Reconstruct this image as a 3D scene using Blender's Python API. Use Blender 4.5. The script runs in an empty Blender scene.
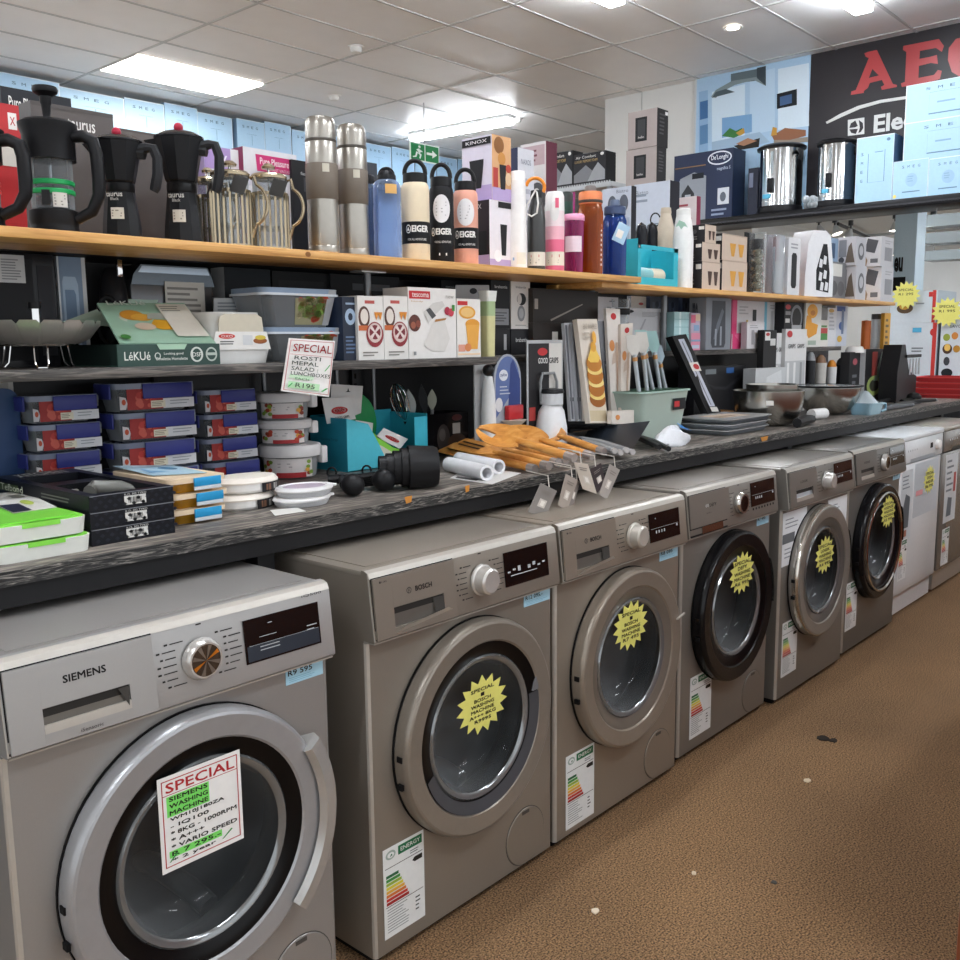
import bpy, bmesh, math, random
from mathutils import Matrix, Vector
random.seed(7)
C = bpy.context.scene.collection
PI = math.pi
# ------------------------------------------------------------------ camera
FPX = 946.885
YAW, PITCH, ROLL = math.radians(41.839), math.radians(-8.2573), math.radians(-0.645)
CAM = Vector((-0.14667, -1.37897, 1.28588))
_f = Vector((math.cos(YAW)*math.cos(PITCH), math.sin(YAW)*math.cos(PITCH), math.sin(PITCH)))
_r = _f.cross(Vector((0, 0, 1))).normalized(); _u = _r.cross(_f)
FW = _f
RT = _r*math.cos(ROLL) + _u*math.sin(ROLL)
UP = -_r*math.sin(ROLL) + _u*math.cos(ROLL)
cd = bpy.data.cameras.new('camera'); cam = bpy.data.objects.new('camera', cd); C.objects.link(cam)
cd.sensor_width = 36; cd.lens = FPX*36/960; cd.clip_start = 0.02
cam.matrix_world = Matrix(((RT.x, UP.x, -FW.x, CAM.x), (RT.y, UP.y, -FW.y, CAM.y), (RT.z, UP.z, -FW.z, CAM.z), (0, 0, 0, 1)))
bpy.context.scene.camera = cam
# survey helpers: where the sight line of a photo point meets a real surface
def ray(px, py): return FW + RT*((px-480)/FPX) - UP*((py-480)/FPX)
def onz(px, py, z): d = ray(px, py); return CAM + d*((z-CAM.z)/d.z)
def ony(px, py, y): d = ray(px, py); return CAM + d*((y-CAM.y)/d.y)
def onx(px, py, x): d = ray(px, py); return CAM + d*((x-CAM.x)/d.x)
def ppm(p): return FPX/((Vector(p)-CAM).dot(FW))
# ------------------------------------------------------------------ materials
def lin(h):
    h = h.lstrip('#')
    if len(h) == 3: h = ''.join(c*2 for c in h)
    o = []
    for i in (0, 2, 4):
        c = int(h[i:i+2], 16)/255
        o.append(c/12.92 if c <= .04045 else ((c+.055)/1.055)**2.4)
    return (*o, 1)
_mats = {}
def M(col='#888', rough=.5, metal=0, emit=0, var=.06, scale=60, bump=0, coat=0):
    key = (col, rough, metal, emit, var, scale, bump, coat)
    if key in _mats: return _mats[key]
    m = bpy.data.materials.new('surface'); m.use_nodes = True
    nt = m.node_tree; b = nt.nodes['Principled BSDF']
    b.inputs['Roughness'].default_value = rough; b.inputs['Metallic'].default_value = metal
    b.inputs['Coat Weight'].default_value = coat
    c = lin(col); b.inputs['Base Color'].default_value = c
    if not metal: b.inputs['Specular IOR Level'].default_value = .22 if max(c[:3]) < .03 else .4
    if emit:
        b.inputs['Emission Color'].default_value = c; b.inputs['Emission Strength'].default_value = emit
    else:
        tc = nt.nodes.new('ShaderNodeTexCoord'); n = nt.nodes.new('ShaderNodeTexNoise')
        n.inputs['Scale'].default_value = scale; n.inputs['Detail'].default_value = 2
        nt.links.new(tc.outputs['Object'], n.inputs['Vector'])
        r = nt.nodes.new('ShaderNodeMapRange'); r.inputs[3].default_value = 1-var; r.inputs[4].default_value = 1+var
        nt.links.new(n.outputs['Fac'], r.inputs[0])
        mx = nt.nodes.new('ShaderNodeMix'); mx.data_type = 'RGBA'; mx.blend_type = 'MULTIPLY'
        mx.inputs[0].default_value = 1; mx.inputs[6].default_value = c
        nt.links.new(r.outputs[0], mx.inputs[7]); nt.links.new(mx.outputs[2], b.inputs['Base Color'])
        if bump:
            bp = nt.nodes.new('ShaderNodeBump'); bp.inputs['Strength'].default_value = bump; bp.inputs['Distance'].default_value = .002
            nt.links.new(n.outputs['Fac'], bp.inputs['Height']); nt.links.new(bp.outputs[0], b.inputs['Normal'])
    _mats[key] = m
    return m
def G(col='#ffffff', solid=.12, rough=.04):
    """clear or tinted glass / clear plastic: see-through tint with a glossy skin"""
    key = ('G', col, solid, rough)
    if key in _mats: return _mats[key]
    m = bpy.data.materials.new('clear'); m.use_nodes = True; nt = m.node_tree
    b = nt.nodes['Principled BSDF']; b.inputs['Base Color'].default_value = lin(col); b.inputs['Roughness'].default_value = rough
    b.inputs['Specular IOR Level'].default_value = .8
    t = nt.nodes.new('ShaderNodeBsdfTransparent'); t.inputs[0].default_value = lin(col)
    lw = nt.nodes.new('ShaderNodeLayerWeight'); lw.inputs[0].default_value = .35
    mr = nt.nodes.new('ShaderNodeMapRange'); mr.inputs[3].default_value = solid; mr.inputs[4].default_value = min(1, solid+.6)
    nt.links.new(lw.outputs['Facing'], mr.inputs[0])
    mx = nt.nodes.new('ShaderNodeMixShader')
    nt.links.new(mr.outputs[0], mx.inputs[0]); nt.links.new(t.outputs[0], mx.inputs[1]); nt.links.new(b.outputs[0], mx.inputs[2])
    nt.links.new(mx.outputs[0], nt.nodes['Material Output'].inputs[0])
    _mats[key] = m
    return m
def grain(name, stops, scale, stretch, rough=.5, bump=.2, dist=2.0, detail=6):
    """streaky grain: stretched noise through a colour ramp"""
    m = bpy.data.materials.new(name); m.use_nodes = True; nt = m.node_tree; b = nt.nodes['Principled BSDF']
    tc = nt.nodes.new('ShaderNodeTexCoord'); mp = nt.nodes.new('ShaderNodeMapping'); mp.inputs['Scale'].default_value = stretch
    n = nt.nodes.new('ShaderNodeTexNoise'); n.inputs['Scale'].default_value = scale; n.inputs['Detail'].default_value = detail; n.inputs['Distortion'].default_value = dist
    cr = nt.nodes.new('ShaderNodeValToRGB')
    e = cr.color_ramp.elements
    while len(e) < len(stops): e.new(.5)
    for i, (p, c) in enumerate(stops): e[i].position = p; e[i].color = lin(c)
    nt.links.new(tc.outputs['Object'], mp.inputs[0]); nt.links.new(mp.outputs[0], n.inputs['Vector'])
    nt.links.new(n.outputs['Fac'], cr.inputs[0]); nt.links.new(cr.outputs[0], b.inputs['Base Color'])
    b.inputs['Roughness'].default_value = rough
    bp = nt.nodes.new('ShaderNodeBump'); bp.inputs['Strength'].default_value = bump; bp.inputs['Distance'].default_value = .003
    nt.links.new(n.outputs['Fac'], bp.inputs['Height']); nt.links.new(bp.outputs[0], b.inputs['Normal'])
    return m
STEEL = M('#b3b0aa', .2, 1); CHROME = M('#dcdcdc', .08, 1); BLACK = M('#141416', .4); DARK = M('#0c0c0e', .6)
GLOSS = M('#0a0a0c', .06, coat=.6); WHITE = M('#f1efec', .45); RUBBER = M('#1b1b1d', .65)
CLEAR = G('#f4f8fa', .10); SMOKE = G('#8d9298', .12)
# ------------------------------------------------------------------ mesh builder
_txt = {}
def text_geo(s, bold=0.0):
    k = (s, bold)
    if k in _txt: return _txt[k]
    cu = bpy.data.curves.new('t', 'FONT'); cu.body = s; cu.resolution_u = 2; cu.offset = bold
    ob = bpy.data.objects.new('t', cu); C.objects.link(ob)
    dg = bpy.context.evaluated_depsgraph_get(); me = ob.evaluated_get(dg).to_mesh()
    v = [(p.co.x, p.co.y) for p in me.vertices]; f = [tuple(p.vertices) for p in me.polygons]
    bpy.data.objects.remove(ob); bpy.data.curves.remove(cu)
    xs = [p[0] for p in v] or [0, 1]; ys = [p[1] for p in v] or [0, 1]
    x0, x1, y0, y1 = min(xs), max(xs), min(ys), max(ys)
    v = [((x-x0)/max(1e-6, x1-x0), (y-y0)/max(1e-6, y1-y0)) for x, y in v]
    _txt[k] = (v, f, (x1-x0)/max(1e-6, y1-y0))
    return _txt[k]
class MB:
    def __init__(s): s.v = []; s.f = []; s.mi = []; s.mats = []; s.T = Matrix(); s.warp = None
    def add(s, vs, fs, m):
        if m not in s.mats: s.mats.append(m)
        k = s.mats.index(m); o = len(s.v)
        for p in vs:
            p = Vector(p)
            if s.warp: p = Vector(s.warp(p))
            s.v.append(s.T @ p)
        flip = s.T.determinant() < 0
        for f in fs:
            g = [o+i for i in f]
            s.f.append(g[::-1] if flip else g); s.mi.append(k)
        return s
    def box(s, x0, y0, z0, x1, y1, z1, m, bev=0, seg=2):
        if bev <= 0:
            vs = [(x, y, z) for z in (z0, z1) for y in (y0, y1) for x in (x0, x1)]
            return s.add(vs, [(0, 2, 3, 1), (4, 5, 7, 6), (0, 1, 5, 4), (2, 6, 7, 3), (0, 4, 6, 2), (1, 3, 7, 5)], m)
        bm = bmesh.new(); bmesh.ops.create_cube(bm, size=1)
        for v in bm.verts: v.co = Vector(((x0+x1)/2+v.co.x*(x1-x0), (y0+y1)/2+v.co.y*(y1-y0), (z0+z1)/2+v.co.z*(z1-z0)))
        bmesh.ops.bevel(bm, geom=bm.edges[:], offset=bev, segments=seg, affect='EDGES', profile=.5)
        bm.verts.ensure_lookup_table()
        s.add([v.co.copy() for v in bm.verts], [[v.index for v in f.verts] for f in bm.faces], m); bm.free()
        return s
    def rbox(s, x0, y0, z0, x1, y1, z1, m, r, tx=0, ty=0, n=5):
        """upright box with rounded vertical corners, its foot pulled in by tx, ty"""
        def ring(z, a, b, rr):
            o = []
            for cx, cy, a0 in ((x1-a-rr, y1-b-rr, 0), (x0+a+rr, y1-b-rr, 90), (x0+a+rr, y0+b+rr, 180), (x1-a-rr, y0+b+rr, 270)):
                for i in range(n+1):
                    t = math.radians(a0+90*i/n); o.append((cx+rr*math.cos(t), cy+rr*math.sin(t), z))
            return o
        A = ring(z0, tx, ty, r); B = ring(z1, 0, 0, r); k = len(A)
        return s.add(A+B, [[i, (i+1) % k, k+(i+1) % k, k+i] for i in range(k)]+[list(range(k))[::-1], [k+i for i in range(k)]], m)
    def lathe(s, prof, m, n=24, c=(0, 0, 0), axis='z', a0=0, a1=360, sy=1):
        full = abs(a1-a0) >= 360
        k = n if full else n+1
        vs = []; fs = []
        for r, h in prof:
            for i in range(k):
                t = math.radians(a0+(a1-a0)*i/n); x, y = r*math.cos(t), r*math.sin(t)*sy
                if axis == 'z': p = (x, y, h)
                elif axis == 'y': p = (x, h, y)
                else: p = (h, x, y)
                vs.append((p[0]+c[0], p[1]+c[1], p[2]+c[2]))
        for j in range(len(prof)-1):
            for i in range(n):
                a = j*k+i; b = j*k+(i+1) % k; q = [a, b, b+k, a+k]
                fs.append(q if axis != 'y' else q[::-1])
        return s.add(vs, fs, m)
    def cyl(s, r, z0, z1, m, n=20, c=(0, 0, 0), axis='z'):
        return s.lathe([(0, z0), (r, z0), (r, z1), (0, z1)], m, n, c, axis)
    def ball(s, c, r, m, n=14, sz=1):
        return s.lathe([(max(1e-4, r*math.sin(PI*i/8)), -r*math.cos(PI*i/8)*sz) for i in range(9)], m, n, c)
    def tube(s, pts, r, m, n=8, closed=False):
        pts = [Vector(p) for p in pts]; k = len(pts); vs = []; fs = []
        rs = r if isinstance(r, (list, tuple)) else [r]*k
        nrm = None
        for i, p in enumerate(pts):
            if closed: t = (pts[(i+1) % k]-pts[i-1])
            else: t = pts[min(i+1, k-1)]-pts[max(i-1, 0)]
            t.normalize()
            if nrm is None:
                a = Vector((0, 0, 1)) if abs(t.z) < .9 else Vector((1, 0, 0)); nrm = t.cross(a).normalized()
            nrm = (nrm-t*nrm.dot(t))
            nrm = nrm.normalized() if nrm.length > 1e-6 else t.orthogonal().normalized()
            bn = t.cross(nrm)
            for j in range(n):
                a = 2*PI*j/n; vs.append(p+(nrm*math.cos(a)+bn*math.sin(a))*rs[i])
        for i in range(k if closed else k-1):
            for j in range(n):
                a = i*n; b = ((i+1) % k)*n; fs.append([a+j, a+(j+1) % n, b+(j+1) % n, b+j])
        if not closed: fs += [list(range(n))[::-1], [(k-1)*n+j for j in range(n)]]
        return s.add(vs, fs, m)
    def prism(s, poly, y0, y1, m):
        """outline in x, z given counter-clockwise seen from -y, from y0 (front) to y1"""
        k = len(poly)
        vs = [(x, y0, z) for x, z in poly]+[(x, y1, z) for x, z in poly]
        return s.add(vs, [list(range(k)), [k+i for i in range(k)][::-1]]+[[(i+1) % k, i, k+i, k+(i+1) % k] for i in range(k)], m)
    def slab(s, poly, z0, z1, m):
        k = len(poly)
        vs = [(x, y, z0) for x, y in poly]+[(x, y, z1) for x, y in poly]
        return s.add(vs, [list(range(k))[::-1], [k+i for i in range(k)]]+[[i, (i+1) % k, k+(i+1) % k, k+i] for i in range(k)], m)
    def rod(s, pts2, x0, x1, m):
        """profile in y, z pushed along x"""
        k = len(pts2)
        vs = [(x0, y, z) for y, z in pts2]+[(x1, y, z) for y, z in pts2]
        return s.add(vs, [list(range(k)), [k+i for i in range(k)][::-1]]+[[(i+1) % k, i, k+i, k+(i+1) % k] for i in range(k)], m)
    # flat print on a plane: x right, z up, facing -y
    def R(s, x0, z0, x1, z1, m, y=0): return s.add([(x0, y, z0), (x1, y, z0), (x1, y, z1), (x0, y, z1)], [(0, 1, 2, 3)], m)
    def E(s, x0, z0, x1, z1, m, y=0, n=20):
        cx, cz, a, b = (x0+x1)/2, (z0+z1)/2, (x1-x0)/2, (z1-z0)/2
        return s.add([(cx+a*math.cos(2*PI*i/n), y, cz+b*math.sin(2*PI*i/n)) for i in range(n)], [list(range(n))], m)
    def P(s, pts, m, y=0): return s.add([(a, y, b) for a, b in pts], [list(range(len(pts)))], m)
    def Tx(s, x0, z0, x1, z1, txt, m, y=0, bold=.01):
        v, f, _ = text_geo(txt)
        for sx, sz in (((0, 0),) if bold <= 0 else ((-.4, -.4), (.4, .4), (.4, -.4), (-.4, .4))):
            dx, dz = sx*bold*2*(z1-z0), sz*bold*2*(z1-z0); s.add([(x0+a*(x1-x0)+dx, y-(.00003 if sx > 0 else 0)-(.00001 if sz > 0 else 0), z0+b*(z1-z0)+dz) for a, b in v], f, m)
        return s
    def lines(s, x0, z0, x1, z1, n, m, y=0, fill=.45):
        """rows of small print"""
        rr = random.Random(n*31+int(x0*1e4))
        for i in range(n):
            h = (z1-z0)/n; z = z1-(i+1)*h+h*(1-fill)/2
            s.R(x0, z, x0+(x1-x0)*rr.uniform(.6, 1), z+h*fill, m, y)
        return s
    def build(s, name, parent=None, loc=None, rz=0, smooth=True, ang=38):
        me = bpy.data.meshes.new(name); me.from_pydata([tuple(p) for p in s.v], [], s.f)
        for m in s.mats: me.materials.append(m)
        me.polygons.foreach_set('material_index', s.mi)
        if smooth:
            me.polygons.foreach_set('use_smooth', [True]*len(s.f)); me.set_sharp_from_angle(angle=math.radians(ang))
        me.update()
        o = bpy.data.objects.new(name, me); C.objects.link(o)
        if parent is not None: o.parent = parent
        if loc is not None: o.location = loc
        o.rotation_euler.z = rz
        return o
def tag(o, label, cat, group=None, kind=None):
    if label: o['label'] = label
    if cat: o['category'] = cat
    if group: o['group'] = group
    if kind: o['kind'] = kind
    return o
def thing(name, label, cat, loc=(0, 0, 0), rz=0, group=None, rot=None):
    o = bpy.data.objects.new(name, None); C.objects.link(o); o.location = loc
    o.rotation_euler = rot if rot else (0, 0, rz); o.empty_display_size = .05
    return tag(o, label, cat, group)
def struct(name, mb): return tag(mb.build(name), None, None, kind='structure')
def dup(root, loc, rz=None, label=None, group=None):
    r = root.copy(); C.objects.link(r); r.location = loc
    if rz is not None: r.rotation_euler.z = rz
    if label: r['label'] = label
    if group: r['group'] = group
    for ch in list(root.children):
        c = ch.copy(); C.objects.link(c); c.parent = r
        for g in list(ch.children):
            d = g.copy(); C.objects.link(d); d.parent = c
    return r
def decal(mb, W, D, H, decs, e=.0005):
    """print on a box W x D x H (front at y=-D/2, foot at z=0): face letter f front, l left, t top + kind R E T L"""
    for i, d in enumerate(decs):
        k, u0, v0, u1, v1, col = d[:6]
        m = M(col, .45) if isinstance(col, str) else col
        if k[0] == 'f': base = Matrix.Translation((-W/2, -D/2-e*(1+.4*i), 0)); w, h = W, H
        elif k[0] == 'l': base = Matrix.Translation((-W/2-e*(1+.4*i), D/2, 0)) @ Matrix.Rotation(-PI/2, 4, 'Z'); w, h = D, H
        else: base = Matrix.Translation((-W/2, -D/2, H+e*(1+.4*i))) @ Matrix.Rotation(-PI/2, 4, 'X'); w, h = W, D
        keep = mb.T; mb.T = keep @ base
        a = (u0*w, v0*h, u1*w, v1*h)
        if k[1] == 'R': mb.R(*a, m)
        elif k[1] == 'E': mb.E(*a, m)
        elif k[1] == 'T': mb.Tx(*a, d[6], m)
        elif k[1] == 'L': mb.lines(*a, d[6], m)
        elif k[1] == 'P': mb.P([(u0*w+p*(u1-u0)*w, v0*h+q*(v1-v0)*h) for p, q in d[6]], m)
        mb.T = keep
    return mb
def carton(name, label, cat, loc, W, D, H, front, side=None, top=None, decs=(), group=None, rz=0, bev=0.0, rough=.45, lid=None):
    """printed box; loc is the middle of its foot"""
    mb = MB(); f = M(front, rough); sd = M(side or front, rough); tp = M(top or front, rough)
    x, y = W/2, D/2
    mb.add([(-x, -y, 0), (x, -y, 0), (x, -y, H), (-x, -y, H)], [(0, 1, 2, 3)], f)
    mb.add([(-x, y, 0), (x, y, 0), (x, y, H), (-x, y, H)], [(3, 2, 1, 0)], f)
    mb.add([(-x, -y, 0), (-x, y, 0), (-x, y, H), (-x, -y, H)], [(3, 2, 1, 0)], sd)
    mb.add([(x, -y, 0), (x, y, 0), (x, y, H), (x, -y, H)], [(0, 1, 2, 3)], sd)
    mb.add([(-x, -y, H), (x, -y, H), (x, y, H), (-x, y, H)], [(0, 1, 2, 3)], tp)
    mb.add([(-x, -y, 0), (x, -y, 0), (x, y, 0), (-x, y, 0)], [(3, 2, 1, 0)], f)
    # closing flap seam on the lid
    mb.box(-x*.98, -.0006, H, x*.98, .0006, H+.0004, M('#7d766c', .6))
    decal(mb, W, D, H, decs)
    o = mb.build(name, None, loc, rz, smooth=False)
    return tag(o, label, cat, group)
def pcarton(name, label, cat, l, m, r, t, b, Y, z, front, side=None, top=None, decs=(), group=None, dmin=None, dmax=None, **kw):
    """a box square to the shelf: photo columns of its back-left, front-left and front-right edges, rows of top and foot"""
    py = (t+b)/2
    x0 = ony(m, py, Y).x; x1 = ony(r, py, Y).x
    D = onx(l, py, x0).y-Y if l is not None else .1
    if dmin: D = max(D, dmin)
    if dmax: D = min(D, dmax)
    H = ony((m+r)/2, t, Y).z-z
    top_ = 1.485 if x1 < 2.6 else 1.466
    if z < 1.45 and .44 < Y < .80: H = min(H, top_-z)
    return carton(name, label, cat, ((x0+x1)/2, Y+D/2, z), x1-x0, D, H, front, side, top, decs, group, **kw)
def pround(name, label, cat, l, r, t, Y, z, parts, group=None, n=24, py=None):
    """a turned thing: photo columns of its sides and row of its top, standing at depth Y; parts = (name, material, [(r,h)...])"""
    cx = (l+r)/2; p = ony(cx, t if py is None else py, Y)
    rad = (r-l)/2/ppm(p); H = ony(cx, t, Y).z-z
    root = thing(name, label, cat, (p.x, Y, z), 0, group)
    for pn, m, prof in parts:
        MB().lathe([(a*rad, h*H) for a, h in prof], m, n).build(pn, root)
    return root, rad, H
# ------------------------------------------------------------------ setting
CEIL = 3.53; CT = .927; MS = 1.244; WS = 1.507; WX = 7.6; LX = 7.2
def carpet():
    m = bpy.data.materials.new('carpet'); m.use_nodes = True; nt = m.node_tree; b = nt.nodes['Principled BSDF']
    tc = nt.nodes.new('ShaderNodeTexCoord')
    n1 = nt.nodes.new('ShaderNodeTexNoise'); n1.inputs['Scale'].default_value = 230; n1.inputs['Detail'].default_value = 3
    n2 = nt.nodes.new('ShaderNodeTexNoise'); n2.inputs['Scale'].default_value = 1.6; n2.inputs['Detail'].default_value = 4
    v = nt.nodes.new('ShaderNodeTexVoronoi'); v.inputs['Scale'].default_value = 230
    for n in (n1, n2, v): nt.links.new(tc.outputs['Object'], n.inputs['Vector'])
    cr = nt.nodes.new('ShaderNodeValToRGB'); e = cr.color_ramp.elements
    e[0].position = .34; e[0].color = lin('#3a2614'); e[1].position = .66; e[1].color = lin('#b38c63')
    mx = nt.nodes.new('ShaderNodeMix'); mx.data_type = 'RGBA'; mx.blend_type = 'MULTIPLY'; mx.inputs[0].default_value = 1
    mr = nt.nodes.new('ShaderNodeMapRange'); mr.inputs[1].default_value = .3; mr.inputs[2].default_value = .7; mr.inputs[3].default_value = .78; mr.inputs[4].default_value = 1.08
    nt.links.new(n1.outputs['Fac'], cr.inputs[0]); nt.links.new(n2.outputs['Fac'], mr.inputs[0])
    nt.links.new(cr.outputs[0], mx.inputs[6]); nt.links.new(mr.outputs[0], mx.inputs[7])
    nt.links.new(mx.outputs[2], b.inputs['Base Color']); b.inputs['Roughness'].default_value = .95
    bp = nt.nodes.new('ShaderNodeBump'); bp.inputs['Strength'].default_value = .7; bp.inputs['Distance'].default_value = .004
    nt.links.new(v.outputs['Distance'], bp.inputs['Height']); nt.links.new(bp.outputs[0], b.inputs['Normal'])
    return m
m = MB(); m.box(-5, -5.5, -.1, 23, 7.2, 0, carpet()); struct('floor', m)
for px, py, s, c in ((823, 739, .03, '#2b2521'), (833, 741, .018, '#2f2925'), (807, 781, .014, '#d8c9b0'), (595, 912, .012, '#e8ddca'), (694, 874, .008, '#d9cbb4'), (774, 883, .009, '#4a4a48')):
    p = onz(px, py, 0)
    f = MB(); f.slab([(s*math.cos(a)*random.uniform(.6, 1.1), s*math.sin(a)*random.uniform(.5, .9)) for a in [k*PI/4 for k in range(8)]], 0.0005, .004, M(c, .8))
    dark = c[1] in '234'
    lab = {823: 'dark scuffed fluff spot on the brown carpet in front of the fifth machine', 833: 'small dark fluff crumb just right of the big dark spot on the carpet', 807: 'pale paper scrap on the carpet below the dark spot',
           595: 'white paper scrap on the carpet nearest the front washing machines', 694: 'tiny pale scrap halfway along the open carpet', 774: 'tiny grey scrap on the middle of the carpet'}[px]
    tag(f.build('carpet_scrap', None, (p.x, p.y, 0)), lab, 'scrap', 'bits of litter on the carpet')
# ceiling: suspended tiles 1.2 x 0.6 between thin bars
m = MB(); tile = M('#f0f0ef', .4, var=.04, scale=5, bump=.15)
m.box(-5, -5.5, CEIL, 23, 7.2, CEIL+.05, tile)
bar = M('#c2c3c3', .5)
for k in range(-7, 10): m.box(3.86+1.2*k-.011, -5.5, CEIL-.005, 3.86+1.2*k+.011, 7.1, CEIL, bar)
for k in range(-14, 8): m.box(-5, 2.93+.6*k-.011, CEIL-.0048, 17, 2.93+.6*k+.011, CEIL, bar)
struct('ceiling', m)
m = MB(); wl = M('#d5d6d4', .7, var=.03, scale=8); m.box(-5, 7.1, 0, 23, 7.2, CEIL, wl); struct('wall_left', m)
yL = onx(605, 120, WX).y; yO = onx(752, 230, WX).y
m = MB(); wb = M('#d9dad8', .65, var=.03, scale=8)
m.box(WX, yO, 0, WX+.12, yL, CEIL, wb); m.box(WX, -5.5, 2.30, WX+.12, yO, CEIL, wb)
m.box(WX-.004, onx(642, 100, WX).y-.003, 2.3, WX, onx(642, 100, WX).y+.003, CEIL, M('#a9aaa8', .6))
struct('wall_back', m)
m = MB(); m.box(22.5, -5.5, 0, 22.6, 7.1, 3.5, M('#b9c0c2', .7)); struct('wall_far', m)
m = MB(); m.box(WX+.12, -5.5, 2.68, 22.5, yL-.12, 2.74, M('#dfe3e3', .6, var=.03, scale=3))
for k in range(5): m.box(11+2.2*k, -5.5, 2.655, 11.1+2.2*k, yL-.12, 2.68, M('#b9bec0', .6))
struct('ceiling_rear', m)
m = MB(); m.box(WX+.12, yL-.12, 0, 22.5, yL, CEIL, M('#cfd0ce', .7, var=.03, scale=8)); struct('wall_side', m)
m = MB(); m.box(WX+.02, -5.5, CEIL-.14, WX+.14, 2.05, CEIL-.07, M('#eeeeec', .5))
ytp = onx(697, 80, WX-.03).y
# ------------------------------------------------------------------ lights the shop has, and battens added out of view
LAMP = M('#fff7ee', .5, emit=45); LAMPB = M('#f2f8ff', .5, emit=45)
def batten(x, y, L, label, big=False, mat=LAMPB):
    t = thing('ceiling_batten', label, 'ceiling light', (x, y, CEIL), 0, 'fluorescent battens under the ceiling')
    MB().box(-L/2, -.07, -.035, L/2, .07, -.0055, M('#e9eaea', .4), .004).build('housing', t)
    MB().box(-L/2+.01, -.062, -.085, L/2-.01, .062, -.035, mat, .012).build('diffuser', t)
    return t
p = onz(868, 14, CEIL-.085); batten(p.x-.66, p.y+.02, 1.3, 'glowing box batten hanging at the top right above the big dark wall poster')
p = onz(616, 6, CEIL-.085); batten(p.x-.62, p.y, 1.3, 'glowing box batten at the top of the photo left of the small round downlight')
a = onz(412, 139, CEIL-.06); b = onz(512, 121, CEIL-.06)
t = batten((a.x+b.x)/2, (a.y+b.y)/2, (a-b).length, 'long glaring fluorescent batten above the green running man sign', True)
t.rotation_euler.z = math.atan2(a.y-b.y, a.x-b.x)
# recessed troffer, four glowing squares
cs = [onz(x, y, CEIL) for x, y in ((105, 67), (143, 53), (257, 85), (220, 97))]
cx = sum(c.x for c in cs)/4; cy = sum(c.y for c in cs)/4
t = thing('recessed_troffer', 'recessed ceiling light of four glowing white squares at the upper left', 'ceiling light', (cx, cy, CEIL))
f = MB()
for k in range(5): f.box(-.6+.3*k-.006, -.3, -.012, -.6+.3*k+.006, .3, -.006, M('#c9cac8', .4))
for sy in (-.3, .288): f.box(-.6, sy, -.012, .6, sy+.012, -.006, M('#c9cac8', .4))
f.build('frame', t)
LAMPT = M('#fff7ee', .5, emit=16)
for k in range(4): MB().box(-.592+.3*k, -.286, -.010, -.308+.3*k, .286, -.0055, LAMPT).build('diffuser', t)
for k, (x, y) in enumerate(((1.4, .2), (1.4, -2.3), (4.4, -2.0), (-1.6, -.6), (4.2, -3.9), (-.9, 3.4), (-.9, 5.6), (1.5, 5.9))):  # unseen extra battens, added to light the aisle and the left of the ceiling
    batten(x, y, 1.3, 'ceiling batten over the aisle outside the photo')
def downlight(px, py, label):
    p = onz(px, py, CEIL); t = thing('downlight', label, 'downlight', (p.x, p.y, CEIL))
    MB().lathe([(.045, -.0055), (.065, -.012), (.07, -.0055)], M('#e6e6e4', .3), 24).build('trim_ring', t)
    MB().lathe([(0, -.009), (.046, -.008)], M('#fff6e6', .4, emit=9), 20).build('lamp', t)
downlight(733, 27, 'small round lit downlight in a ceiling tile beside the batten')
def detector(px, py, label, name='smoke_detector'):
    p = onz(px, py, CEIL); t = thing(name, label, 'smoke detector', (p.x, p.y, CEIL))
    MB().lathe([(0, -.012), (.06, -.012), (.062, -.0055)], WHITE, 20).build('base', t)
    MB().lathe([(0, -.05), (.035, -.048), (.045, -.03), (.045, -.012)], M('#e4e4e0', .4), 18).build('sensor_head', t)
detector(334, 95, 'white domed smoke detector right of the glowing troffer')
detector(164, 104, 'white sprinkler like smoke detector over the light blue cartons')
detector(356, 46, 'small smoke detector near the top centre of the ceiling')
detector(517, 118, 'small white smoke detector by the end of the glaring batten')
# exit sign
p = ony(410, 141, 5.2); q = ony(439, 141, 5.2); s_ = ony(424, 162, 5.2)
t = thing('exit_sign', 'green running man exit sign with arrow under the glaring batten', 'exit sign', ((p.x+q.x)/2, 5.2, 0))
w = q.x-p.x; z1 = p.z; z0 = s_.z; gw = M('#f4fff8', .4); gg = M('#1f8a4d', .4)
MB().box(-w/2, 0, z0, w/2, .012, z1, gw).build('board', t)
f = MB(); f.R(-w/2+.01, z0+.01, -.006, z1-.01, gg, -.001); f.R(.006, z0+.01, w/2-.01, z1-.01, gg, -.001)
zc = (z0+z1)/2; hh = z1-z0
f.P([(.02, zc-.07*hh), (.02, zc+.07*hh), (.25*w, zc+.07*hh), (.25*w, zc+.22*hh), (.42*w, zc), (.25*w, zc-.22*hh), (.25*w, zc-.07*hh)], gw, -.002)
f.E(-.23*w, zc+.22*hh, -.15*w, zc+.36*hh, gw, -.002)
f.P([(-.3*w, zc+.12*hh), (-.2*w, zc+.2*hh), (-.13*w, zc+.02*hh), (-.2*w, zc-.06*hh)], gw, -.002)
f.P([(-.2*w, zc-.02*hh), (-.12*w, zc-.12*hh), (-.16*w, zc-.36*hh), (-.2*w, zc-.34*hh), (-.18*w, zc-.16*hh), (-.26*w, zc-.06*hh)], gw, -.002)
f.P([(-.24*w, zc-.02*hh), (-.3*w, zc-.3*hh), (-.42*w, zc-.34*hh), (-.42*w, zc-.28*hh), (-.34*w, zc-.24*hh), (-.3*w, zc+.02*hh)], gw, -.002)
f.P([(-.2*w, zc+.16*hh), (-.08*w, zc+.06*hh), (-.1*w, zc+.01*hh), (-.2*w, zc+.08*hh)], gw, -.002)
f.build('symbol', t)
f = MB()
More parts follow.
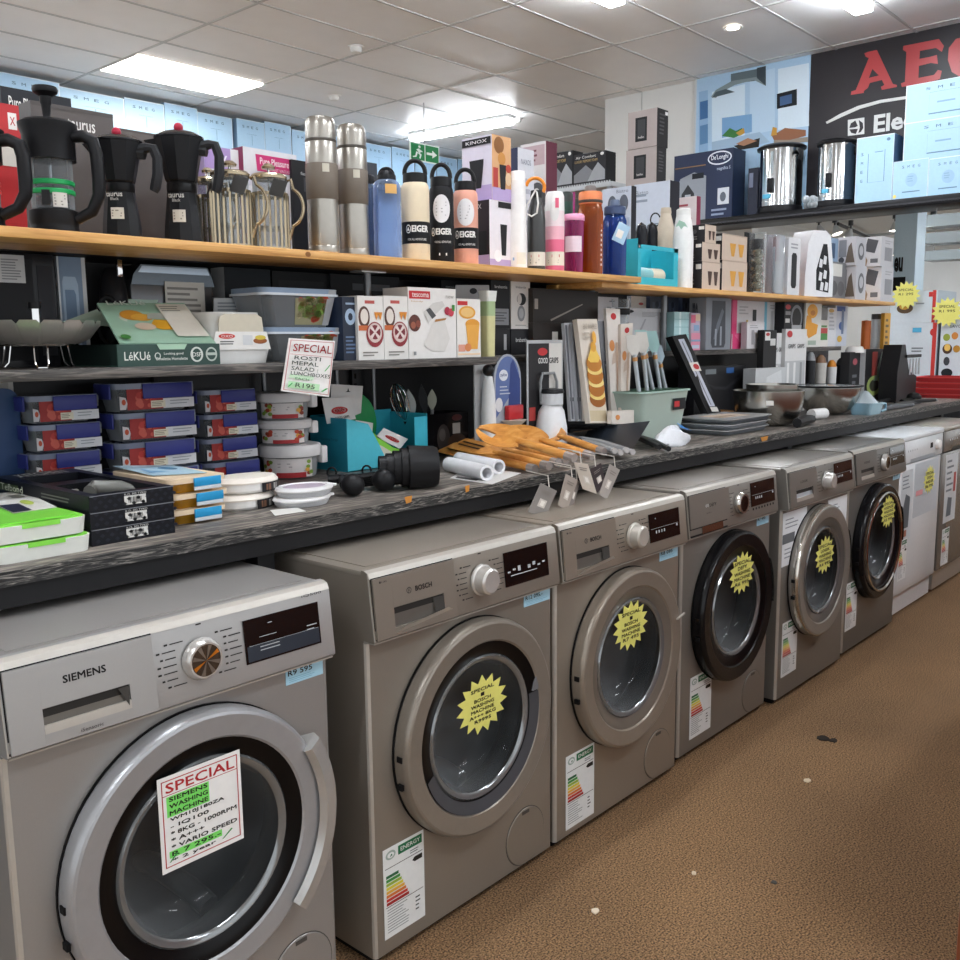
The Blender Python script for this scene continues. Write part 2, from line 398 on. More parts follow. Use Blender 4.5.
for sx in (0,): f.tube([(sx*w, .006, z1), (sx*w, .006, CEIL-.006)], .006, M('#bbb', .4))
f.build('hanger', t)
# ------------------------------------------------------------------ display counter and shelves
wood = grain('pine', [(.25, '#b87f3f'), (.5, '#d9a35c'), (.75, '#e9bb78')], 3, (1.2, 14, 30), .42, .12, 1.2)
slate = grain('dark_laminate', [(.3, '#3a3735'), (.47, '#5c5651'), (.6, '#857d75'), (.78, '#b0a69b')], 4, (1.5, 9, 22), .45, .35, 2.5)
edge = grain('dark_edge', [(.36, '#111111'), (.5, '#2b2a29'), (.6, '#6d6964'), (.72, '#a39d96')], 4, (2.2, 9, 26), .5, .8, 4)
t = thing('display_counter', 'long dark wood look counter running over the washing machines', 'counter', (2.4, .53, 0))
f = MB(); f.box(-2.9, -.33, CT-.026, 3.5, .33, CT, slate, .002); f.build('worktop', t)
f = MB(); f.box(-2.9, -.334, CT-.026, 3.5, -.3302, CT-.001, edge); f.build('edge_band', t)
f = MB(); f.box(-2.9, -.325, CT-.064, 3.5, -.30, CT-.0262, M('#1d1d1f', .5)); f.build('front_rail', t)
for x in (.992, 2.262, 3.555, 4.84, 5.58):
    MB().box(x-2.4-.025, -.295, 0, x-2.4+.018, -.25, CT-.0262, M('#1b1b1d', .5), .002).build('post', t)
MB().box(-2.9, .30, 0, 3.2, .33, CT-.0262, M('#1a1a1c', .7)).build('rear_panel', t)
for px, py in ((412, 498), (409, 497)):
    pass
for k, (px, py, ps) in enumerate(((408, 500, .5), (467, 489, .35), (764, 439, 1.3))):
    p = ony(px, py, .1955); MB().prism([(a_*ps, b_) for a_, b_ in ((-.022, .008), (-.012, -.008), (.02, -.006), (.026, .009))], -.3352, -.3343, M('#c98636', .6)).build('chipped_patch', t, (p.x-2.4, 0, p.z))
mid = grain('dark_shelf_board', [(.3, '#2a2827'), (.5, '#4a4643'), (.68, '#77706a')], 5, (1.5, 9, 20), .5, .4, 2)
t = thing('middle_shelf', 'dark wood look shelf between the counter and the pine shelf on the left', 'shelf', (.675, .66, MS))
MB().box(-1.2, -.19, -.022, 1.325, .19, 0, mid, .0015).build('board', t)
POST = M('#7d7f82', .35, .7)
for x in (ony(267, 380, .825).x, ony(340, 382, .825).x, ony(377, 390, .825).x):
    MB().cyl(.007, CT-MS, -.0225, POST, 16, (x-.675, .18, 0)).build('support_tube', t)
t = thing('middle_shelf', 'dark set back shelf below the right hand pine shelf holding tool cases', 'shelf', (3.35, .73, MS))
MB().box(-1.34, -.09, -.022, 1.75, .12, 0, mid, .0015).build('board', t)
for x in (4.35,): MB().cyl(.013, CT-MS, -.0225, POST, 16, (x-3.35, .02, 0)).build('support_tube', t)
t = thing('pine_shelf', 'long pine shelf carrying coffee makers and drink bottles', 'shelf', (1.0, .565, WS))
MB().box(-1.8, -.115, -.02, 1.755, .115, 0, wood, .0015).build('board', t)
for x in (ony(366, 280, .66).x, ony(600, 285, .62).x):
    MB().cyl(.011, MS-WS+.0005, -.026, POST, 16, (x-1.0, .09, 0)).build('support_tube', t)
    MB().box(x-1.0-.045, .06, -.0258, x-1.0+.045, .112, -.0205, M('#d8d8d6', .3, .6), .001).build('bracket', t)
p = ony(308, 251, .449); MB().E(p.x-1-.008, -.016, p.x-1+.008, -.004, M('#8d5a27', .5), -.1158).build('knot', t)
t = thing('pine_shelf', 'lower right hand pine shelf carrying drinking glass boxes and toaster boxes', 'shelf', (4.05, .62, 1.487))
MB().box(ony(602, 285, .5).x-4.05, -.12, -.019, 1.46, .12, 0, wood, .0015).build('board', t)
for x in (ony(664, 320, .68).x,): MB().cyl(.012, MS-1.487+.0005, -.0195, POST, 16, (x-4.05, .06, 0)).build('support_tube', t)
t = thing('rear_top_shelf', 'black shelf behind the pine shelf holding the back row of cartons', 'shelf', (2.4, .94, WS))
MB().box(-3.2, -.25, -.02, .4, .25, 0, M('#17171a', .5), .001).build('board', t)
MB().box(.4, -.05, -.04, 3.0, .25, -.021, M('#17171a', .5), .001).build('board', t)
# black slotted back panel
t = thing('slotted_back_panel', 'black slotted metal back panel behind the shelves', 'panel', (2.4, .87, 0))
f = MB(); pan = M('#1d1d20', .4, .3); f.box(-3.2, 0, CT, 3.1, .012, 1.486, pan)
for x in range(-32, 31):
    f.box(x*.1, -.0008, 1.395, x*.1+.035, .0002, 1.405, M('#050505', .8))
f.build('panel', t)
for x in (-1.28, -.62, .5, 1.4, 2.3):
    f = MB(); f.box(x-.012, -.014, CT, x+.012, -.001, 1.44, M('#26262a', .4, .4))
    for k in range(14): f.box(x-.004, -.0146, 1.0+k*.03, x+.004, -.0141, 1.016+k*.03, M('#050505', .8))
    f.build('upright_rail', t)
# ------------------------------------------------------------------ daylight and exposure
w = bpy.data.worlds.new('daylight'); bpy.context.scene.world = w; w.use_nodes = True
nt = w.node_tree; bg = nt.nodes['Background']; bg.inputs[0].default_value = (.93, .97, 1, 1); bg.inputs[1].default_value = .95
vs = bpy.context.scene.view_settings
vs.view_transform = 'Standard'; vs.look = 'None'; vs.exposure = 0.42; vs.gamma = 1; vs.use_curve_mapping = False
# ------------------------------------------------------------------ washing machines
MX = [.353, 1.042, 1.654, 2.295, 2.933, 3.583, 4.225, 4.865]
MY = [0, -.009, -.009, .008, -.014, .002, .018, .02]
W = .598
STAR = M('#e6e27a', .6); PEN = M('#26241f', .6); TAGB = M('#a9d3e6', .5); GRN = M('#0f6b43', .5)
def star_pts(cx, cz, r, n=15, k=.74): return [(cx+(r if i % 2 == 0 else r*k)*math.sin(PI*i/n), cz+(r if i % 2 == 0 else r*k)*math.cos(PI*i/n)) for i in range(2*n)][::-1]
def starburst(cx, cz, r, rows, y):
    f = MB(); f.prism([(a, cz+(b-cz)*.8) for a, b in star_pts(cx, cz, r)], y-.0012, y, STAR)
    h = .98*r/len(rows)
    for i, s in enumerate(rows):
        wd = min(r*.66, h*.46*len(s)); z = cz+.49*r-(i+1)*h
        f.Tx(cx-wd, z+h*.2, cx+wd, z+h*.85, s, PEN, y-.0018, .05)
    return f
def energy(x, z, w, h, y):
    f = MB(); f.box(x, y-.0006, z, x+w, y, z+h, M('#e9ecec', .4)); e = y-.001
    f.R(x+.36*w, z+.87*h, x+.95*w, z+.97*h, GRN, e); f.Tx(x+.42*w, z+.9*h, x+.9*w, z+.945*h, 'ENERGY', WHITE, e-.0004)
    f.E(x+.06*w, z+.865*h, x+.3*w, z+.965*h, M('#9fb2a8', .5), e); f.E(x+.1*w, z+.885*h, x+.26*w, z+.945*h, M('#e9ecec', .4), e-.0004); f.P([(x+.15*w, z+.9*h), (x+.22*w, z+.905*h), (x+.2*w, z+.93*h)], GRN, e-.0008)
    f.R(x+.04*w, z+.775*h, x+.96*w, z+.782*h, PEN, e); f.P([(x+.7*w, z+.72*h), (x+.76*w, z+.695*h), (x+.95*w, z+.695*h), (x+.95*w, z+.75*h), (x+.76*w, z+.75*h)], PEN, e)
    for i, c in enumerate(('#12603a', '#3b8f3a', '#9bb83a', '#e4d43a', '#e8b33a', '#df7a2c', '#cf3226', '#a81f1c')):
        z1 = z+(.70-i*.043)*h; f.R(x+.06*w, z1-.033*h, x+(.36+.035*i)*w, z1, M(c, .5), e)
    f.R(x+.04*w, z+.345*h, x+.96*w, z+.352*h, PEN, e)
    f.lines(x+.07*w, z+.05*h, x+.6*w, z+.33*h, 9, M('#8f9696', .6), e, .3); f.lines(x+.76*w, z+.12*h, x+.88*w, z+.3*h, 4, M('#3e4242', .6), e, .35)
    f.lines(x+.65*w, z+.8*h, x+.92*w, z+.85*h, 2, M('#6a7070', .6), e, .4)
    return f
def tagcard(x, z, w, h, s, y):
    f = MB(); f.box(x, y-.0006, z, x+w, y, z+h, TAGB); f.Tx(x+.06*w, z+.55*h, x+.7*w, z+.88*h, s, PEN, y-.001, .03)
    f.lines(x+.08*w, z+.1*h, x+.9*w, z+.45*h, 3, M('#7fb0c6', .6), y-.001, .3); return f
def sale_sheet(x, z, w, h, rows, y, hi=()):
    red = M('#b3252b', .5); f = MB(); f.box(x, y-.0008, z, x+w, y, z+h, M('#f1f0ee', .5)); e = y-.0012
    for a in ((.04, .05, .96, .06), (.04, .95, .96, .96), (.04, .05, .052, .96), (.948, .05, .96, .96), (.04, .80, .96, .807)):
        f.R(x+a[0]*w, z+a[1]*h, x+a[2]*w, z+a[3]*h, red, e)
    f.Tx(x+.09*w, z+.825*h, x+.92*w, z+.925*h, 'SPECIAL', red, e, .03)
    n = len(rows)
    for i, s in enumerate(rows):
        hh = .72/n; zz = z+(.79-(i+1)*hh)*h; wd = min(.8, .065*len(s))
        if i in hi: f.R(x+.09*w, zz-.004*h, x+(.14+wd)*w, zz+hh*.95*h, M('#7ee36a', .5), e)
        f.Tx(x+.12*w, zz+.18*hh*h, x+(.12+wd)*w, zz+.78*hh*h, s, PEN, e-.0004, .05)
    f.P([(x+.08*w, z+.1*h), (x+.1*w, z+.1*h), (x+.19*w, z+.17*h), (x+.17*w, z+.18*h)], M('#2f8a3c', .5), e-.0006)
    f.P([(x+.72*w, z+.1*h), (x+.74*w, z+.1*h), (x+.86*w, z+.17*h), (x+.84*w, z+.18*h)], M('#2f8a3c', .5), e-.0006)
    return f
CZ = .44; CXD = .305
def yp(z): return -.026+max(0, min(1, (z-.715)/.12))*.012
def machine(i, label, spec):
    bodyc = spec.get('body', '#8f877d'); pm = M(bodyc, .34, .35, var=.03, scale=300); pl = M(spec.get('panel', bodyc), .32, .4, var=.02, scale=300)
    edgec = M(spec.get('edge', '#bdb8b0'), .38, .4)
    t = thing('washing_machine', label, 'washing machine', (MX[i], MY[i], 0), 0, 'washing machines in a row under the counter')
    # body with a round opening
    f = MB(); n = 48; r = .172; pts = [(CXD+r*math.cos(2*PI*k/n), CZ+r*math.sin(2*PI*k/n)) for k in range(n)]
    X0, X1, Z0, Z1 = .008, W-.008, .02, .70; out = []
    for a, b in pts:
        dx, dz = a-CXD, b-CZ; s = 1e9
        if abs(dx) > 1e-9: s = min(s, ((X1 if dx > 0 else X0)-CXD)/dx)
        if abs(dz) > 1e-9: s = min(s, ((Z1 if dz > 0 else Z0)-CZ)/dz)
        out.append((CXD+dx*s, CZ+dz*s))
    f.add([(a, 0, b) for a, b in pts+out], [[k, n+k, n+(k+1) % n, (k+1) % n][::-1] for k in range(n)], pm)
    cor = [(X0, Z0), (X1, Z0), (X1, Z1), (X0, Z1)]
    for c in cor:
        k = min(range(n), key=lambda q: (out[q][0]-c[0])**2+(out[q][1]-c[1])**2)
        near = sorted(range(n), key=lambda q: (out[q][0]-c[0])**2+(out[q][1]-c[1])**2)[:2]
        f.add([(out[near[0]][0], 0, out[near[0]][1]), (out[near[1]][0], 0, out[near[1]][1]), (c[0], 0, c[1])], [(0, 1, 2)], pm)
    f.add([(X0, 0, Z0), (X0, 0, Z1), (.002, .003, Z1), (0, .008, Z1), (0, .008, Z0), (.002, .003, Z0)], [(0, 5, 2, 1), (5, 4, 3, 2)], edgec)
    f.add([(X1, 0, Z0), (X1, 0, Z1), (W-.002, .003, Z1), (W, .008, Z1), (W, .008, Z0), (W-.002, .003, Z0)], [(0, 1, 2, 5), (5, 2, 3, 4)], pm)
    f.add([(0, .008, Z0), (0, .008, .835), (0, .56, .835), (0, .56, Z0)], [(3, 2, 1, 0)], pm); f.add([(W, .008, Z0), (W, .008, .835), (W, .56, .835), (W, .56, Z0)], [(0, 1, 2, 3)], pm)
    f.add([(0, .56, Z0), (W, .56, Z0), (W, .56, .835), (0, .56, .835)], [(0, 1, 2, 3)], pm); f.add([(0, 0.01, Z0), (W, .01, Z0), (W, .56, Z0), (0, .56, Z0)], [(0, 1, 2, 3)], pm)
    f.add([(0, 0, .7002), (W, 0, .7002), (W, .56, .7002), (0, .56, .7002)], [(0, 1, 2, 3)], pm)
    f.build('body', t)
    f = MB(); f.box(.012, .02, 0.0, W-.012, .54, .02, M('#111', .7)); f.build('plinth', t)
    f = MB(); f.box(.002, .012, .83, W-.002, .565, .8455, pm, .004); f.box(.03, .03, .8453, W-.03, .55, .8475, pm, .001); f.build('worktop', t)
    # control panel
    f = MB(); f.rod([(.011, .7045), (-.020, .7045), (-.0255, .709), (-.026, .715), (-.014, .828), (-.009, .841), (.0, .8465), (.011, .848)], .001, W-.001, pl)
    f.rod([(.010, .7002), (-.021, .7015), (-.021, .7042), (.010, .7044)], .003, W-.003, edgec)
    f.rod([(.002, .8468), (-.008, .8426), (-.0135, .8325), (-.0141, .8325), (-.009, .8432), (.002, .8476)], .001, W-.001, edgec)
    f.rod([(-.0105, .842), (-.0265, .7085), (-.0235, .7085), (-.0075, .842)], -.0004, .004, edgec)
    f.build('control_panel', t, ang=25)
    warp = lambda p: (p.x, p.y+yp(p.z), p.z)
    def pb(): g = MB(); g.warp = warp; return g
    st = spec['style']; tx = M('#2c2a28', .5)
    # detergent drawer
    d0, d1 = .004, .232
    f = pb(); f.R(d0-.002, .709, d1+.002, .834, DARK, -.0004)
    if st == 'front_grip':
        f.box(d0, -.003, .735, d1+.02, -.0006, .832, pl)
        f.box(.07, -.0035, .712, .2, -.001, .7335, STEEL)
    else:
        a, b, c, dd = (.053, .195, .728, .768) if st != 'siemens' else (.053, .188, .729, .766)
        f.box(d0, -.005, .711, a, -.0006, .832, pl); f.box(b, -.005, .711, d1, -.0006, .832, pl); f.box(a, -.005, dd, b, -.0006, .832, pl); f.box(a, -.005, .711, b, -.0006, c, pl)
        f.R(a, c, b, dd, M('#6d6963' if st != 'chrome_dial' else '#c9d3da', .3, .4), -.0009); f.R(a, dd-.014, b, dd-.002, M('#2a2826', .5), -.0013)
        if st in ('bosch', 'bosch_plain'):
            f.add([(a-.004, -.006, c-.012), (b+.022, -.006, c+.002), (b+.002, -.014, c+.012), (a+.018, -.014, c-.0)], [(0, 1, 2, 3)], edgec)
            f.add([(b-.03, -.005, c+.006), (b, -.005, c+.006), (b, -.005, dd-.004), (b-.03, -.002, dd-.004)], [(0, 1, 2, 3)], M('#3b3936', .4))
        else:
            f.box(a, -.0052, c-.001, b, -.002, c+.012, edgec); f.P([(b-.02, dd-.002), (b-.004, c+.004), (b-.001, dd-.002)], M('#3b3936', .4), -.006)
    drawer = f.build('detergent_drawer', t)
    br = spec.get('brand')
    f = pb()
    if st == 'siemens':
        f.Tx(.087, .795, .153, .806, br, M('#101010', .4), -.0055, .04); f.Tx(.105, .7155, .14, .721, 'iSensoric', tx, -.0055, 0)
        f.Tx(.53, .829, .575, .834, 'iQ500', tx, -.0035, 0)
    elif br == 'BOSCH':
        f.Tx(.115, .789, .162, .799, br, M('#101010', .4), -.0055, .04)
        g = M('#3a3836', .4); f.E(.09, .7875, .104, .8005, g, -.0055); f.E(.0915, .789, .1025, .799, pl, -.0058); f.R(.0945, .7895, .0958, .7985, g, -.006); f.R(.0985, .7895, .0998, .7985, g, -.006); f.R(.0945, .7935, .0998, .7945, g, -.006)
        f.R(.02, .822, .024, .826, tx, -.0055); f.Tx(.026, .822, .04, .8255, '1/85', tx, -.0055, 0)
    elif st == 'front_grip': f.Tx(.098, .787, .118, .796, '(E)', M('#ddd', .3), -.0035, .03); f.Tx(.122, .787, .165, .796, 'DEFY', M('#1a1a1a', .4), -.0035, .03); f.Tx(.1, .768, .13, .772, 'AutoDos', tx, -.0035, 0)
    else: f.Tx(.09, .789, .15, .797, spec.get('brand', 'LOGIK'), M('#2a2826', .4), -.0055, .03)
    if f.v: f.build('lettering', drawer)
    # programme print around the dial
    dx, dz = .318, .772
    if spec.get('print', True):
        f = pb()
        for side in (-1, 1):
            for k in range(7):
                z = .738+k*.0115; x0 = dx+side*(.045 if 0 < k < 6 else .03); x1 = x0+side*(.034-.006*(k % 3 == 1))
                a, b = min(x0, x1), max(x0, x1); f.R(a, z, a+(b-a)*.18, z+.003, tx, -.0006); f.R(a+(b-a)*.3, z+.0004, b, z+.0022, tx, -.0006)
        f.R(dx-.004, .828, dx+.006, .8305, tx, -.0006); f.build('programme_print', t)
    # dial
    dial = MB(); DIAL = M('#cfccc8', .2, .5); dm = {'siemens': DIAL, 'bosch': DIAL, 'bosch_plain': M('#c9c4bb', .3, .4), 'front_grip': M('#cfccc6', .2, .9), 'chrome_dial': DIAL, 'ring_dial': DIAL}[st]
    R_ = .033; y0 = yp(dz)
    if st == 'siemens':
        dial.lathe([(R_+.003, -.001), (R_+.003, -.004), (R_, -.012), (R_-.003, -.0165), (R_-.006, -.0165)], dm, 36, axis='y'); dial.lathe([(R_-.006, -.0165), (0, -.0162)], M('#6a6259', .25, .9), 36, axis='y')
    elif st in ('front_grip', 'ring_dial'):
        dial.lathe([(R_+.002, -.001), (R_+.002, -.012), (R_-.002, -.02), (R_-.008, -.02)], dm, 36, axis='y'); dial.lathe([(R_-.008, -.0195), (0, -.0185)], GLOSS, 30, axis='y')
    else:
        dial.lathe([(R_+.002, -.001), (R_+.002, -.006), (R_-.002, -.008), (R_-.004, -.03), (R_-.009, -.034), (0, -.0325)], dm, 36, axis='y')
    do = dial.build('dial', t, (dx, y0, dz))
    if st == 'siemens':
        f = MB()
        for k in range(8):
            a = k*PI/4+.35; c = '#e08a2a' if k in (0, 4) else '#8a8178'
            f.P([(0, 0), (.026*math.cos(a), .026*math.sin(a)), (.026*math.cos(a+.3), .026*math.sin(a+.3))], M(c, .3, .7), -.017)
        f.build('pointer', do)
    # display
    f = pb(); a, b, c, dd = (.403, .566, .738, .815) if st == 'siemens' else (.397, .556, .738, .816) if 'bosch' in st else (.40, .575, .748, .825)
    f.box(a, -.0018, c, b, -.0004, dd, GLOSS); dsp = f.build('display', t)
    f = pb(); wt = M('#b9bdc0', .4); gy = M('#2b323c', .3)
    if st == 'siemens': f.R(a+.004, c+.003, b-.003, c+.03, gy, -.002); f.R(a+.008, c+.03, b-.004, c+.0306, wt, -.0022); f.lines(a+.03, c+.016, a+.09, c+.028, 2, wt, -.0024, .25); f.lines(b-.03, c+.028, b-.006, c+.042, 2, wt, -.0024, .25); f.lines(a+.03, c+.04, a+.08, c+.045, 1, wt, -.0024, .2); f.lines(a+.05, dd-.015, a+.06, dd-.012, 1, wt, -.0024, .4)
    elif st == 'bosch': [f.R(a+.01+k*.018, c+.030+.004*(k % 2), a+.02+k*.018, c+.034+.004*(k % 3), wt, -.0022) for k in range(8)]; f.lines(a+.02, c+.018, b-.02, c+.028, 1, wt, -.0022, .2)
    else: f.R(a+.006, c+.036, b-.008, c+.0368, wt, -.0022); [f.R(a+.03+k*.014, c+.022, a+.036+k*.014, c+.03, wt, -.0022) for k in range(4)]; f.R(b-.02, c+.028, b-.012, c+.034, wt, -.0022); f.R(a+.03, dd-.016, a+.034, dd-.013, wt, -.0022)
    f.build('icons', dsp)
    if st == 'front_grip': g = pb(); [g.E(a+.008+k*.021, c-.013, a+.018+k*.021, c-.005, DARK, -.0006) for k in range(8)]; g.build('button', t)
    # door
    dr = spec.get('door', bodyc); dm = M(dr, .3 if dr[1] != '1' else .22, .4 if dr[1] != '1' else 0, coat=0 if dr[1] != '1' else .12)
    fr = spec.get('flat', False)
    f = MB()
    f.lathe([(.236, 0), (.2435, -.006), (.2445, -.026), (.242, -.036), (.2385, -.0405), (.234, -.0425), (.198, -.0395), (.194, -.036)], dm, 64, (CXD, 0, CZ), 'y')
    f.lathe([(.2455, -.001), (.2455, -.006), (.236, -.0005)], DARK, 64, (CXD, 0, CZ), 'y')
    door = f.build('door', t, ang=24)
    f = MB(); im = spec.get('inner'); im = M(im, .3, coat=.2) if im else M('#08080a', .3)
    f.lathe([(.194, -.036), (.19, -.035), (.166, -.030), (.160, -.024)], im, 64, (CXD, 0, CZ), 'y'); f.build('inner_ring', door, ang=60)
    if spec.get('chrome'): MB().lathe([(.2, -.0462), (.205, -.051), (.211, -.0482)], CHROME, 64, (CXD, 0, CZ), 'y').build('chrome_ring', door)
    if spec.get('rim'): MB().lathe([(.236, -.040), (.2415, -.038), (.2455, -.027), (.2445, -.018)], M('#d6d1c8', .18, .9), 64, (CXD, 0, CZ), 'y').build('bright_rim', door)
    f = MB(); f.lathe([(.164, -.029), (.158, -.024), (.150, .0), (.135, .035), (.10, .058), (.05, .066), (0, .068)], G('#b3b7ba', .05), 48, (CXD, 0, CZ), 'y'); f.build('door_glass', door, ang=70)
    MB().lathe([(.163, -.0285), (.160, -.033), (.152, -.031), (.148, -.026)], M('#8d9092', .12, .6), 56, (CXD, 0, CZ), 'y').build('glass_rim', door, ang=60)
    for zz in (.005, -.055): MB().box(CXD-.2465, -.03, CZ+zz-.006, CXD-.24, -.016, CZ+zz+.006, DARK).build('hinge_slot', door)
    if st == 'siemens':
        f = MB(); K = 20; A = [math.radians(30-76*k/K) for k in range(K+1)]; hv = []
        for a_ in A:
            for rr, yy in ((.226, -.0475), (.236, -.058), (.262, -.052), (.268, -.03), (.25, -.006)): hv.append((CXD+rr*math.cos(a_), yy, CZ+rr*math.sin(a_)))
        f.add(hv, [[j*5+q, j*5+q+1, j*5+q+6, j*5+q+5] for j in range(K) for q in range(4)]+[[0, 1, 2, 3, 4], [K*5+q for q in (4, 3, 2, 1, 0)]], M('#bdbcba', .25, .5))
        f.build('door_handle', door)
    elif st == 'bosch':
        MB().prism([(CXD+.172, CZ+.035), (CXD+.195, CZ+.035), (CXD+.186, CZ+.075)], -.0385, -.034, M('#77777a', .3)).build('door_handle', door)
        MB().lathe([(.193, -.0385), (.166, -.0312)], M('#47484c', .35), 48, (CXD, -.001, CZ), 'y', -160, 10).build('grip_panel', door)
    elif st == 'bosch_plain':
        MB().prism([(CXD+.205, CZ+.06), (CXD+.245, CZ+.068), (CXD+.245, CZ+.073), (CXD+.205, CZ+.064)], -.05, -.044, edgec).build('door_handle', door)
    else:
        MB().lathe([(.236, -.046), (.243, -.04), (.247, -.02)], M('#b9b6b0', .2, .8), 12, (CXD, -.001, CZ), 'y', -8, 30).build('door_handle', door)
    # drum with ribs
    f = MB(); dm2 = M('#7d7e83', .35, .8)
    f.lathe([(.172, .0), (.168, .02), (.18, .06), (.215, .08)], M('#2c2d30', .6), 40, (CXD, 0, CZ), 'y'); f.lathe([(.215, .08), (.228, .1), (.228, .36), (0, .37)], dm2, 40, (CXD, 0, CZ), 'y')
    for k in range(3):
        a = k*2*PI/3+.9; ca, sa = math.cos(a), math.sin(a)
        f.tube([(CXD+.215*ca, .11, CZ+.215*sa), (CXD+.195*ca, .16, CZ+.195*sa), (CXD+.195*ca, .3, CZ+.195*sa), (CXD+.215*ca, .355, CZ+.215*sa)], .022, M('#6d6f72', .3), 8)
    f.build('drum', t, ang=60)
    # filter flap
    if spec.get('filter', True):
        fz = .093; f = MB(); fx = .492 if st != 'siemens' else .51
        f.lathe([(.0735, -.0004), (.0715, -.0008)], M('#4a4744', .5), 36, (fx, 0, fz), 'y'); f.lathe([(.0715, -.0012), (.07, -.0028), (0, -.003)], pm, 36, (fx, 0, fz), 'y')
        f.box(fx-.014, -.004, fz+.058, fx+.012, -.0028, fz+.066, M('#4a4744', .5)); f.build('filter_flap', t)
    for k, (fn, args) in enumerate(spec.get('stick', [])):
        fn(*args).build({energy: 'energy_label', tagcard: 'price_tag', sale_sheet: 'sale_sign', starburst: 'sale_star'}.get(fn, 'paper_note'), t)
    return t
def note(x, z, w, h, y, cut=None):
    f = MB(); f.prism(cut or [(x, z), (x+w, z), (x+w, z+h), (x, z+h)], y-.0006, y, M('#e4e7ea', .5))
    f.R(x+.0*w, z+.42*h, x+.5*w, z+.6*h, M('#5b6066', .5), y-.001); f.lines(x+.1*w, z+.12*h, x+.5*w, z+.35*h, 3, M('#8a9096', .5), y-.001, .3); f.lines(x+.1*w, z+.68*h, x+.65*w, z+.9*h, 3, M('#8a9096', .5), y-.001, .3)
    return f
def note2(x, z, w, h, y):
    return note(x, z, w, h, y, [(x, z+h), (x+.35*w, z+.0*h), (x+w, z), (x+w, z+h)])
YL = -.0007
machine(0, 'nearest silver washing machine with a white handwritten sheet on its door', dict(style='siemens', brand='SIEMENS', body='#9b9895', panel='#a9a8a7', door='#a6a7aa', stick=[
    (tagcard, (.500, .667, .086, .03, 'R9 595', YL)),
    (sale_sheet, (.217, .436, .155, .163, ['SIEMENS', 'WASHING', 'MACHINE', 'WM10J180ZA', '- IQ100', '* 8KG - 1000RPM', '* A+++', '* VARIO SPEED', 'R 7 295.-', '* 2 year'], -.036, (0, 1, 2, 8)))]))
machine(1, 'second washing machine from the left with chrome dial and black ringed door', dict(style='bosch', brand='BOSCH', stick=[
    (tagcard, (.49, .667, .1, .029, 'R12 095.-', YL)), (energy, (.027, .052, .118, .2, YL)),
    (starburst, (.300, .496, .084, ['SPECIAL', '1', 'BOSCH', 'WASHING', 'MACHINE', 'A+++ 8KG', 'R9995'], -.036))]))
machine(2, 'beige grey third washing machine from the left with a plain beige dial', dict(style='bosch_plain', brand='BOSCH', body='#93897d', door='#958b7f', inner='#6d655c', stick=[
    (tagcard, (.485, .667, .1, .03, 'R8 095', YL)), (energy, (.045, .036, .125, .2, YL)),
    (starburst, (.285, .535, .084, ['SPECIAL', '1', 'BOSCH', 'WASHING', 'MACHINE', 'R7 495'], -.036))]))
machine(3, 'grey washing machine fourth from the left with a broad glossy black door', dict(style='front_grip', body='#847e77', door='#141416', filter=True, stick=[
    (tagcard, (.49, .668, .09, .03, 'R7 495', YL)), (energy, (.066, .056, .135, .2, YL)),
    (starburst, (.32, .547, .086, ['SPECIAL', 'DEFY', 'WASHING', 'MACHINE', 'R6 995'], -.036))]))
machine(4, 'fifth washing machine from the left with white paper notes beside its door', dict(style='chrome_dial', brand='LOGIK', body='#7f7b75', door='#918d86', inner='#5d5a56', rim=True, filter=False, stick=[
    (note, (.008, .50, .20, .19, YL)), (note2, (.40, .50, .19, .185, YL)), (energy, (.035, .092, .128, .2, YL)),
    (starburst, (.30, .50, .088, ['SPECIAL', 'LOGIK', 'WASHING', 'MACHINE', 'R4 995'], -.036))]))
machine(5, 'dark grey washing machine sixth from the left with a black and chrome door', dict(style='ring_dial', brand='HISENSE', body='#716e69', door='#17171a', rim=False, chrome=True, filter=False, stick=[
    (tagcard, (.505, .672, .09, .028, 'R6 595', YL)), (energy, (.02, .105, .12, .2, YL)),
    (starburst, (.36, .56, .088, ['SPECIAL', 'HISENSE', 'WASHING', 'MACHINE', 'R5 995'], -.036))]))
# ------------------------------------------------------------------ dishwashers at the far end
def dishwasher(i, label, c, side, panelc, white):
    t = thing('dishwasher', label, 'dishwasher', (MX[i], MY[i], 0), 0, 'dishwashers at the end of the row')
    b = M(side, .3, 0 if white else .5); p = M(panelc, .25, 0 if white else .6)
    MB().box(.0, .025, .1, W, .56, .83, b, .002).build('body', t)
    f = MB(); f.box(.0, -.01, .826, W, .565, .848, b, .006); f.build('worktop', t)
    f = MB(); f.box(.002, 0, .115, W-.002, .0248, .715, p, .006); dr = f.build('door', t)
    f = MB(); f.box(.002, -.006, .72, W-.002, .0248, .8255, p, .006); f.R(.12, .722, .48, .738, M('#9aa2a8' if white else '#222', .4), -.0065); cp = f.build('control_panel', t)
    f = MB(); [f.E(.08+.03*k, .772, .09+.03*k, .782, M('#8c9298' if white else '#ddd', .3), -.0066) for k in range(5)]; f.R(.4, .765, .44, .79, DARK, -.0066); f.build('button', cp)
    f = MB(); f.lathe([(.024, -.006), (.022, -.022), (0, -.024)], WHITE if white else CHROME, 20, (.5, 0, .775), 'y'); f.build('dial', cp)
    MB().box(.01, .02, .015, W-.01, .05, .112, b).build('plinth', t)
    f = MB(); f.box(.03, .06, 0, W-.03, .5, .1, M('#222', .6)); f.build('foot_base', t)
    return t
d = dishwasher(6, 'white dishwasher with stickers seventh in the row of machines', '#dfe3e6', '#dfe3e6', '#e3e7ea', True)
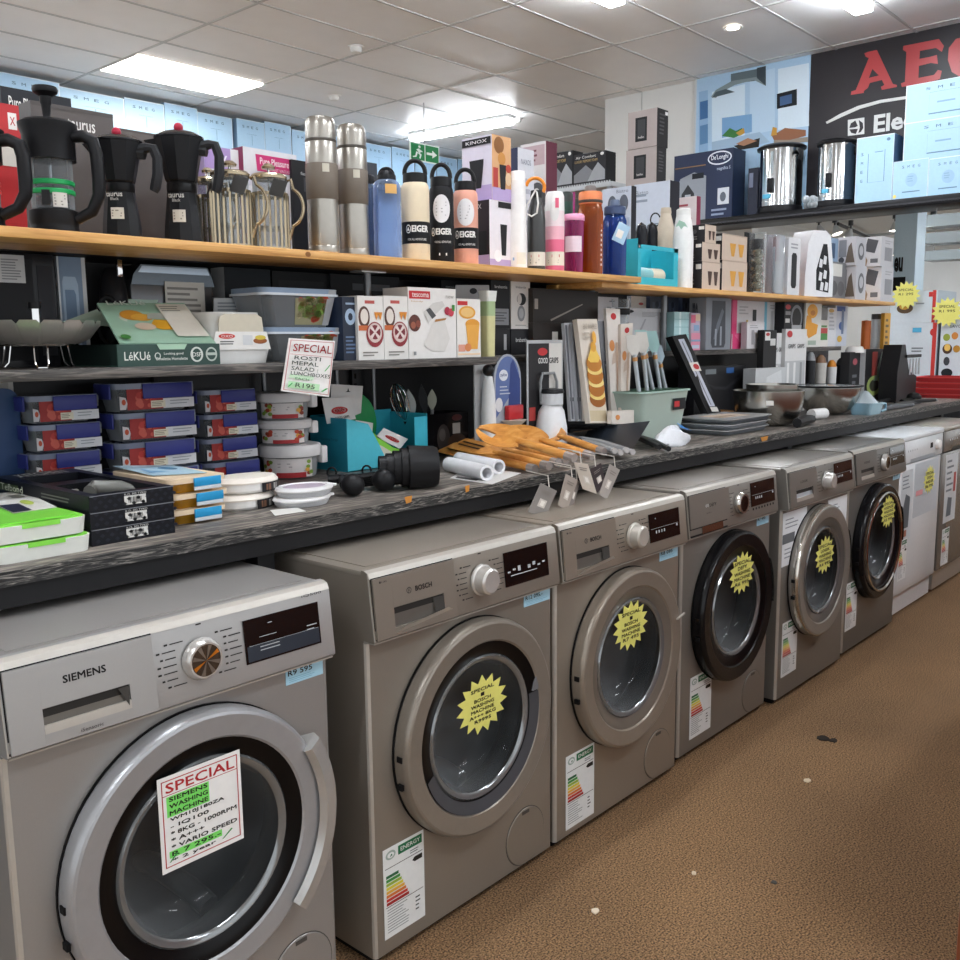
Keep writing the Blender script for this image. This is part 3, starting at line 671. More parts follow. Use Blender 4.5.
f = MB(); f.box(.03, -.0006, .36, .19, -.0001, .69, M('#ced4d8', .5)); f.lines(.05, .6, .17, .67, 4, M('#7d858c', .5), -.001, .35)
f.P([(.07, .42), (.15, .42), (.16, .56), (.1, .58), (.06, .5)], M('#5a6268', .5), -.001); f.R(.09, .38, .13, .41, M('#a8664e', .5), -.0012); f.build('feature_sticker', d)
f = MB(); f.box(.21, -.0006, .45, .56, -.0001, .705, M('#c9d2da', .25)); f.lines(.24, .5, .5, .66, 5, M('#a5b0ba', .4), -.001, .25); f.R(.24, .55, .34, .575, M('#e29aa0', .5), -.0012); f.build('film_sticker', d)
energy(.04, .18, .11, .19, YL).build('energy_label', d)
starburst(.43, .61, .085, ['SPECIAL', 'DISH', 'WASHER', 'R6 995'], -.0012).build('sale_star', d)
d = dishwasher(7, 'steel dishwasher at the far right end of the row', '#8a8681', '#b9b4ab', '#8d8a86', False)
f = MB(); f.box(.06, -.0006, .35, .26, -.0001, .7, M('#d3d7da', .5)); f.lines(.08, .5, .2, .68, 6, M('#6d757c', .5), -.001, .35); f.R(.2, .5, .24, .6, M('#a33a34', .5), -.0012); f.P([(.1, .38), (.18, .38), (.19, .47), (.12, .48)], M('#59616a', .5), -.001); f.build('feature_sticker', d)
energy(.06, .13, .12, .19, YL).build('energy_label', d)
# stand at the aisle edge, built taller and longer to shade the machine fronts
p = onz(949.5, 1000, 0); hs = onx(957, 874, p.x).z
hs = .95
t = thing('display_stand', 'reddish brown display stand at the right edge of the carpet', 'stand', (p.x+.18, p.y-.2, 0))
MB().box(-.18, -.55, 0, 4.2, .195, hs-.015, M('#8a4a2e', .5), .006).build('body', t)
MB().box(-.185, -.555, hs-.0148, 4.205, .2, hs, M('#43261a', .5), .003).build('top_board', t)
# ------------------------------------------------------------------ goods on the pine shelf
HR = Vector((.666, -.746, 0)); HU = Vector((0, 0, 1))
def wrap(mb, r, a0):
    mb.warp = lambda p: ((r-p.y)*math.cos(a0+p.x/r), (r-p.y)*math.sin(a0+p.x/r), p.z)
def CE(mb, x0, z0, x1, z1, m, y, n=12):
    cx, cz, a, b = (x0+x1)/2, (z0+z1)/2, (x1-x0)/2, (z1-z0)/2; pt = lambda k: (cx-a*math.cos(PI*k/n), b*math.sin(PI*k/n))
    for k in range(n):
        (p, h), (q, g) = pt(k), pt(k+1); mb.add([(p, y, cz-h), (q, y, cz-g), (q, y, cz+g), (p, y, cz+h)], [(0, 1, 2, 3)], m)
def CR(mb, x0, z0, x1, z1, m, y, n=8):
    for k in range(n): mb.R(x0+(x1-x0)*k/n, z0, x0+(x1-x0)*(k+1)/n, z1, m, y)
def face_angle(o): return math.atan2(CAM.y-o.location.y, CAM.x-o.location.x)
def arc3(c, r, a0, a1, n=14, sx=1, sz=1): return [Vector(c)+HR*(r*sx*math.cos(math.radians(a0+(a1-a0)*k/n)))+HU*(r*sz*math.sin(math.radians(a0+(a1-a0)*k/n))) for k in range(n+1)]
BP = M('#17171a', .45, var=.15, scale=200)
def french_press(label, cx, r, t, b, Y, band):
    p = ony(cx, t, Y); s = ppm((p.x, Y, WS)); R = r/s; H = ony(cx, t, Y).z-WS
    o = thing('french_press', label, 'coffee press', (p.x, Y, WS), 0, 'black coffee presses on the pine shelf')
    MB().lathe([(R*.9, .11*H), (R*.9, .58*H)], G('#c9ced2', .12), 32).build('glass_beaker', o)
    MB().lathe([(0, 0), (R*1.02, 0), (R*1.05, .02*H), (R*.98, .045*H), (R*1.0, .07*H), (R*1.04, .09*H), (R*1.04, .155*H), (R*.93, .165*H), (0, .165*H)], BP, 32).build('base', o)
    MB().lathe([(R*.95, .50*H), (R*1.08, .50*H), (R*1.08, .66*H), (R*1.2, .715*H), (R*1.22, .745*H), (R*1.02, .765*H), (0, .775*H)], BP, 32).build('lid', o)
    f = MB(); f.lathe([(.0035, .2*H), (.0035, .8*H)], CHROME, 10); f.lathe([(0, .235*H), (R*.86, .235*H), (R*.86, .25*H), (0, .26*H)], STEEL, 24); f.build('plunger', o)
    MB().lathe([(R*.16, .79*H), (R*.2, .87*H), (R*.24, .885*H), (R*.26, .93*H), (R*.5, .955*H), (R*.54, .975*H), (R*.5, .993*H), (0, 1.0*H)], BP, 24).build('knob', o)
    for k in range(2):
        z = (.345-.062*k)*H; q = MB(); q.lathe([(R*.91, z-.018*H), (R*.95, z-.012*H), (R*.95, z+.012*H), (R*.91, z+.018*H)], M(band, .4), 32); q.build('colour_band', o)
    P = [HR*(R*1.02)+HU*(.66*H), HR*(R*1.5)+HU*(.665*H), HR*(R*1.92)+HU*(.63*H), HR*(R*2.06)+HU*(.54*H), HR*(R*2.08)+HU*(.36*H), HR*(R*2.04)+HU*(.26*H), HR*(R*1.7)+HU*(.155*H), HR*(R*1.02)+HU*(.1*H)]
    MB().tube(P, [.011, .012, .0125, .0125, .0125, .012, .011, .01], BP, 10).build('handle', o)
    f = MB(); wrap(f, R*.97, face_angle(o)); CR(f, .0, .172*H, R*.62, .27*H, M('#d9d6cf', .5), 0, 4); CR(f, -R*.45, .185*H, -R*.1, .285*H, M('#2b2d30', .5), 0, 4); f.lines(R*.06, .18*H, R*.55, .26*H, 4, M('#8d8a84', .5), -.0004); f.build('sticker', o)
    return o
french_press('black french press with red bands cut off at the left photo edge', -32, 24, 95, 226, .53, '#c9282a')
french_press('black french press with two green bands beside the moka pots', 44.5, 22.5, 86, 229, .53, '#1fa85c')
MK = M('#1c1d20', .42, var=.1, scale=300)
def moka(label, cx, r, t, Y):
    p = ony(cx, t, Y); s = ppm((p.x, Y, WS)); R = r/s; H = ony(cx, t, Y).z-WS
    o = thing('moka_pot', label, 'moka pot', (p.x, Y, WS), .2, 'black moka pots on the pine shelf')
    MB().lathe([(0, 0), (R*1.02, 0), (R*1.06, .015*H), (R*1.0, .15*H), (R*.78, .42*H), (0, .42*H)], MK, 10).build('boiler', o, smooth=False)
    MB().lathe([(R*.76, .42*H), (R*.79, .43*H), (R*.79, .495*H), (R*.74, .505*H)], M('#101012', .35), 24).build('collar', o)
    f = MB(); f.lathe([(R*.74, .503*H), (R*.84, .52*H), (R*1.30, .86*H), (R*1.28, .865*H)], MK, 10)
    sp = -HR; f.build('jug', o, smooth=False)
    f = MB(); a = Matrix.Rotation(-.2, 3, 'Z') @ HR
    f.add([(-a*R*.95+HU*.66*H), (-a*R*1.95+HU*.858*H), (-a.cross(HU)*R*.35-a*R*1.0+HU*.865*H), (a.cross(HU)*R*.35-a*R*1.0+HU*.865*H)], [(0, 1, 2), (0, 3, 1), (1, 3, 2)], MK); f.build('spout', o)
    f = MB(); f.lathe([(R*1.33, .862*H), (R*1.33, .875*H), (R*.9, .91*H), (R*.25, .925*H), (0, .925*H)], M('#2a2b2e', .22, .5), 20); lid = f.build('lid', o)
    f = MB(); f.ball((0, 0, .955*H), R*.26, M('#b0203c', .3)); f.build('lid_knob', lid)
    P = [a*(R*1.15)+HU*(.80*H), a*(R*1.6)+HU*(.815*H), a*(R*1.95)+HU*(.81*H), a*(R*2.15)+HU*(.72*H), a*(R*2.12)+HU*(.58*H), a*(R*1.95)+HU*(.46*H), a*(R*1.85)+HU*(.43*H)]
    f = MB(); f.tube(P, [.012, .0105, .0105, .0105, .0115, .0115, .009], M('#2a2b2e', .45), 8); f.tube([a*(R*1.12)+HU*(.77*H), a*(R*1.5)+HU*(.76*H)], [.013, .012], M('#2a2b2e', .45), 6); f.build('handle', o)
    f = MB(); wrap(f, R*.99, face_angle(o)-.2-.25); z0 = .17*H
    f.Tx(-R*.6, .37*H, R*.35, .405*H, 'taurus', M('#d6d4d0', .5), R*.12-.003, .03); f.Tx(-R*.3, .335*H, R*.15, .36*H, 'Black', M('#b9b7b3', .5), R*.08-.003, .02)
    CR(f, -R*.3, z0, R*.38, z0+.1*H, M('#d9d4c8', .5), -.001, 4); f.lines(-R*.25, z0+.015*H, R*.3, z0+.085*H, 3, M('#8c867c', .5), -.0015); f.build('sticker', o)
    return o
moka('left black moka pot with red lid knob beside the french press', 116, 18.0, 127, .535)
moka('right black moka pot with red lid knob beside the wire cafetieres', 178, 18.0, 122, .535)
BR = M('#b9aa90', .25, .9)
def cafetiere(label, cx, r, t, Y, tagside=1):
    p = ony(cx, t, Y); s = ppm((p.x, Y, WS)); R = r/s; H = ony(cx, t, Y).z-WS
    o = thing('cafetiere', label, 'coffee press', (p.x, Y, WS), 0, 'wire caged cafetieres')
    MB().lathe([(R*.9, .01*H), (R*.9, .84*H)], G('#dfe4e6', .14), 28).build('glass_beaker', o)
    f = MB(); f.lathe([(R*.96, 0), (R*1.02, .0), (R*1.02, .03*H), (R*.96, .03*H)], BR, 28); f.lathe([(R*.96, .62*H), (R*1.02, .62*H), (R*1.02, .66*H), (R*.96, .66*H)], BR, 28)
    for k in range(20):
        a = 2*PI*k/20; f.tube([(R*math.cos(a), R*math.sin(a), .015*H), (R*math.cos(a), R*math.sin(a), .64*H)], .0032, BR, 4)
    f.build('wire_cage', o)
    MB().lathe([(R*.98, .82*H), (R*1.0, .85*H), (R*.9, .875*H), (R*.3, .9*H), (0, .9*H)], BR, 28).build('lid', o)
    f = MB(); f.lathe([(.003, .25*H), (.003, .95*H)], CHROME, 8); f.lathe([(0, .24*H), (R*.85, .24*H), (R*.85, .27*H), (0, .28*H)], STEEL, 20); f.lathe([(0, .94*H), (R*.35, .94*H), (R*.38, .965*H), (R*.2, 1.0*H), (0, 1.0*H)], BR, 16); f.build('plunger', o)
    Pp = [HR*(R*1.0)+HU*(.80*H), HR*(R*1.2)+HU*(.82*H)]+arc3(HR*(R*1.0)+HU*(.5*H), R*.95, 68, -72, 14, .9, 1.15/R*.28*H if False else 1.1)+[HR*(R*1.0)+HU*(.12*H)]
    MB().tube(Pp, .0038, BR, 8).build('handle', o)
    f = MB(); c = HR*(R*.3*tagside)-Vector((.5, .85, 0))*R*1.08
    q = [c+HR*(-.02)+HU*.62*H, c+HR*.012+HU*.58*H, c+HR*.026+HU*.76*H, c+HR*(-.006)+HU*.80*H]
    f.add(q+[v-Vector((0, .0015, 0)) for v in q], [(0, 1, 2, 3), (4, 7, 6, 5), (0, 4, 5, 1), (1, 5, 6, 2), (2, 6, 7, 3), (3, 7, 4, 0)], M('#33312f', .5)); f.build('hang_tag', o)
    return o
cafetiere('glass cafetiere half hidden behind the right moka pot handle', 207, 15, 168, .62)
cafetiere('left wire caged glass cafetiere with looping metal handle', 229, 19.5, 161, .52)
cafetiere('right wire caged glass cafetiere with black tag by the steel flasks', 268, 18, 164, .52)
FST = M('#b0aba3', .3, .95)
def flask(label, l, r, t, Y):
    p = [('body', FST, [(0, 0), (.96, 0), (1, .008), (1, .06), (.985, .065), (1, .07), (1, .40)]), ('grip_band', M('#6f655a', .55), [(1.0, .40), (1.03, .405), (1.03, .655), (1.0, .66)]),
         ('neck', FST, [(1, .66), (1, .8), (.95, .82)]), ('seal_ring', M('#5b5650', .4), [(.97, .815), (1.0, .82), (1.0, .832), (.96, .836)]),
         ('cup_lid', FST, [(.97, .838), (.97, .93), (.93, .965), (.82, .99), (.6, 1), (0, 1)])]
    o, R, H = pround('steel_flask', label, 'flask', l, r, t, Y, WS, p, 'steel vacuum flasks', 32)
    f = MB(); wrap(f, R*1.03, face_angle(o)); CR(f, R*.05, .59*H, R*.5, .65*H, M('#c9c3b4', .5), -.0006, 4); f.build('sticker', o)
    return o
fa = flask('taller left steel vacuum flask with brown grip band and hang tag', 304, 335.5, 117, .53)
f = MB(); wrap(f, .0345, face_angle(fa)); f.P([(-.012, .268), (.014, .276), (.026, .288), (-.002, .281)], M('#8d8a84', .5), -.004); f.build('hang_tag', fa)
flask('right steel vacuum flask with brown grip band beside the blue bottle', 336, 366, 125, .54)
def loop_cap(o, R, z, rr, m, w=.0045):
    MB().tube(arc3(HU*z, rr, 0, 180, 16, 1, 1.0), w, m, 8).build('carry_loop', o)
def water_bottle(label, l, r, t, Y, tint, group='translucent drink bottles', z=WS):
    o, R, H = pround('water_bottle', label, 'bottle', l, r, t, Y, z, [
        ('body', G(tint, .14), [(0, 0), (.95, 0), (1, .02), (1, .26), (.95, .29), (1, .32), (1, .55), (.95, .58), (1, .61), (1, .74), (.9, .80), (.62, .84)]),
        ('cap', M('#16171b', .4), [(.66, .80), (.7, .81), (.68, .88), (.4, .93), (0, .94)])], group, 24)
    loop_cap(o, R, .88*H, R*.5, M('#16171b', .4)); return o
water_bottle('clear blue water bottle half hidden right of the flasks', 363, 377, 168, .64, '#a9c1e6')
o = water_bottle('clear blue water bottle with orange sticker left of the cream bottle', 372, 400, 164, .53, '#b5cbee')
R = 14/ppm(o.location); f = MB(); wrap(f, R, face_angle(o)); CR(f, -R*.1, .168, R*.75, .192, M('#e5b56d', .5), -.001, 5); f.build('sticker', o)
def eiger(label, l, r, t, Y, c, disc, tall=True):
    col = M(c, .5)
    o, R, H = pround('insulated_bottle', label, 'bottle', l, r, t, Y, WS, [
        ('body', col, [(0, 0), (.97, 0), (1, .01), (1, .70), (.96, .745), (.84, .775)]),
        ('cap', M('#1a1a1c', .42), [(.84, .77), (.88, .775), (.86, .86), (.6, .87), (0, .87)])], 'wide mouthed insulated bottles', 32)
    MB().tube(arc3(HU*(.87*H), R*.74, -6, 186, 18, 1, .95*.13*H/(R*.74)), .006, M('#1a1a1c', .42), 8).build('carry_loop', o)
    f = MB(); wrap(f, R, face_angle(o)); bk = M('#141416', .5); wt = M('#e8e6e2', .5)
    CR(f, -R*1.5, .17*H, R*1.5, .385*H, bk, -.0006, 14)
    if disc: CE(f, -R*.72, .40*H, R*.72, .68*H, M('#e9e6e8', .5), -.0014); f.lines(-R*.45, .46*H, R*.4, .62*H, 5, M('#a9a6a8', .5), -.0022, .3)
    x = 0 if c == '#ead9bb' else -R*.2
    CE(f, -R*.75+x, .27*H, -R*.35+x, .355*H, wt, -.001); CE(f, -R*.7+x, .28*H, -R*.4+x, .345*H, bk, -.0014); f.P([(-R*.66+x, .295*H), (-R*.44+x, .295*H), (-R*.55+x, .335*H)], wt, -.002)
    f.Tx(-R*.28+x, .285*H, R*.95+x*.5, .345*H, 'EIGER', wt, -.001, .06); f.Tx(-R*.6, .2*H, R*.8, .222*H, 'FOR ALL ADVENTURES', wt, -.001, .0)
    f.R(-R*.25, .075*H, R*.4, .1*H, wt if c == '#17171a' else col, -.0008)
    f.build('printed_sleeve', o); return o
eiger('cream insulated bottle with black cap and black sleeve', 400.5, 428.5, 160, .52, '#ead9bb', False)
eiger('black insulated bottle with round white print beside the cream bottle', 428.5, 453, 164, .52, '#17171a', True)
eiger('salmon pink insulated bottle with round white print beside the black bottle', 452.5, 477.5, 169, .52, '#e5a590', True)
lil = '#b7a2cf'
b1 = pcarton('tumbler_carton', 'lower lilac tumbler carton with a dark left side on the pine shelf', 'carton', 477, 489.5, 511, 201, 265, .53, WS, '#e9e4ea', '#2a2126', lil, [
    ('fR', 0, 0, 1, .14, lil), ('fP', .45, .2, .85, .66, '#1b1a1d', [(.1, 1), (.9, 1), (.75, 0), (.25, 0)]), ('fR', .4, .9, 1, .99, '#1c1a1d'), ('fE', .2, .1, .55, .28, '#f4f0f4'), ('fR', 0, 0, 1, .025, '#1c1a1d'), ('lR', 0, 0, 1, .2, lil), ('lR', .1, .2, .9, .55, '#151216'), ('lT', .1, .88, .7, .95, '#cfc6cc', 'KINOX')], 'lilac tumbler cartons', dmin=.1)
zt = WS+max(v[2] for v in b1.bound_box)
pcarton('tumbler_carton', 'upper lilac tumbler carton with a food photo standing on the lower one', 'carton', 469, 492, 511, 136, 201, .53, zt, '#d9a878', '#ddd6e6', '#efe9f0', [
    ('fR', 0, 0, 1, .2, lil), ('fE', .1, .72, .62, .98, '#8d5a2a'), ('fE', .3, .55, .7, .75, '#c98a3f'), ('fR', .05, .2, .3, .5, '#b33a34'), ('fP', .35, .18, .75, .56, '#252226', [(.05, 1), (.95, 1), (.8, 0), (.2, 0)]), ('fE', .68, .25, 1, .45, '#e7c9a3'), ('fE', .7, .45, .98, .58, '#b9432f'),
    ('lR', 0, 0, 1, .24, lil), ('lP', .25, .2, .75, .64, '#1c1b1f', [(.02, 1), (.98, 1), (.8, 0), (.2, 0)]), ('lR', .02, .86, .98, .97, '#1c1a1d'), ('lT', .15, .89, .85, .94, '#e6e2e6', 'KINOX'), ('lE', .0, .12, .3, .24, '#efe9f4')], 'lilac tumbler cartons', dmin=.12)
o, R, H = pround('slim_bottle', 'slim matt white bottle right of the lilac cartons', 'bottle', 509, 527, 171, .52, WS, [
    ('body', M('#f0eeec', .4), [(0, 0), (.97, 0), (1, .02), (.96, .35), (.88, .7), (.82, .9)]), ('cap', M('#fbf9f7', .4), [(.82, .9), (.82, .97), (.74, .995), (0, 1)])], 'slim drink bottles', 24)
f = MB(); wrap(f, R, face_angle(o)); CR(f, -R*.2, .05*H, R*.9, .17*H, M('#ece5d6', .5), -.0012, 6); f.R(-R*.65, .09*H, -R*.45, .12*H, M('#8fb5d9', .5), -.001); f.build('sticker', o)
o, R, H = pround('slim_bottle', 'slim dark grey bottle with orange strap and white carabiner', 'bottle', 527, 545.5, 190, .52, WS, [
    ('body', M('#4a4a4a', .35, .6), [(0, 0), (.97, 0), (1, .01), (1, .62), (.9, .74), (.62, .86), (.6, .9)]), ('cap', M('#2b2c2c', .4), [(.62, .9), (.66, .91), (.62, .99), (0, 1)])], 'slim drink bottles', 24)
f = MB(); wrap(f, R, face_angle(o)); CR(f, -R*1.1, .06*H, R*1.2, .23*H, M('#ddd6c9', .5), -.0008, 8); f.R(-R*.6, .165*H, R*.3, .195*H, M('#c65040', .5), -.0014); f.lines(-R*.7, .08*H, R*.4, .15*H, 2, M('#8c867c', .5), -.0014); f.build('sticker', o)
f = MB(); f.tube(arc3(HR*(-R*.1)+HU*(1.03*H), R*1.1, -30, 170, 14, .9, .9), .0055, M('#e58a24', .4), 8); f.build('strap', o)
f = MB(); f.tube([HR*(-R*.6)-HR.cross(HU)*(-R*.0)+Vector((-.02, -.03, 0))+HU*(H*v)+HR*h for h, v in ((.004, .98), (-.022, .8), (-.026, .7), (-.008, .66), (.008, .7), (.012, .82), (.008, .95))], .003, M('#e9e6e2', .35), 6, True); f.build('carabiner', o)
o, R, H = pround('slim_bottle', 'pink and white gradient bottle beside the dark grey bottle', 'bottle', 545, 564.5, 191, .52, WS, [
    ('body', M('#e86f8f', .4), [(0, 0), (.97, 0), (1, .02), (1, .4)]), ('shoulder', M('#efb3c0', .4), [(1, .4), (1, .56)]), ('upper_body', M('#f1dde0', .4), [(1, .56), (1, .75)]),
    ('cap', M('#f3f0ee', .4), [(1, .75), (.97, .93), (.8, .985), (0, 1)])], 'slim drink bottles', 24)
f = MB(); wrap(f, R, face_angle(o)); CR(f, -R*1.1, .08*H, R*1.2, .25*H, M('#e9e0d0', .5), -.0008, 8); f.R(-R*.3, .18*H, R*.5, .215*H, M('#c65040', .5), -.0014); f.lines(-R*.7, .1*H, R*.6, .16*H, 2, M('#8c867c', .5), -.0014)
CE(f, -R*.5, .62*H, R*.45, .86*H, M('#e6e2e0', .5), -.001); f.R(R*.05, .78*H, R*.4, .9*H, M('#d65a78', .5), -.002); f.build('sticker', o)
o, R, H = pround('straw_tumbler', 'magenta straw tumbler with pale lid between pink and amber bottles', 'tumbler', 563.5, 584.5, 214, .52, WS, [
    ('cup', G('#c84a92', .25), [(0, 0), (.8, 0), (.84, .02), (.96, .9)]), ('lid', M('#f0a9cb', .35), [(.98, .88), (1.02, .89), (1.02, .96), (.9, .99), (0, 1)])], None, 24)
f = MB(); f.tube([(0, 0, .05*H), (.0, 0, 1.36*H)], .004, M('#8e2a66', .4), 8); f.build('straw', o)
f = MB(); wrap(f, R*.92, face_angle(o)); CR(f, -R*.95, .36*H, R*.8, .62*H, M('#e7d5de', .5), -.001, 8); f.build('sticker', o)
o, R, H = pround('sports_bottle', 'tall amber translucent sports bottle with orange cap', 'bottle', 577.5, 603.5, 186, .52, WS, [
    ('body', G('#cf7038', .2), [(0, 0), (.93, 0), (.97, .02), (.97, .48), (1, .5), (1, .7), (.9, .76), (.84, .79)]), ('cap', M('#e08352', .4), [(.88, .79), (.92, .8), (.92, .91), (.84, .93), (.4, .93)]), ('spout', M('#6f6864', .4), [(.45, .93), (.45, .985), (.38, 1), (0, 1)])], 'sports bottles', 24)
MB().lathe([(R*.9, .80*H), (R*.95, .81*H), (R*.95, .83*H), (R*.9, .84*H)], M('#3b2f28', .4), 24).build('seal_ring', o)
f = MB(); wrap(f, R*.97, face_angle(o)); [f.R(R*.93, (.1+.055*k)*H, R*1.08, (.125+.055*k)*H, M('#efe6dc', .5), -.001) for k in range(9)]; f.build('hour_marks', o)
o, R, H = pround('sports_bottle', 'dark blue translucent sports bottle with pale blue tag', 'bottle', 603, 627, 200, .52, WS, [
    ('body', G('#3560b0', .22), [(0, 0), (.93, 0), (.97, .02), (1, .5), (1, .72), (.86, .78), (.8, .8)]), ('cap', M('#3a4a6b', .4), [(.84, .8), (.9, .81), (.9, .90), (.82, .915), (.4, .92)]), ('spout', M('#5b6880', .4), [(.45, .92), (.42, .98), (.35, 1), (0, 1)])], 'sports bottles', 24)
f = MB(); c = Vector((-.5, -.85, 0))*R*1.1; q = [c+HR*a+HU*b for a, b in ((-.03, .125), (.01, .105), (.034, .165), (-.004, .185))]; f.add(q, [(0, 1, 2, 3)], M('#a9cbe2', .5)); q = [c*1.03+HR*a+HU*b for a, b in ((-.018, .135), (.002, .125), (.012, .15), (-.008, .16))]; f.add(q, [(0, 1, 2, 3)], M('#eceae4', .5)); f.build('hang_tag', o)
pround('small_cup', 'small dark green lidded cup behind the pink bottle', 'cup', 560, 573, 192, .63, WS, [('body', M('#2f5147', .4), [(0, 0), (.85, 0), (1, .9)]), ('lid', M('#3e4644', .4), [(1.05, .88), (1.05, .97), (.6, 1), (0, 1)])], None, 20)
# turquoise display box holding a glass tube bottle
S2 = 1.487
x0 = ony(638, 262, .53).x; x1 = ony(678, 262, .53).x; dy = .12; w = x1-x0; zt_ = ony(655, 246, .53).z-S2
tq = M('#2fb3c6', .45)
o = thing('display_box', 'turquoise open display box with a glass tube at the shelf joint', 'display box', ((x0+x1)/2, .59, S2))
f = MB(); f.box(-w/2, -.06, 0, w/2, .06, .003, tq); f.box(-w/2, -.06, 0, w/2, -.057, .03, tq); f.box(-w/2, -.06, .03, -w/2+.02, -.057, zt_, tq); f.box(w/2-.03, -.06, .03, w/2, -.057, zt_, tq); f.box(-w/2, -.06, zt_-.015, w/2, -.057, zt_, tq)
f.box(-w/2, -.057, .003, -w/2+.003, .06, zt_+.02, tq); f.box(w/2-.003, -.057, .003, w/2, .06, zt_, tq); f.box(-w/2, .057, .003, w/2, .06, zt_+.02, tq)
f.build('tray', o)
f = MB(); f.E(-w/2+.004, zt_-.012, -w/2+.012, zt_-.004, WHITE, -.0604); f.build('sticker', o)
o = thing('tube_bottle', 'pale teal and cream tube lying inside the turquoise display box', 'bottle', ((x0+x1)/2, .59, S2+.045))
MB().cyl(.028, -w/2+.03, .02, M('#8fc6c9', .3), 20, axis='x').build('tube', o); MB().cyl(.0275, .0202, w/2-.035, M('#e9dcc3', .4), 20, axis='x').build('cap', o)
f = MB(); f.box(-w/2+.028, -.05, -.0415, w/2-.03, .04, -.0285, M('#ece5da', .5), .002); tag(f.build('leaflet_box', None, ((x0+x1)/2, .59, S2+.045)), 'flat white printed box under the tube inside the turquoise box', 'box')
for k, (l, r) in enumerate(((636, 647), (646, 658))):
    pround('spice_jar', ('left', 'right')[k]+' small black jar behind the turquoise display box', 'jar', l, r, 222, .675, S2, [('body', M('#151517', .2), [(0, 0), (.95, 0), (1, .03), (1, .5), (.9, .55)]), ('lid', M('#202024', .15), [(.92, .55), (1, .57), (1, .85), (.8, .95), (0, 1)])], 'small black jars', 18)
o, R, H = pround('soft_bottle', 'beige bottle with black carrying loop behind the turquoise box', 'bottle', 655, 677, 208, .665, S2, [('body', M('#d5c7b3', .5), [(0, 0), (.97, 0), (1, .02), (1, .55), (.8, .75), (.5, .9), (.45, .93)]), ('cap', M('#cfc0aa', .5), [(.48, .93), (.5, .94), (.45, 1), (0, 1)])], None, 22)
f = MB(); f.tube(arc3(HR*(-R*.95)+HU*(.86*H), R*.62, 20, 340, 16, .7, .95), .003, M('#18181a', .5), 6); f.build('carry_loop', o)
o, R, H = pround('soft_bottle', 'tall white bottle standing beside the drinking glass cartons', 'bottle', 673.5, 694, 209, .56, S2, [('body', M('#efeeec', .45), [(0, 0), (.97, 0), (1, .02), (1, .62), (.86, .8), (.7, .92)]), ('cap', M('#e9e9e6', .4), [(.7, .92), (.7, .985), (.6, 1), (0, 1)])], None, 22)
f = MB(); wrap(f, R*.86, face_angle(o)); f.P([(-R*.8, .78*H), (-R*.2, .73*H), (R*.4, .76*H), (R*.1, .82*H), (-R*.4, .85*H)], M('#a9cdb9', .5), -.002); f.build('hang_tag', o)
# ------------------------------------------------------------------ back row of cartons behind the pine shelf
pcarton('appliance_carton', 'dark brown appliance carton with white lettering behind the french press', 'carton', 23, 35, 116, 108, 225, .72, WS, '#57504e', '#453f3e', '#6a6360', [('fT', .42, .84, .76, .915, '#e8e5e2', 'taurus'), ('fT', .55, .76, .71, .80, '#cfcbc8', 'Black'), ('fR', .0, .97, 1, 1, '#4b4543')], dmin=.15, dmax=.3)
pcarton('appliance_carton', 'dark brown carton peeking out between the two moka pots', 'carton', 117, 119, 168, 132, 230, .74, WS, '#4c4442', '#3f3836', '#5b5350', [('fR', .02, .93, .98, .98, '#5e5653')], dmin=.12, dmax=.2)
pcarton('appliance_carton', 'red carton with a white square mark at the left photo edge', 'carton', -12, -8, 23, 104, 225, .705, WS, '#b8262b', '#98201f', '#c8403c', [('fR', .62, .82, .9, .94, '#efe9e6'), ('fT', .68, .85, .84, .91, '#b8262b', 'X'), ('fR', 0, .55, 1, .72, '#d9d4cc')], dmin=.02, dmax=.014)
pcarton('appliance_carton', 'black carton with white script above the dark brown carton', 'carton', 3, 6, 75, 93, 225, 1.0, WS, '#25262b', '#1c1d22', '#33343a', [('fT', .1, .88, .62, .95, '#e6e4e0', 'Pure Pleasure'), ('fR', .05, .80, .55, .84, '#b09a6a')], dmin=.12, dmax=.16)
pcarton('mixer_carton', 'white carton with lilac panel behind the wire cafetieres', 'carton', 203, 206, 242, 148, 240, .74, WS, '#dfe0e4', '#a892c2', '#eee', [('fR', 0, .80, .72, 1, '#a98fc6'), ('fT', .42, .86, .62, .93, '#eee8f4', 'v')], dmin=.12, dmax=.2)
pcarton('mixer_carton', 'white carton with magenta banner beside the steel flasks', 'carton', 243, 245, 298, 151, 246, .72, WS, '#dcdbe2', '#8c2a55', '#eee', [('fP', .22, .80, 1, .95, '#c32a6c', [(0, 1), (1, 1), (1, .05), (.03, 0)]), ('fT', .3, .865, .84, .925, '#f4e9ef', 'Pure Pleasure'), ('fT', .4, .815, .9, .84, '#ecc9d8', 'INSTANT VACUUM'), ('fR', .05, .66, .5, .74, '#cfcdd8')], dmin=.14, dmax=.2)
pcarton('flask_carton', 'narrow black carton standing behind the left steel flask', 'carton', 291, 293, 312, 161, 248, .71, WS, '#1d1d20', '#28282c', '#333', [('fR', .6, .7, .85, .84, '#3a3a3e'), ('fT', .45, .86, .8, .89, '#bbb', 'flask')], dmin=.07, dmax=.1)
pcarton('flask_carton', 'narrow dark slate carton behind the blue water bottle', 'carton', 366, 368, 378, 163, 252, .72, WS, '#2c323c', '#383f4a', '#444', [('fR', .2, .2, .8, .8, '#39414d')], dmin=.07, dmax=.1)
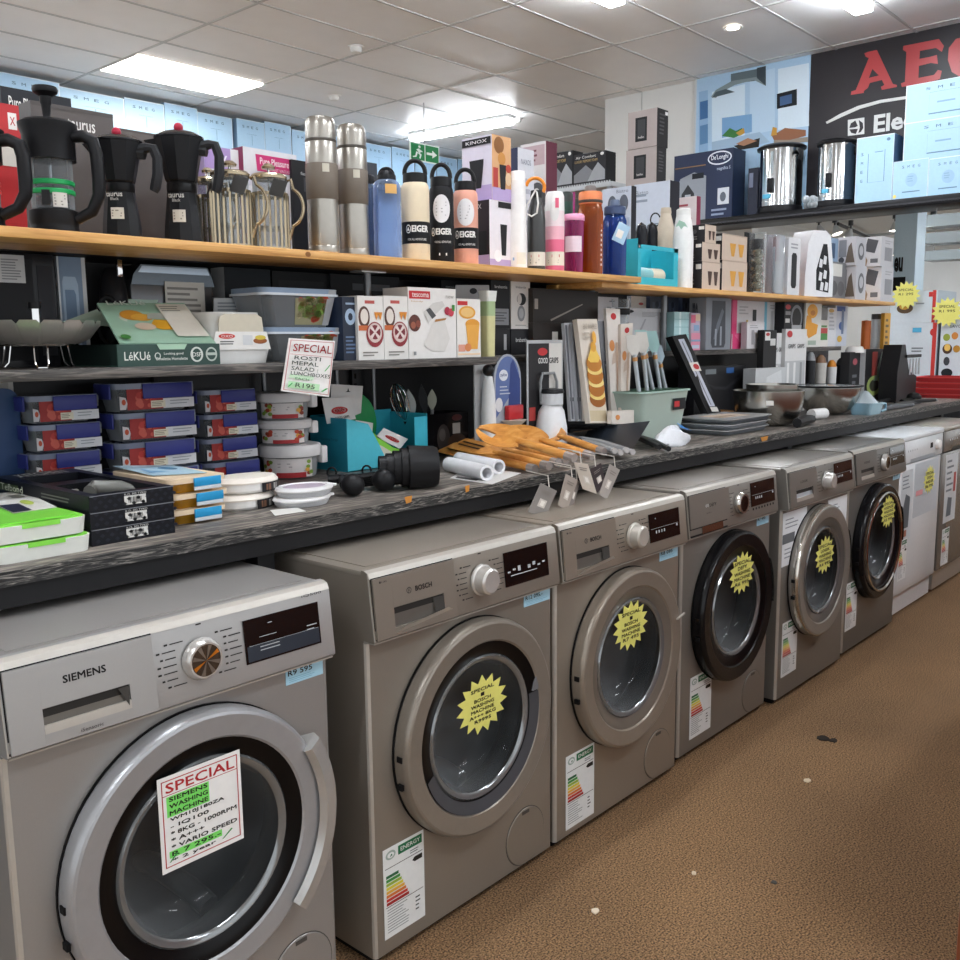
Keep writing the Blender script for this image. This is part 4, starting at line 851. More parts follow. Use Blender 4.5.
pcarton('gadget_carton', 'navy and white carton behind the slim white bottle', 'carton', 510, 518, 534, 149, 250, .80, WS, '#d3d3da', '#20264a', '#e6e6ea', [('fT', .2, .88, .8, .92, '#777b88', 'NAXOS'), ('fL', .2, .4, .8, .8, '#a9abb6', 5)], dmin=.1)
pcarton('gadget_carton', 'white and maroon carton with a mill photo above the bottles', 'carton', 528, 546, 557, 142, 250, .86, WS, '#5b1f33', '#d9d5d4', '#ddd', [('lR', .05, .84, .95, .98, '#b9a0a4'), ('lL', .1, .86, .9, .96, '#70404c', 3), ('lE', .3, .48, 1, .72, '#4b4a4c'), ('lE', .45, .54, .8, .68, '#d9d5d4'), ('lR', .3, .4, .9, .5, '#77767a')], dmin=.12)
# steel riser with two mask boxes
xr = 3.5; bz = onx(590, 184, xr).z; ya = onx(612, 184, xr).y; yb = onx(545, 190, xr).y
o = thing('steel_riser', 'grey steel riser shelf carrying the two dark boxed sets', 'shelf', (xr+.1, (ya+yb)/2, WS))
hw = (yb-ya)/2; h = bz-WS
f = MB(); f.box(-.1, -hw, h-.022, .1, hw, h, M('#b7babd', .4, .4), .002)
for k in range(26): f.box(-.1006, -hw+.01+k*(2*hw-.02)/26, h-.002, -.098, -hw+.01+(k+.5)*(2*hw-.02)/26, h+.006, M('#c4c7ca', .4, .4))
f.build('board', o)
for sx in (-1, 1):
    for sy in (-1, 1): MB().box(sx*.085-.01, sy*(hw-.02)-.01, 0, sx*.085+.01, sy*(hw-.02)+.01, h-.022, M('#85888c', .4, .4)).build('leg', o)
d0 = 2*hw/2
for k, (px0, px1, lab) in enumerate(((545, 573, 'left black carton with grey cup shapes on the steel riser'), (573, 606, 'right black carton with grey cup shapes on the steel riser'))):
    y1 = onx(px0, 170, xr).y; y0 = onx(px1, 170, xr).y; hb = onx(px1, 150, xr).z-bz-.006
    carton('set_carton', lab, 'carton', (xr+.04, (y0+y1)/2, bz+.006), .08, y1-y0-.004, hb, '#161618', '#29292c', '#1d1d20', [
        ('lP', .02, .05, .62, .62, '#7d7f84', [(0, 0), (1, 0), (1, .55), (.62, .98), (.3, .7), (0, .45)]), ('lP', .45, .05, .98, .7, '#a3a6ab', [(0, 0), (1, 0), (1, .5), (.6, .92), (.3, .55)]), ('lT', .08, .84, .7, .93, '#d8d6d2', 'Air Comfort'), ('lT', .05, .70, .75, .79, '#b79a62', 'LUXURY MEMORY FOAM'), ('lE', .84, .86, .95, .97, '#e9e6e2')], 'black cartons on the riser')
# beige cartons stacked
xb = ony(657, 145, .74).x
xk = ony(669.5, 215, .70).x; Yk_ = onx(656.5, 190, xk+.004).y; zc_ = ony(670, 181, .70).z
c1 = pcarton('speaker_carton', 'lower taupe carton with a black cylinder picture on the stack', 'carton', 626, 656.5, 666, 147, 188, Yk_, zc_+.001, '#2a2a2c', '#ab9f9b', '#b8aca8', [('lR', .26, .18, .66, .82, '#1f2022'), ('lR', .34, .24, .6, .76, '#2f3033'), ('lT', .36, .26, .56, .32, '#cfc8c4', 'hello'), ('fL', .2, .3, .8, .9, '#4b4b4e', 7)], 'taupe cartons stacked behind the bottles', dmin=.1)
zz = zc_+max(v[2] for v in c1.bound_box)
pcarton('speaker_carton', 'upper taupe carton with a black cylinder picture on the stack', 'carton', 628, 657, 668, 109, 147, Yk_, zz+.002, '#2a2a2c', '#ab9f9b', '#b8aca8', [('lR', .26, .18, .66, .82, '#1f2022'), ('lR', .34, .24, .6, .76, '#2f3033'), ('lT', .36, .26, .56, .32, '#cfc8c4', 'hello'), ('fL', .2, .3, .8, .9, '#4b4b4e', 6), ('fR', .7, .86, .95, .95, '#ddd')], 'taupe cartons stacked behind the bottles', dmin=.1)
pcarton('cutlery_carton', 'white carton with outline drawings left of the taller white carton', 'carton', 602, 631, 636, 186, 262, .66, WS, '#23242a', '#cfd6e2', '#dde', [('lE', .2, .74, .5, .92, '#5d636e'), ('lE', .6, .74, .9, .92, '#5d636e'), ('lR', .25, .35, .95, .68, '#b5c0d0'), ('lL', .1, .1, .9, .3, '#9aa5b5', 4), ('lT', .5, .94, .9, .975, '#7c8594', 'Bistro')], dmin=.1)
pcarton('cutlery_carton', 'white carton with dark spine and outline drawings under the taupe stack', 'carton', 634, 669.5, 679, 181, 262, .70, S2, '#22232c', '#ccd3e0', '#dde', [('lL', .06, .82, .5, .92, '#8f99a8', 2), ('lR', .5, .62, .92, .63, '#7d8796'), ('lE', .1, .2, .4, .46, '#aab4c3'), ('lR', .55, .3, .9, .6, '#c0c9d6'), ('lL', .1, .05, .9, .16, '#9aa5b5', 2), ('lT', .05, .9, .4, .94, '#7c8594', 'Bistro')], dmin=.1)
pcarton('gift_carton', 'white carton with red script and maroon spine behind the white bottle', 'carton', 671, 696, 700, 196, 270, .70, S2, '#7a1f3f', '#dfd3d2', '#e6dcdb', [('lL', .1, .7, .85, .94, '#b0505a', 5), ('lR', .1, .5, .9, .6, '#d9c2c0')], dmin=.1, dmax=.15)
# ------------------------------------------------------------------ goods on the right hand pine shelf
def glassbox(name, lab, l, m, r, t, b, Y, z, gcol, n=2, front='#cdb9a8', grp='drinking glass cartons'):
    d = [('fR', 0, .96, 1, 1, '#b9a392')]
    for k in range(n):
        u = .30+.33*k; d.append(('fP', u, .16, u+.25, .66, gcol, [(0, 1), (1, 1), (.72, 0), (.28, 0)]))
    d += [('lL', .1, .15, .5, .4, '#7d7a78', 2), ('lE', .1, .5, .4, .75, '#4f4e50'), ('lR', .55, .72, .95, .9, '#e6e2dc')]
    return pcarton(name, lab, 'carton', l, m, r, t, b, Y, z, front, '#2d2c2f', '#c9b9ab', d, grp, dmin=.06, dmax=.2)
z = S2; tops = ((262, 284), (243, 263), (225, 244))
for k, (l, m, r) in enumerate(((693, 702, 720), (694, 702, 720), (694, 705, 716))):
    t, b = tops[k]; o = glassbox('glass_carton', ('lowest', 'middle', 'topmost')[k]+' small taupe carton with dark glasses picture beside the white bottle', l, m, r, t, b, .52, z, '#43291f'); z += max(v[2] for v in o.bound_box)
z = S2
for k in range(2):
    t, b = ((261, 286), (235, 261))[k]; o = glassbox('glass_carton', ('lower', 'upper')[k]+' taupe carton with amber glasses picture left of the peeler pack', 720 if k == 0 else 716, 722, 747, t, b, .52, z, '#d59a3a'); z += max(v[2] for v in o.bound_box)
# twisted mill in a clear tube
p = ony(757, 260, .54); H = ony(757, 232, .54).z-S2; R = 9.0/ppm((p.x, .54, S2))
o = thing('twisted_mill', 'steel spiral mill in a clear pack right of the amber glasses cartons', 'mill', (p.x, .54, S2))
f = MB(); vs = []; fs = []; n = 16; K = 30
for j in range(K+1):
    for i in range(n):
        a = 2*PI*i/n; rr = R*(.62+.22*math.cos(2*(a-j*.55))); vs.append((rr*math.cos(a), rr*math.sin(a), .01+j*(H*.72-.01)/K))
for j in range(K):
    for i in range(n): fs.append((j*n+i, j*n+(i+1) % n, (j+1)*n+(i+1) % n, (j+1)*n+i))
f.add(vs, fs, M('#a9a69a', .22, .9)); f.build('spiral_body', o)
MB().lathe([(R*.7, .72*H), (R*.75, .74*H), (R*.7, .88*H), (0, .9*H)], M('#232326', .35), 18).build('head', o); MB().box(-R*1.2, R*.9, 0, R*1.2, R*1.0, H, M('#1d1d20', .5)).build('backing_card', o)
f = MB(); f.lathe([(R*.95, .0), (R*.95, H*.98), (0, H*.98)], G('#f6f8f8', .03), 20); f.build('clear_tube', o)
p = ony(774, 262, .53); H = ony(774, 235, .53).z-S2
o = thing('clear_pack', 'tall clear plastic pack beside the steel spiral mill', 'pack', (p.x, .53, S2)); w = 14/ppm((p.x, .53, S2))*1.5
MB().box(-w/2, -.03, 0, w/2, .03, H, G('#dfe4e8', .2), .006).build('shell', o); MB().box(-w*.2, -.01, .01, w*.1, .0, H*.8, M('#9a9da3', .3, .5), .003).build('blade', o); MB().box(-w*.12, -.014, H*.55, w*.06, -.0102, H*.9, M('#8a2c4a', .4), .002).build('handle', o)
pcarton('knife_carton', 'red carton with dark window of knives and white spine', 'carton', 770, 775, 794, 238, 288, .57, S2, '#a8262f', '#7d1b22', '#b8343a', [('fR', 0, 0, .82, .86, '#26272b'), ('fR', .25, .06, .36, .6, '#5d6167'), ('fR', .5, .1, .58, .56, '#6a6e75'), ('fE', .52, .5, .66, .64, '#d9d9d9'), ('fR', .1, .7, .5, .78, '#8c8f95')], dmin=.06)
pcarton('opener_carton', 'slim white carton with a black bar picture beside the red carton', 'carton', 785, 788, 800, 238, 290, .50, S2, '#dcdde0', '#c9cacf', '#eee', [('fP', .28, .12, .72, .74, '#1f2024', [(.2, 0), (.8, 0), (1, .08), (1, .92), (.8, 1), (.2, 1), (0, .92), (0, .08)]), ('fL', .2, .8, .8, .92, '#9a9da3', 2)], dmin=.05)
def toaster(lab, cx, W_, H_, Y, tilt):
    p = ony(cx, 265, Y); o = thing('slicer_pack', lab, 'slicer', (p.x, Y, S2), tilt)
    body = M('#e4e5e8', .35)
    MB().prism([(-W_/2, 0), (W_/2, 0), (W_/2, .4*H_), (W_*.36, .92*H_), (W_*.2, H_), (-W_*.25, H_), (-W_*.42, .8*H_), (-W_/2, .3*H_)], -.06, .06, body).build('shell', o)
    f = MB(); f.P([(-.1*W_, .1*H_), (.34*W_, .06*H_), (.36*W_, .36*H_), (.24*W_, .8*H_), (.1*W_, .8*H_), (-.12*W_, .4*H_)], M('#1c1d21', .3), -.061); wt = M('#d9dadd', .3)
    for a, b in ((.02, .5), (.16, .55), (.02, .3), (.18, .33), (.08, .15), (.24, .15)): f.P([(a*W_-.08*W_+.03*W_, b*H_-.05*H_), (a*W_+.06*W_, b*H_-.06*H_), (a*W_+.08*W_, b*H_+.06*H_), (a*W_-.02*W_, b*H_+.08*H_)], wt, -.0615)
    f.build('blade_panel', o); return o
toaster('big white and black slicer pack in front of the silver cartons', 810, .19, .31, .55, -.35)
pcarton('grater_pack', 'grey pack with white label between slicer and silver cartons', 'carton', 824, 829, 846, 262, 292, .58, S2, '#77787b', '#8d8e91', '#999', [('fR', .15, .62, .75, .95, '#d6d5d0'), ('fE', .1, .1, .5, .5, '#4d4e52'), ('fE', .5, .1, .9, .5, '#5d5e62')], dmin=.08)
pcarton('grater_pack', 'light blue and white pack standing on the grey pack', 'carton', 823, 828, 838, 238, 263, .62, S2+.19, '#8fa6c0', '#c9cfd8', '#ddd', [('fR', .3, .2, .7, .8, '#3f5573')], dmin=.06)
z = S2
for k in range(2):
    t, b = ((267, 296), (237, 267))[k]
    o = pcarton('scale_carton', ('lower', 'upper')[k]+' silver carton with a tilted grey tablet picture at the shelf end', 'carton', 864, 881, 893, t, b, .50, z, '#c5c6cb', '#d6d5d8', '#e0e0e4', [('lP', .12, .35, .85, .95, '#55565b', [(.2, 1), (1, .85), (.75, .15), (0, .3)]), ('lR', .45, .12, .85, .26, '#6a6b70'), ('fR', .3, .2, .9, .65, '#8d8f94'), ('fL', .3, .75, .9, .9, '#a5a7ac', 2), ('lP', .02, .02, .3, .5, '#9c8468', [(0, 0), (.8, 0), (1, .4), (.2, 1)])], 'silver cartons at the shelf end', dmin=.1)
    z += max(v[2] for v in o.bound_box)
z = S2
for k in range(2):
    t, b = ((266, 294), (237, 266))[k]
    o = pcarton('scale_carton', ('lower', 'upper')[k]+' silver carton with jug pictures left of the tablet cartons', 'carton', 842, 856, 866, t, b, .53, z, '#bfc0c6', '#d0cfd4', '#ddd', [('lR', .1, .3, .5, .9, '#8f9197'), ('lP', .45, .1, .95, .8, '#6d6258', [(0, 0), (1, 0), (.6, 1), (.3, .8)]), ('fE', .2, .2, .8, .8, '#5d5f64'), ('fE', .3, .35, .7, .7, '#b9bac0'), ('lE', .1, .1, .4, .3, '#4f5157')], 'silver cartons at the shelf end', dmin=.1)
    z += max(v[2] for v in o.bound_box)
# ------------------------------------------------------------------ goods on the middle shelf
def wx(px, py, Y): return ony(px, py, Y).x
def wz(px, py, Y): return ony(px, py, Y).z
GREY = M('#8d9094', .4); TEAL = M('#9fc9c6', .4)
# behind the shelf: appliances against the back panel
pcarton('microwave_oven', 'black microwave oven with a white paper label at the left edge', 'microwave', -62, -60, 57, 249, 372, .72, MS, '#1c1c20', '#232327', '#2a2a2e', [('fR', .02, .06, .8, .95, '#141418'), ('fR', .505, .74, .735, .98, '#c9cacb'), ('fL', .53, .76, .72, .95, '#85878a', 8), ('fR', .84, .1, .98, .9, '#26262b')], dmin=.1, dmax=.14, rough=.15)
pcarton('appliance_carton', 'pale blue carton with white edge left of the hanging cables', 'carton', 57, 60, 88, 250, 372, .74, MS, '#7d93ad', '#d3d9df', '#cbd3da', [('fR', .0, .0, .06, 1, '#dfe4e8'), ('fR', .86, 0, 1, 1, '#cfd2d4'), ('fP', .14, .1, .7, .82, '#a7bdd3', [(0, 0), (1, 0), (1, .9), (.85, 1), (.1, 1), (0, .93)]), ('fP', .22, .1, .6, .7, '#6d86a3', [(0, 0), (1, 0), (1, .93), (.85, 1), (0, 1)])], dmin=.08, dmax=.1)
o = thing('kettle', 'black electric kettle with cable loops under the pine shelf', 'kettle', (wx(113, 285, .74), .74, MS)); s = ppm(o.location)
R = 15/s; H = wz(113, 268, .74)-MS
MB().lathe([(0, 0), (R, 0), (R*1.05, .02), (R, .5*H), (R*.75, .92*H), (R*.4, H), (0, H)], M('#19191c', .4), 24).build('jug', o)
f = MB(); f.tube(arc3(HR*(-R*.3)+HU*(.45*H)+Vector((-.03, -.05, 0)), R*1.0, 0, 360, 18, .7, 1.5), .006, BLACK, 6, True); f.build('cable_loop', o)
MB().box(-.006, -R*1.1, H*.9, .006, -R*.8, H*1.08, CHROME, .002).build('latch', o)
# steel toaster oven with rounded roof and its price card
x0, x1 = wx(130, 280, .74), wx(213, 280, .74); H = wz(170, 266, .74)-MS; w = x1-x0
o = thing('mini_oven', 'steel mini oven with rounded roof and white card under the pine shelf', 'oven', ((x0+x1)/2, .79, MS))
MB().box(-w/2, -.05, 0, w/2, .05, H*.86, M('#6f7276', .3, .7), .008).build('body', o)
f = MB(); f.prism([(-w/2, H*.80), (w/2, H*.80), (w*.47, H*.9), (w*.42, H), (-w*.38, H), (-w*.47, H*.9)], -.055, .055, M('#5d646b', .3, .8)); f.prism([(w*.44, H*.92), (w*.41, H*.985), (-w*.37, H*.985), (-w*.42, H*.92)][::-1], -.0565, -.0552, M('#b9c9d9', .2, .5)); f.build('roof', o)
f = MB(); z = H*.36; f.box(-w*.12, -.058, z, w*.36, -.0555, H*.84, M('#d5d2cb', .5)); f.lines(-w*.1, z+.1*H, w*.33, H*.8, 6, M('#8d8a85', .5), -.0586); f.R(-w*.12, z, w*.06, z+.07*H, M('#c5302a', .5), -.0588); f.build('price_card', o)
pcarton('appliance_carton', 'dark slate carton with pale edge behind the lunch box', 'carton', 222, 226, 272, 262, 372, .76, MS, '#1b2127', '#c6c9cb', '#22282e', [('fR', .1, .72, .95, .76, '#2c343c'), ('fR', .1, .5, .95, .54, '#2c343c')], dmin=.06, dmax=.08)
pcarton('appliance_carton', 'black carton behind the stacked salad bowls', 'carton', 272, 274, 330, 268, 372, .78, MS, '#1f1e20', '#2b2a2c', '#333', [('fR', .1, .6, .9, .9, '#2c2b2e')], dmin=.06, dmax=.08)
pcarton('appliance_carton', 'dark carton with grey band above the jar picture cartons', 'carton', 330, 332, 400, 270, 372, .77, MS, '#232428', '#303136', '#3a3b40', [('fR', .3, .82, .85, .9, '#55575c'), ('fR', .0, .5, 1, .52, '#35363b')], dmin=.06, dmax=.08)
for k, (l, r) in enumerate(((442, 462), (462, 489))): pcarton('appliance_carton', ('left', 'right')[k]+' of two black cartons above the orange picture carton', 'carton', l-2, l, r, 279, 365, .76, MS, '#17181b', '#24262a', '#2a2b30', [('fT', .2, .9, .7, .93, '#9a9c9f', 'tramontina')], 'two black cartons at the back', dmin=.06, dmax=.08)
# steamer basket
Ys = .60; cxs = wx(38, 350, Ys); R = 60/ppm((cxs, Ys, MS)); o = thing('steamer_basket', 'folding steel steamer basket with petals on wire feet', 'steamer', (cxs, Ys, MS))
h0 = .045
f = MB(); f.lathe([(0, h0), (R*.62, h0), (R*.64, h0+.006), (R*.6, h0+.004)], STEEL, 32); f.build('base_disc', o)
pm_ = MB(); pm_.add([(R*.6, -R*.13, h0+.002), (R*.6, R*.13, h0+.002), (R*.8, R*.18, h0+.014), (R*.8, -R*.18, h0+.014), (R*.97, R*.19, h0+.04), (R*.97, -R*.19, h0+.04), (R*1.0, R*.12, h0+.05), (R*1.0, -R*.12, h0+.05)], [(0, 1, 2, 3), (3, 2, 4, 5), (5, 4, 6, 7)], M('#b5b3ae', .35, .7))
for j in range(3):
    for q in range(4): c_ = (R*(.68+.1*j), R*(-.11+.07*q), h0+.007+.013*j); pm_.add([(c_[0]-.004, c_[1]-.002, c_[2]+.001), (c_[0]+.006, c_[1]-.002, c_[2]+.004), (c_[0]+.006, c_[1]+.002, c_[2]+.004), (c_[0]-.004, c_[1]+.002, c_[2]+.001)], [(0, 1, 2, 3)], DARK)
pt = pm_.build('petal', o)
for k in range(1, 18):
    q = pt.copy(); C.objects.link(q); q.parent = o; q.rotation_euler.z = 2*PI*k/18
for k in range(3):
    a = -1.9+k*2*PI/3; c_ = Vector((math.cos(a), math.sin(a), 0)); d_ = Vector((-math.sin(a), math.cos(a), 0))
    MB().tube([c_*R*.5-d_*.012+HU*h0, c_*R*.55-d_*.012+HU*.012, c_*R*.62-d_*.008+HU*.002, c_*R*.62+d_*.008+HU*.002, c_*R*.55+d_*.012+HU*.012, c_*R*.5+d_*.012+HU*h0], .002, CHROME, 6).build('foot', o)
f = MB(); f.cyl(.009, h0, h0+.075, CHROME, 14); f.build('post', o); MB().cyl(.012, h0+.0755, h0+.088, BLACK, 14).build('post_cap', o)
# green tray with a leaning lid card
Yt = .49; x0, x1 = wx(117.5, 355, Yt), wx(220, 355, Yt); H = wz(168, 344, Yt)-MS; w = x1-x0; D = .30
dg = M('#2f4a43', .45); o = thing('display_tray', 'dark green printed card tray holding pale green cards', 'display box', ((x0+x1)/2, Yt+D/2, MS))
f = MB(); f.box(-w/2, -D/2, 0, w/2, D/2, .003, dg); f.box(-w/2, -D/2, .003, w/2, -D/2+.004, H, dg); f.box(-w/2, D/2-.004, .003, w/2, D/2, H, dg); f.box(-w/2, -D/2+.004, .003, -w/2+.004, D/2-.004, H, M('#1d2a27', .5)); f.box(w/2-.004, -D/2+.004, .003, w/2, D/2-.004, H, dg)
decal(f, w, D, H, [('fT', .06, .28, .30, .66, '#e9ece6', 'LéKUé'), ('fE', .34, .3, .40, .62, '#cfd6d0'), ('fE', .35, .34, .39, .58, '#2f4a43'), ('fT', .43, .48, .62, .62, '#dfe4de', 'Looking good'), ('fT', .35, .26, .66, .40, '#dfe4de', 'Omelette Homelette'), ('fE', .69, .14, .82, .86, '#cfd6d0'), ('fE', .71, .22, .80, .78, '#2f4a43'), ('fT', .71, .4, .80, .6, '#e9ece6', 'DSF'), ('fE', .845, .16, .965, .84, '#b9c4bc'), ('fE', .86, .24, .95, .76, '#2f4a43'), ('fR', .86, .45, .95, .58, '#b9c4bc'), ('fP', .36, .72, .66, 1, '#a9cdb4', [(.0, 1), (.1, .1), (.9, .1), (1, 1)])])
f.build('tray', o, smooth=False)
def leaf(name, lab, cat, q, th, m, prints, group=None):
    """thin card given by its four corners (foot left, foot right, top right, top left) in space; prints in its own u, v"""
    q = [Vector(a) for a in q]; o0 = q[0]; n = (q[1]-q[0]).cross(q[3]-q[0]).normalized()
    if n.dot(CAM-o0) < 0: n = -n
    f = MB(); f.add([a-o0 for a in q]+[a-o0-n*th for a in q], [(0, 1, 2, 3), (7, 6, 5, 4), (0, 4, 5, 1), (1, 5, 6, 2), (2, 6, 7, 3), (3, 7, 4, 0)], m)
    def at(u, v, e): return (q[0]*(1-u)*(1-v)+q[1]*u*(1-v)+q[2]*u*v+q[3]*(1-u)*v)-o0+n*e
    for i, d in enumerate(prints):
        k, u0, v0, u1, v1, col = d[:6]; e = .0006+.0007*i; mm = M(col, .5)
        f.warp = lambda p, e=e: at(p.x, p.z, e)
        if k == 'R': f.R(u0, v0, u1, v1, mm)
        elif k == 'E': f.E(u0, v0, u1, v1, mm)
        elif k == 'T': f.Tx(u0, v0, u1, v1, d[6], mm)
        elif k == 'L': f.lines(u0, v0, u1, v1, d[6], mm)
        elif k == 'P': f.P([(u0+a*(u1-u0), v0+b*(v1-v0)) for a, b in d[6]], mm)
        f.warp = None
    ob = f.build(name, None, o0, smooth=False)
    return tag(ob, lab, cat, group)
zt = MS+H+.001
leaf('printed_card', 'pale green card with an omelette picture leaning in the green tray', 'card', [ony(120, 343, .50), ony(216, 343, .50), ony(184, 303, .66), ony(97, 303, .66)], .004, M('#9cc0aa', .5), [
    ('E', .14, .48, .48, .76, '#c9cfc0'), ('E', .16, .54, .42, .80, '#c98b2e'), ('E', .26, .52, .50, .70, '#d9a23f'), ('P', .40, .30, .86, .55, '#d8a02c', [(0, .3), (.25, 0), (.9, 0), (1, .4), (.8, .9), (.2, 1)]), ('E', .24, .28, .46, .46, '#cdb9a3'), ('P', .42, .55, .8, .72, '#a3a79c', [(0, 0), (1, .1), (.9, 1), (.1, .8)]), ('R', .62, .12, .97, .92, '#d9d5c9'), ('L', .64, .72, .92, .88, '#8d8f84', 3), ('T', .08, .88, .5, .99, '#dfe8df', 'LéKUé'), ('E', .02, .03, .12, .14, '#3f7a3c')])
leaf('folded_sheet', 'pale green translucent sheet fanned out behind the omelette card', 'sheet', [ony(62, 322, .70), ony(150, 330, .70), ony(158, 300, .72), ony(125, 299, .72)], .003, M('#b3cbbd', .35), [('P', .1, .1, .95, .8, '#a5c0b2', [(0, 0), (1, 0), (.9, 1), (.5, .9)])])
# white lunch box with printed card
Yl = .52; x0, x1 = wx(210, 345, Yl), wx(272, 345, Yl); w = x1-x0; H = wz(240, 312, Yl)-MS; o = thing('lunch_box', 'white lidded lunch box with a printed sleeve left of the salad bowls', 'lunch box', ((x0+x1)/2, Yl+.07, MS)); wt = M('#e3e3e1', .4)
MB().rbox(-w/2, -.07, 0, w/2, .07, H*.28, wt, .02, .006, .006).build('base', o)
MB().rbox(-w*.5, -.07, H*.281, w*.5, .07, H, M('#d5d3cd', .25), .03, .0, .0).build('lid', o) if False else MB().rbox(-w*.42, -.06, H*.281, w*.42, .06, H, M('#cfcec9', .3), .035, -w*.06, -.008).build('lid', o)
f = MB(); f.prism([(-w*.36, H*.62), (w*.36, H*.62), (w*.34, H*.9), (w*.26, H*.96), (-w*.26, H*.96), (-w*.34, H*.9)], -.0715, -.069, M('#cfc7b4', .3)); f.build('window', o)
f = MB(); f.P([(-w*.48, H*.27), (w*.46, H*.27), (w*.40, H*.62), (-w*.42, H*.62)], M('#ecebe8', .5), -.074); f.E(-w*.38, H*.48, -w*.12, H*.58, M('#c8382e', .5), -.0746); f.Tx(-w*.34, H*.505, -w*.16, H*.555, 'OXO', WHITE, -.075); f.lines(-w*.36, H*.36, -w*.14, H*.45, 2, M('#555', .5), -.0746); f.R(w*.0, H*.36, w*.16, H*.55, M('#d6d9dc', .5), -.0746); f.E(w*.17, H*.38, w*.4, H*.5, M('#9a5a2c', .5), -.0746); f.E(w*.2, H*.46, w*.38, H*.55, M('#d8c04a', .5), -.075); f.build('sleeve', o)
leaf('header_card', 'grey printed card standing up behind the lunch box', 'card', [ony(214, 315, .68), ony(256, 315, .68), ony(256, 298, .68), ony(214, 298, .68)], .002, M('#c3c7ca', .5), [('L', .08, .2, .9, .8, '#8a9096', 3)])
# two clear salad bowls
def salad(lab, l, r, t, b, Y, z):
    py = (t+b)/2; x0, x1 = wx(l, py, Y), wx(r, py, Y); w = x1-x0; H = wz((l+r)/2, t, Y)-z; D = w*.62
    o = thing('salad_container', lab, 'food container', ((x0+x1)/2, Y+D/2, z), 0, 'clear salad containers')
    MB().rbox(-w/2, -D/2, .0, w/2, D/2, H*.80, G('#bfc4c8', .22), .03, w*.1, D*.1).build('bowl', o)
    f = MB(); f.rbox(-w*.515, -D*.53, H*.8, w*.515, D*.53, H*.86, M('#cfd6dc', .35), .03); f.rbox(-w*.5, -D*.51, H*.861, w*.5, D*.51, H*.99, M('#8295ad', .3), .03, .0, .0); f.build('lid', o)
    f = MB(); f.warp = lambda p: (p.x*(1-.2*(1-p.z/(H*.8))), -D/2-.0015+D*.1*(1-p.z/(H*.8)), p.z)
    f.R(-w*.1, .06*H, w*.34, .74*H, M('#8f8a6a', .5), 0); rr = random.Random(5)
    for k in range(46): a, b_ = rr.uniform(-.08, .3)*w, rr.uniform(.1, .66)*H; s_ = rr.uniform(.012, .024); f.E(a, b_, a+s_*1.3, b_+s_, M(rr.choice(['#6f8f3c', '#8fae4e', '#b8452f', '#d9cda0', '#a03226', '#55722c']), .5), -.0004*(1+k*.05), 8)
    f.build('salad_print', o)
    f = MB(); f.warp = lambda p: (p.x*(1-.2*(1-min(1, p.z/(H*.8)))), -D/2-.004+D*.1*(1-min(1, p.z/(H*.8))), p.z); f.R(w*.33, .05*H, w*.43, .98*H, M('#a3a5a8', .5), 0); f.build('paper_band', o)
    return H
salad('lower clear salad container with blue grey lid behind the handwritten sheet', 268, 348, 327, 362, .53, MS)
h1 = wz(308, 327, .53)-MS
salad('upper clear salad container with blue grey lid and salad print', 263, 341, 288, 327, .54, MS+h1+.0005)
# cartons on the middle shelf
Yc = .50
pcarton('jar_carton', 'slim navy carton with a white rosette beside the salad containers', 'carton', 341, 343, 358, 297, 361, Yc+.01, MS, '#1b2538', '#22304a', '#2b3a55', [('fE', .15, .56, .85, .82, '#9fb4cc'), ('fE', .35, .63, .65, .75, '#1b2538'), ('fL', .15, .1, .8, .4, '#5d7292', 5), ('fR', .2, .88, .8, .91, '#8fa3bb')], dmin=.1)
def jarbox(lab, l, m, r):
    return pcarton('jar_carton', lab, 'carton', l, m, r, 296, 360, Yc, MS, '#e8e5e1', '#d9d6d2', '#eeeae6', [('fR', .28, .88, .66, .93, '#c0564e'), ('fE', .02, .5, .46, .84, '#5a3a30'), ('fE', .1, .56, .4, .80, '#e6dcd3'), ('fR', .02, .46, .44, .54, '#c96a3a'), ('fE', .3, .2, .98, .60, '#8f2b33'), ('fE', .36, .27, .92, .58, '#d9c3bd'), ('fE', .42, .32, .86, .55, '#7a2430'), ('fP', .45, .33, .83, .54, '#e5d3cf', [(.4, .5), (0, .2), (.2, 0), (.5, .4), (.8, 0), (1, .2), (.6, .5), (1, .8), (.8, 1), (.5, .6), (.2, 1), (0, .8)]), ('fP', .62, .62, .95, .75, '#d98a2e', [(0, 1), (.25, 0), (.5, .7), (.75, 0), (1, 1)]), ('fL', .15, .05, .85, .14, '#8a8680', 2)], 'jar picture cartons', dmin=.1)
jarbox('left white carton with a red jar picture on the middle shelf', 356, 358, 383.5); jarbox('right white carton with a red jar picture on the middle shelf', 382.5, 384, 408)
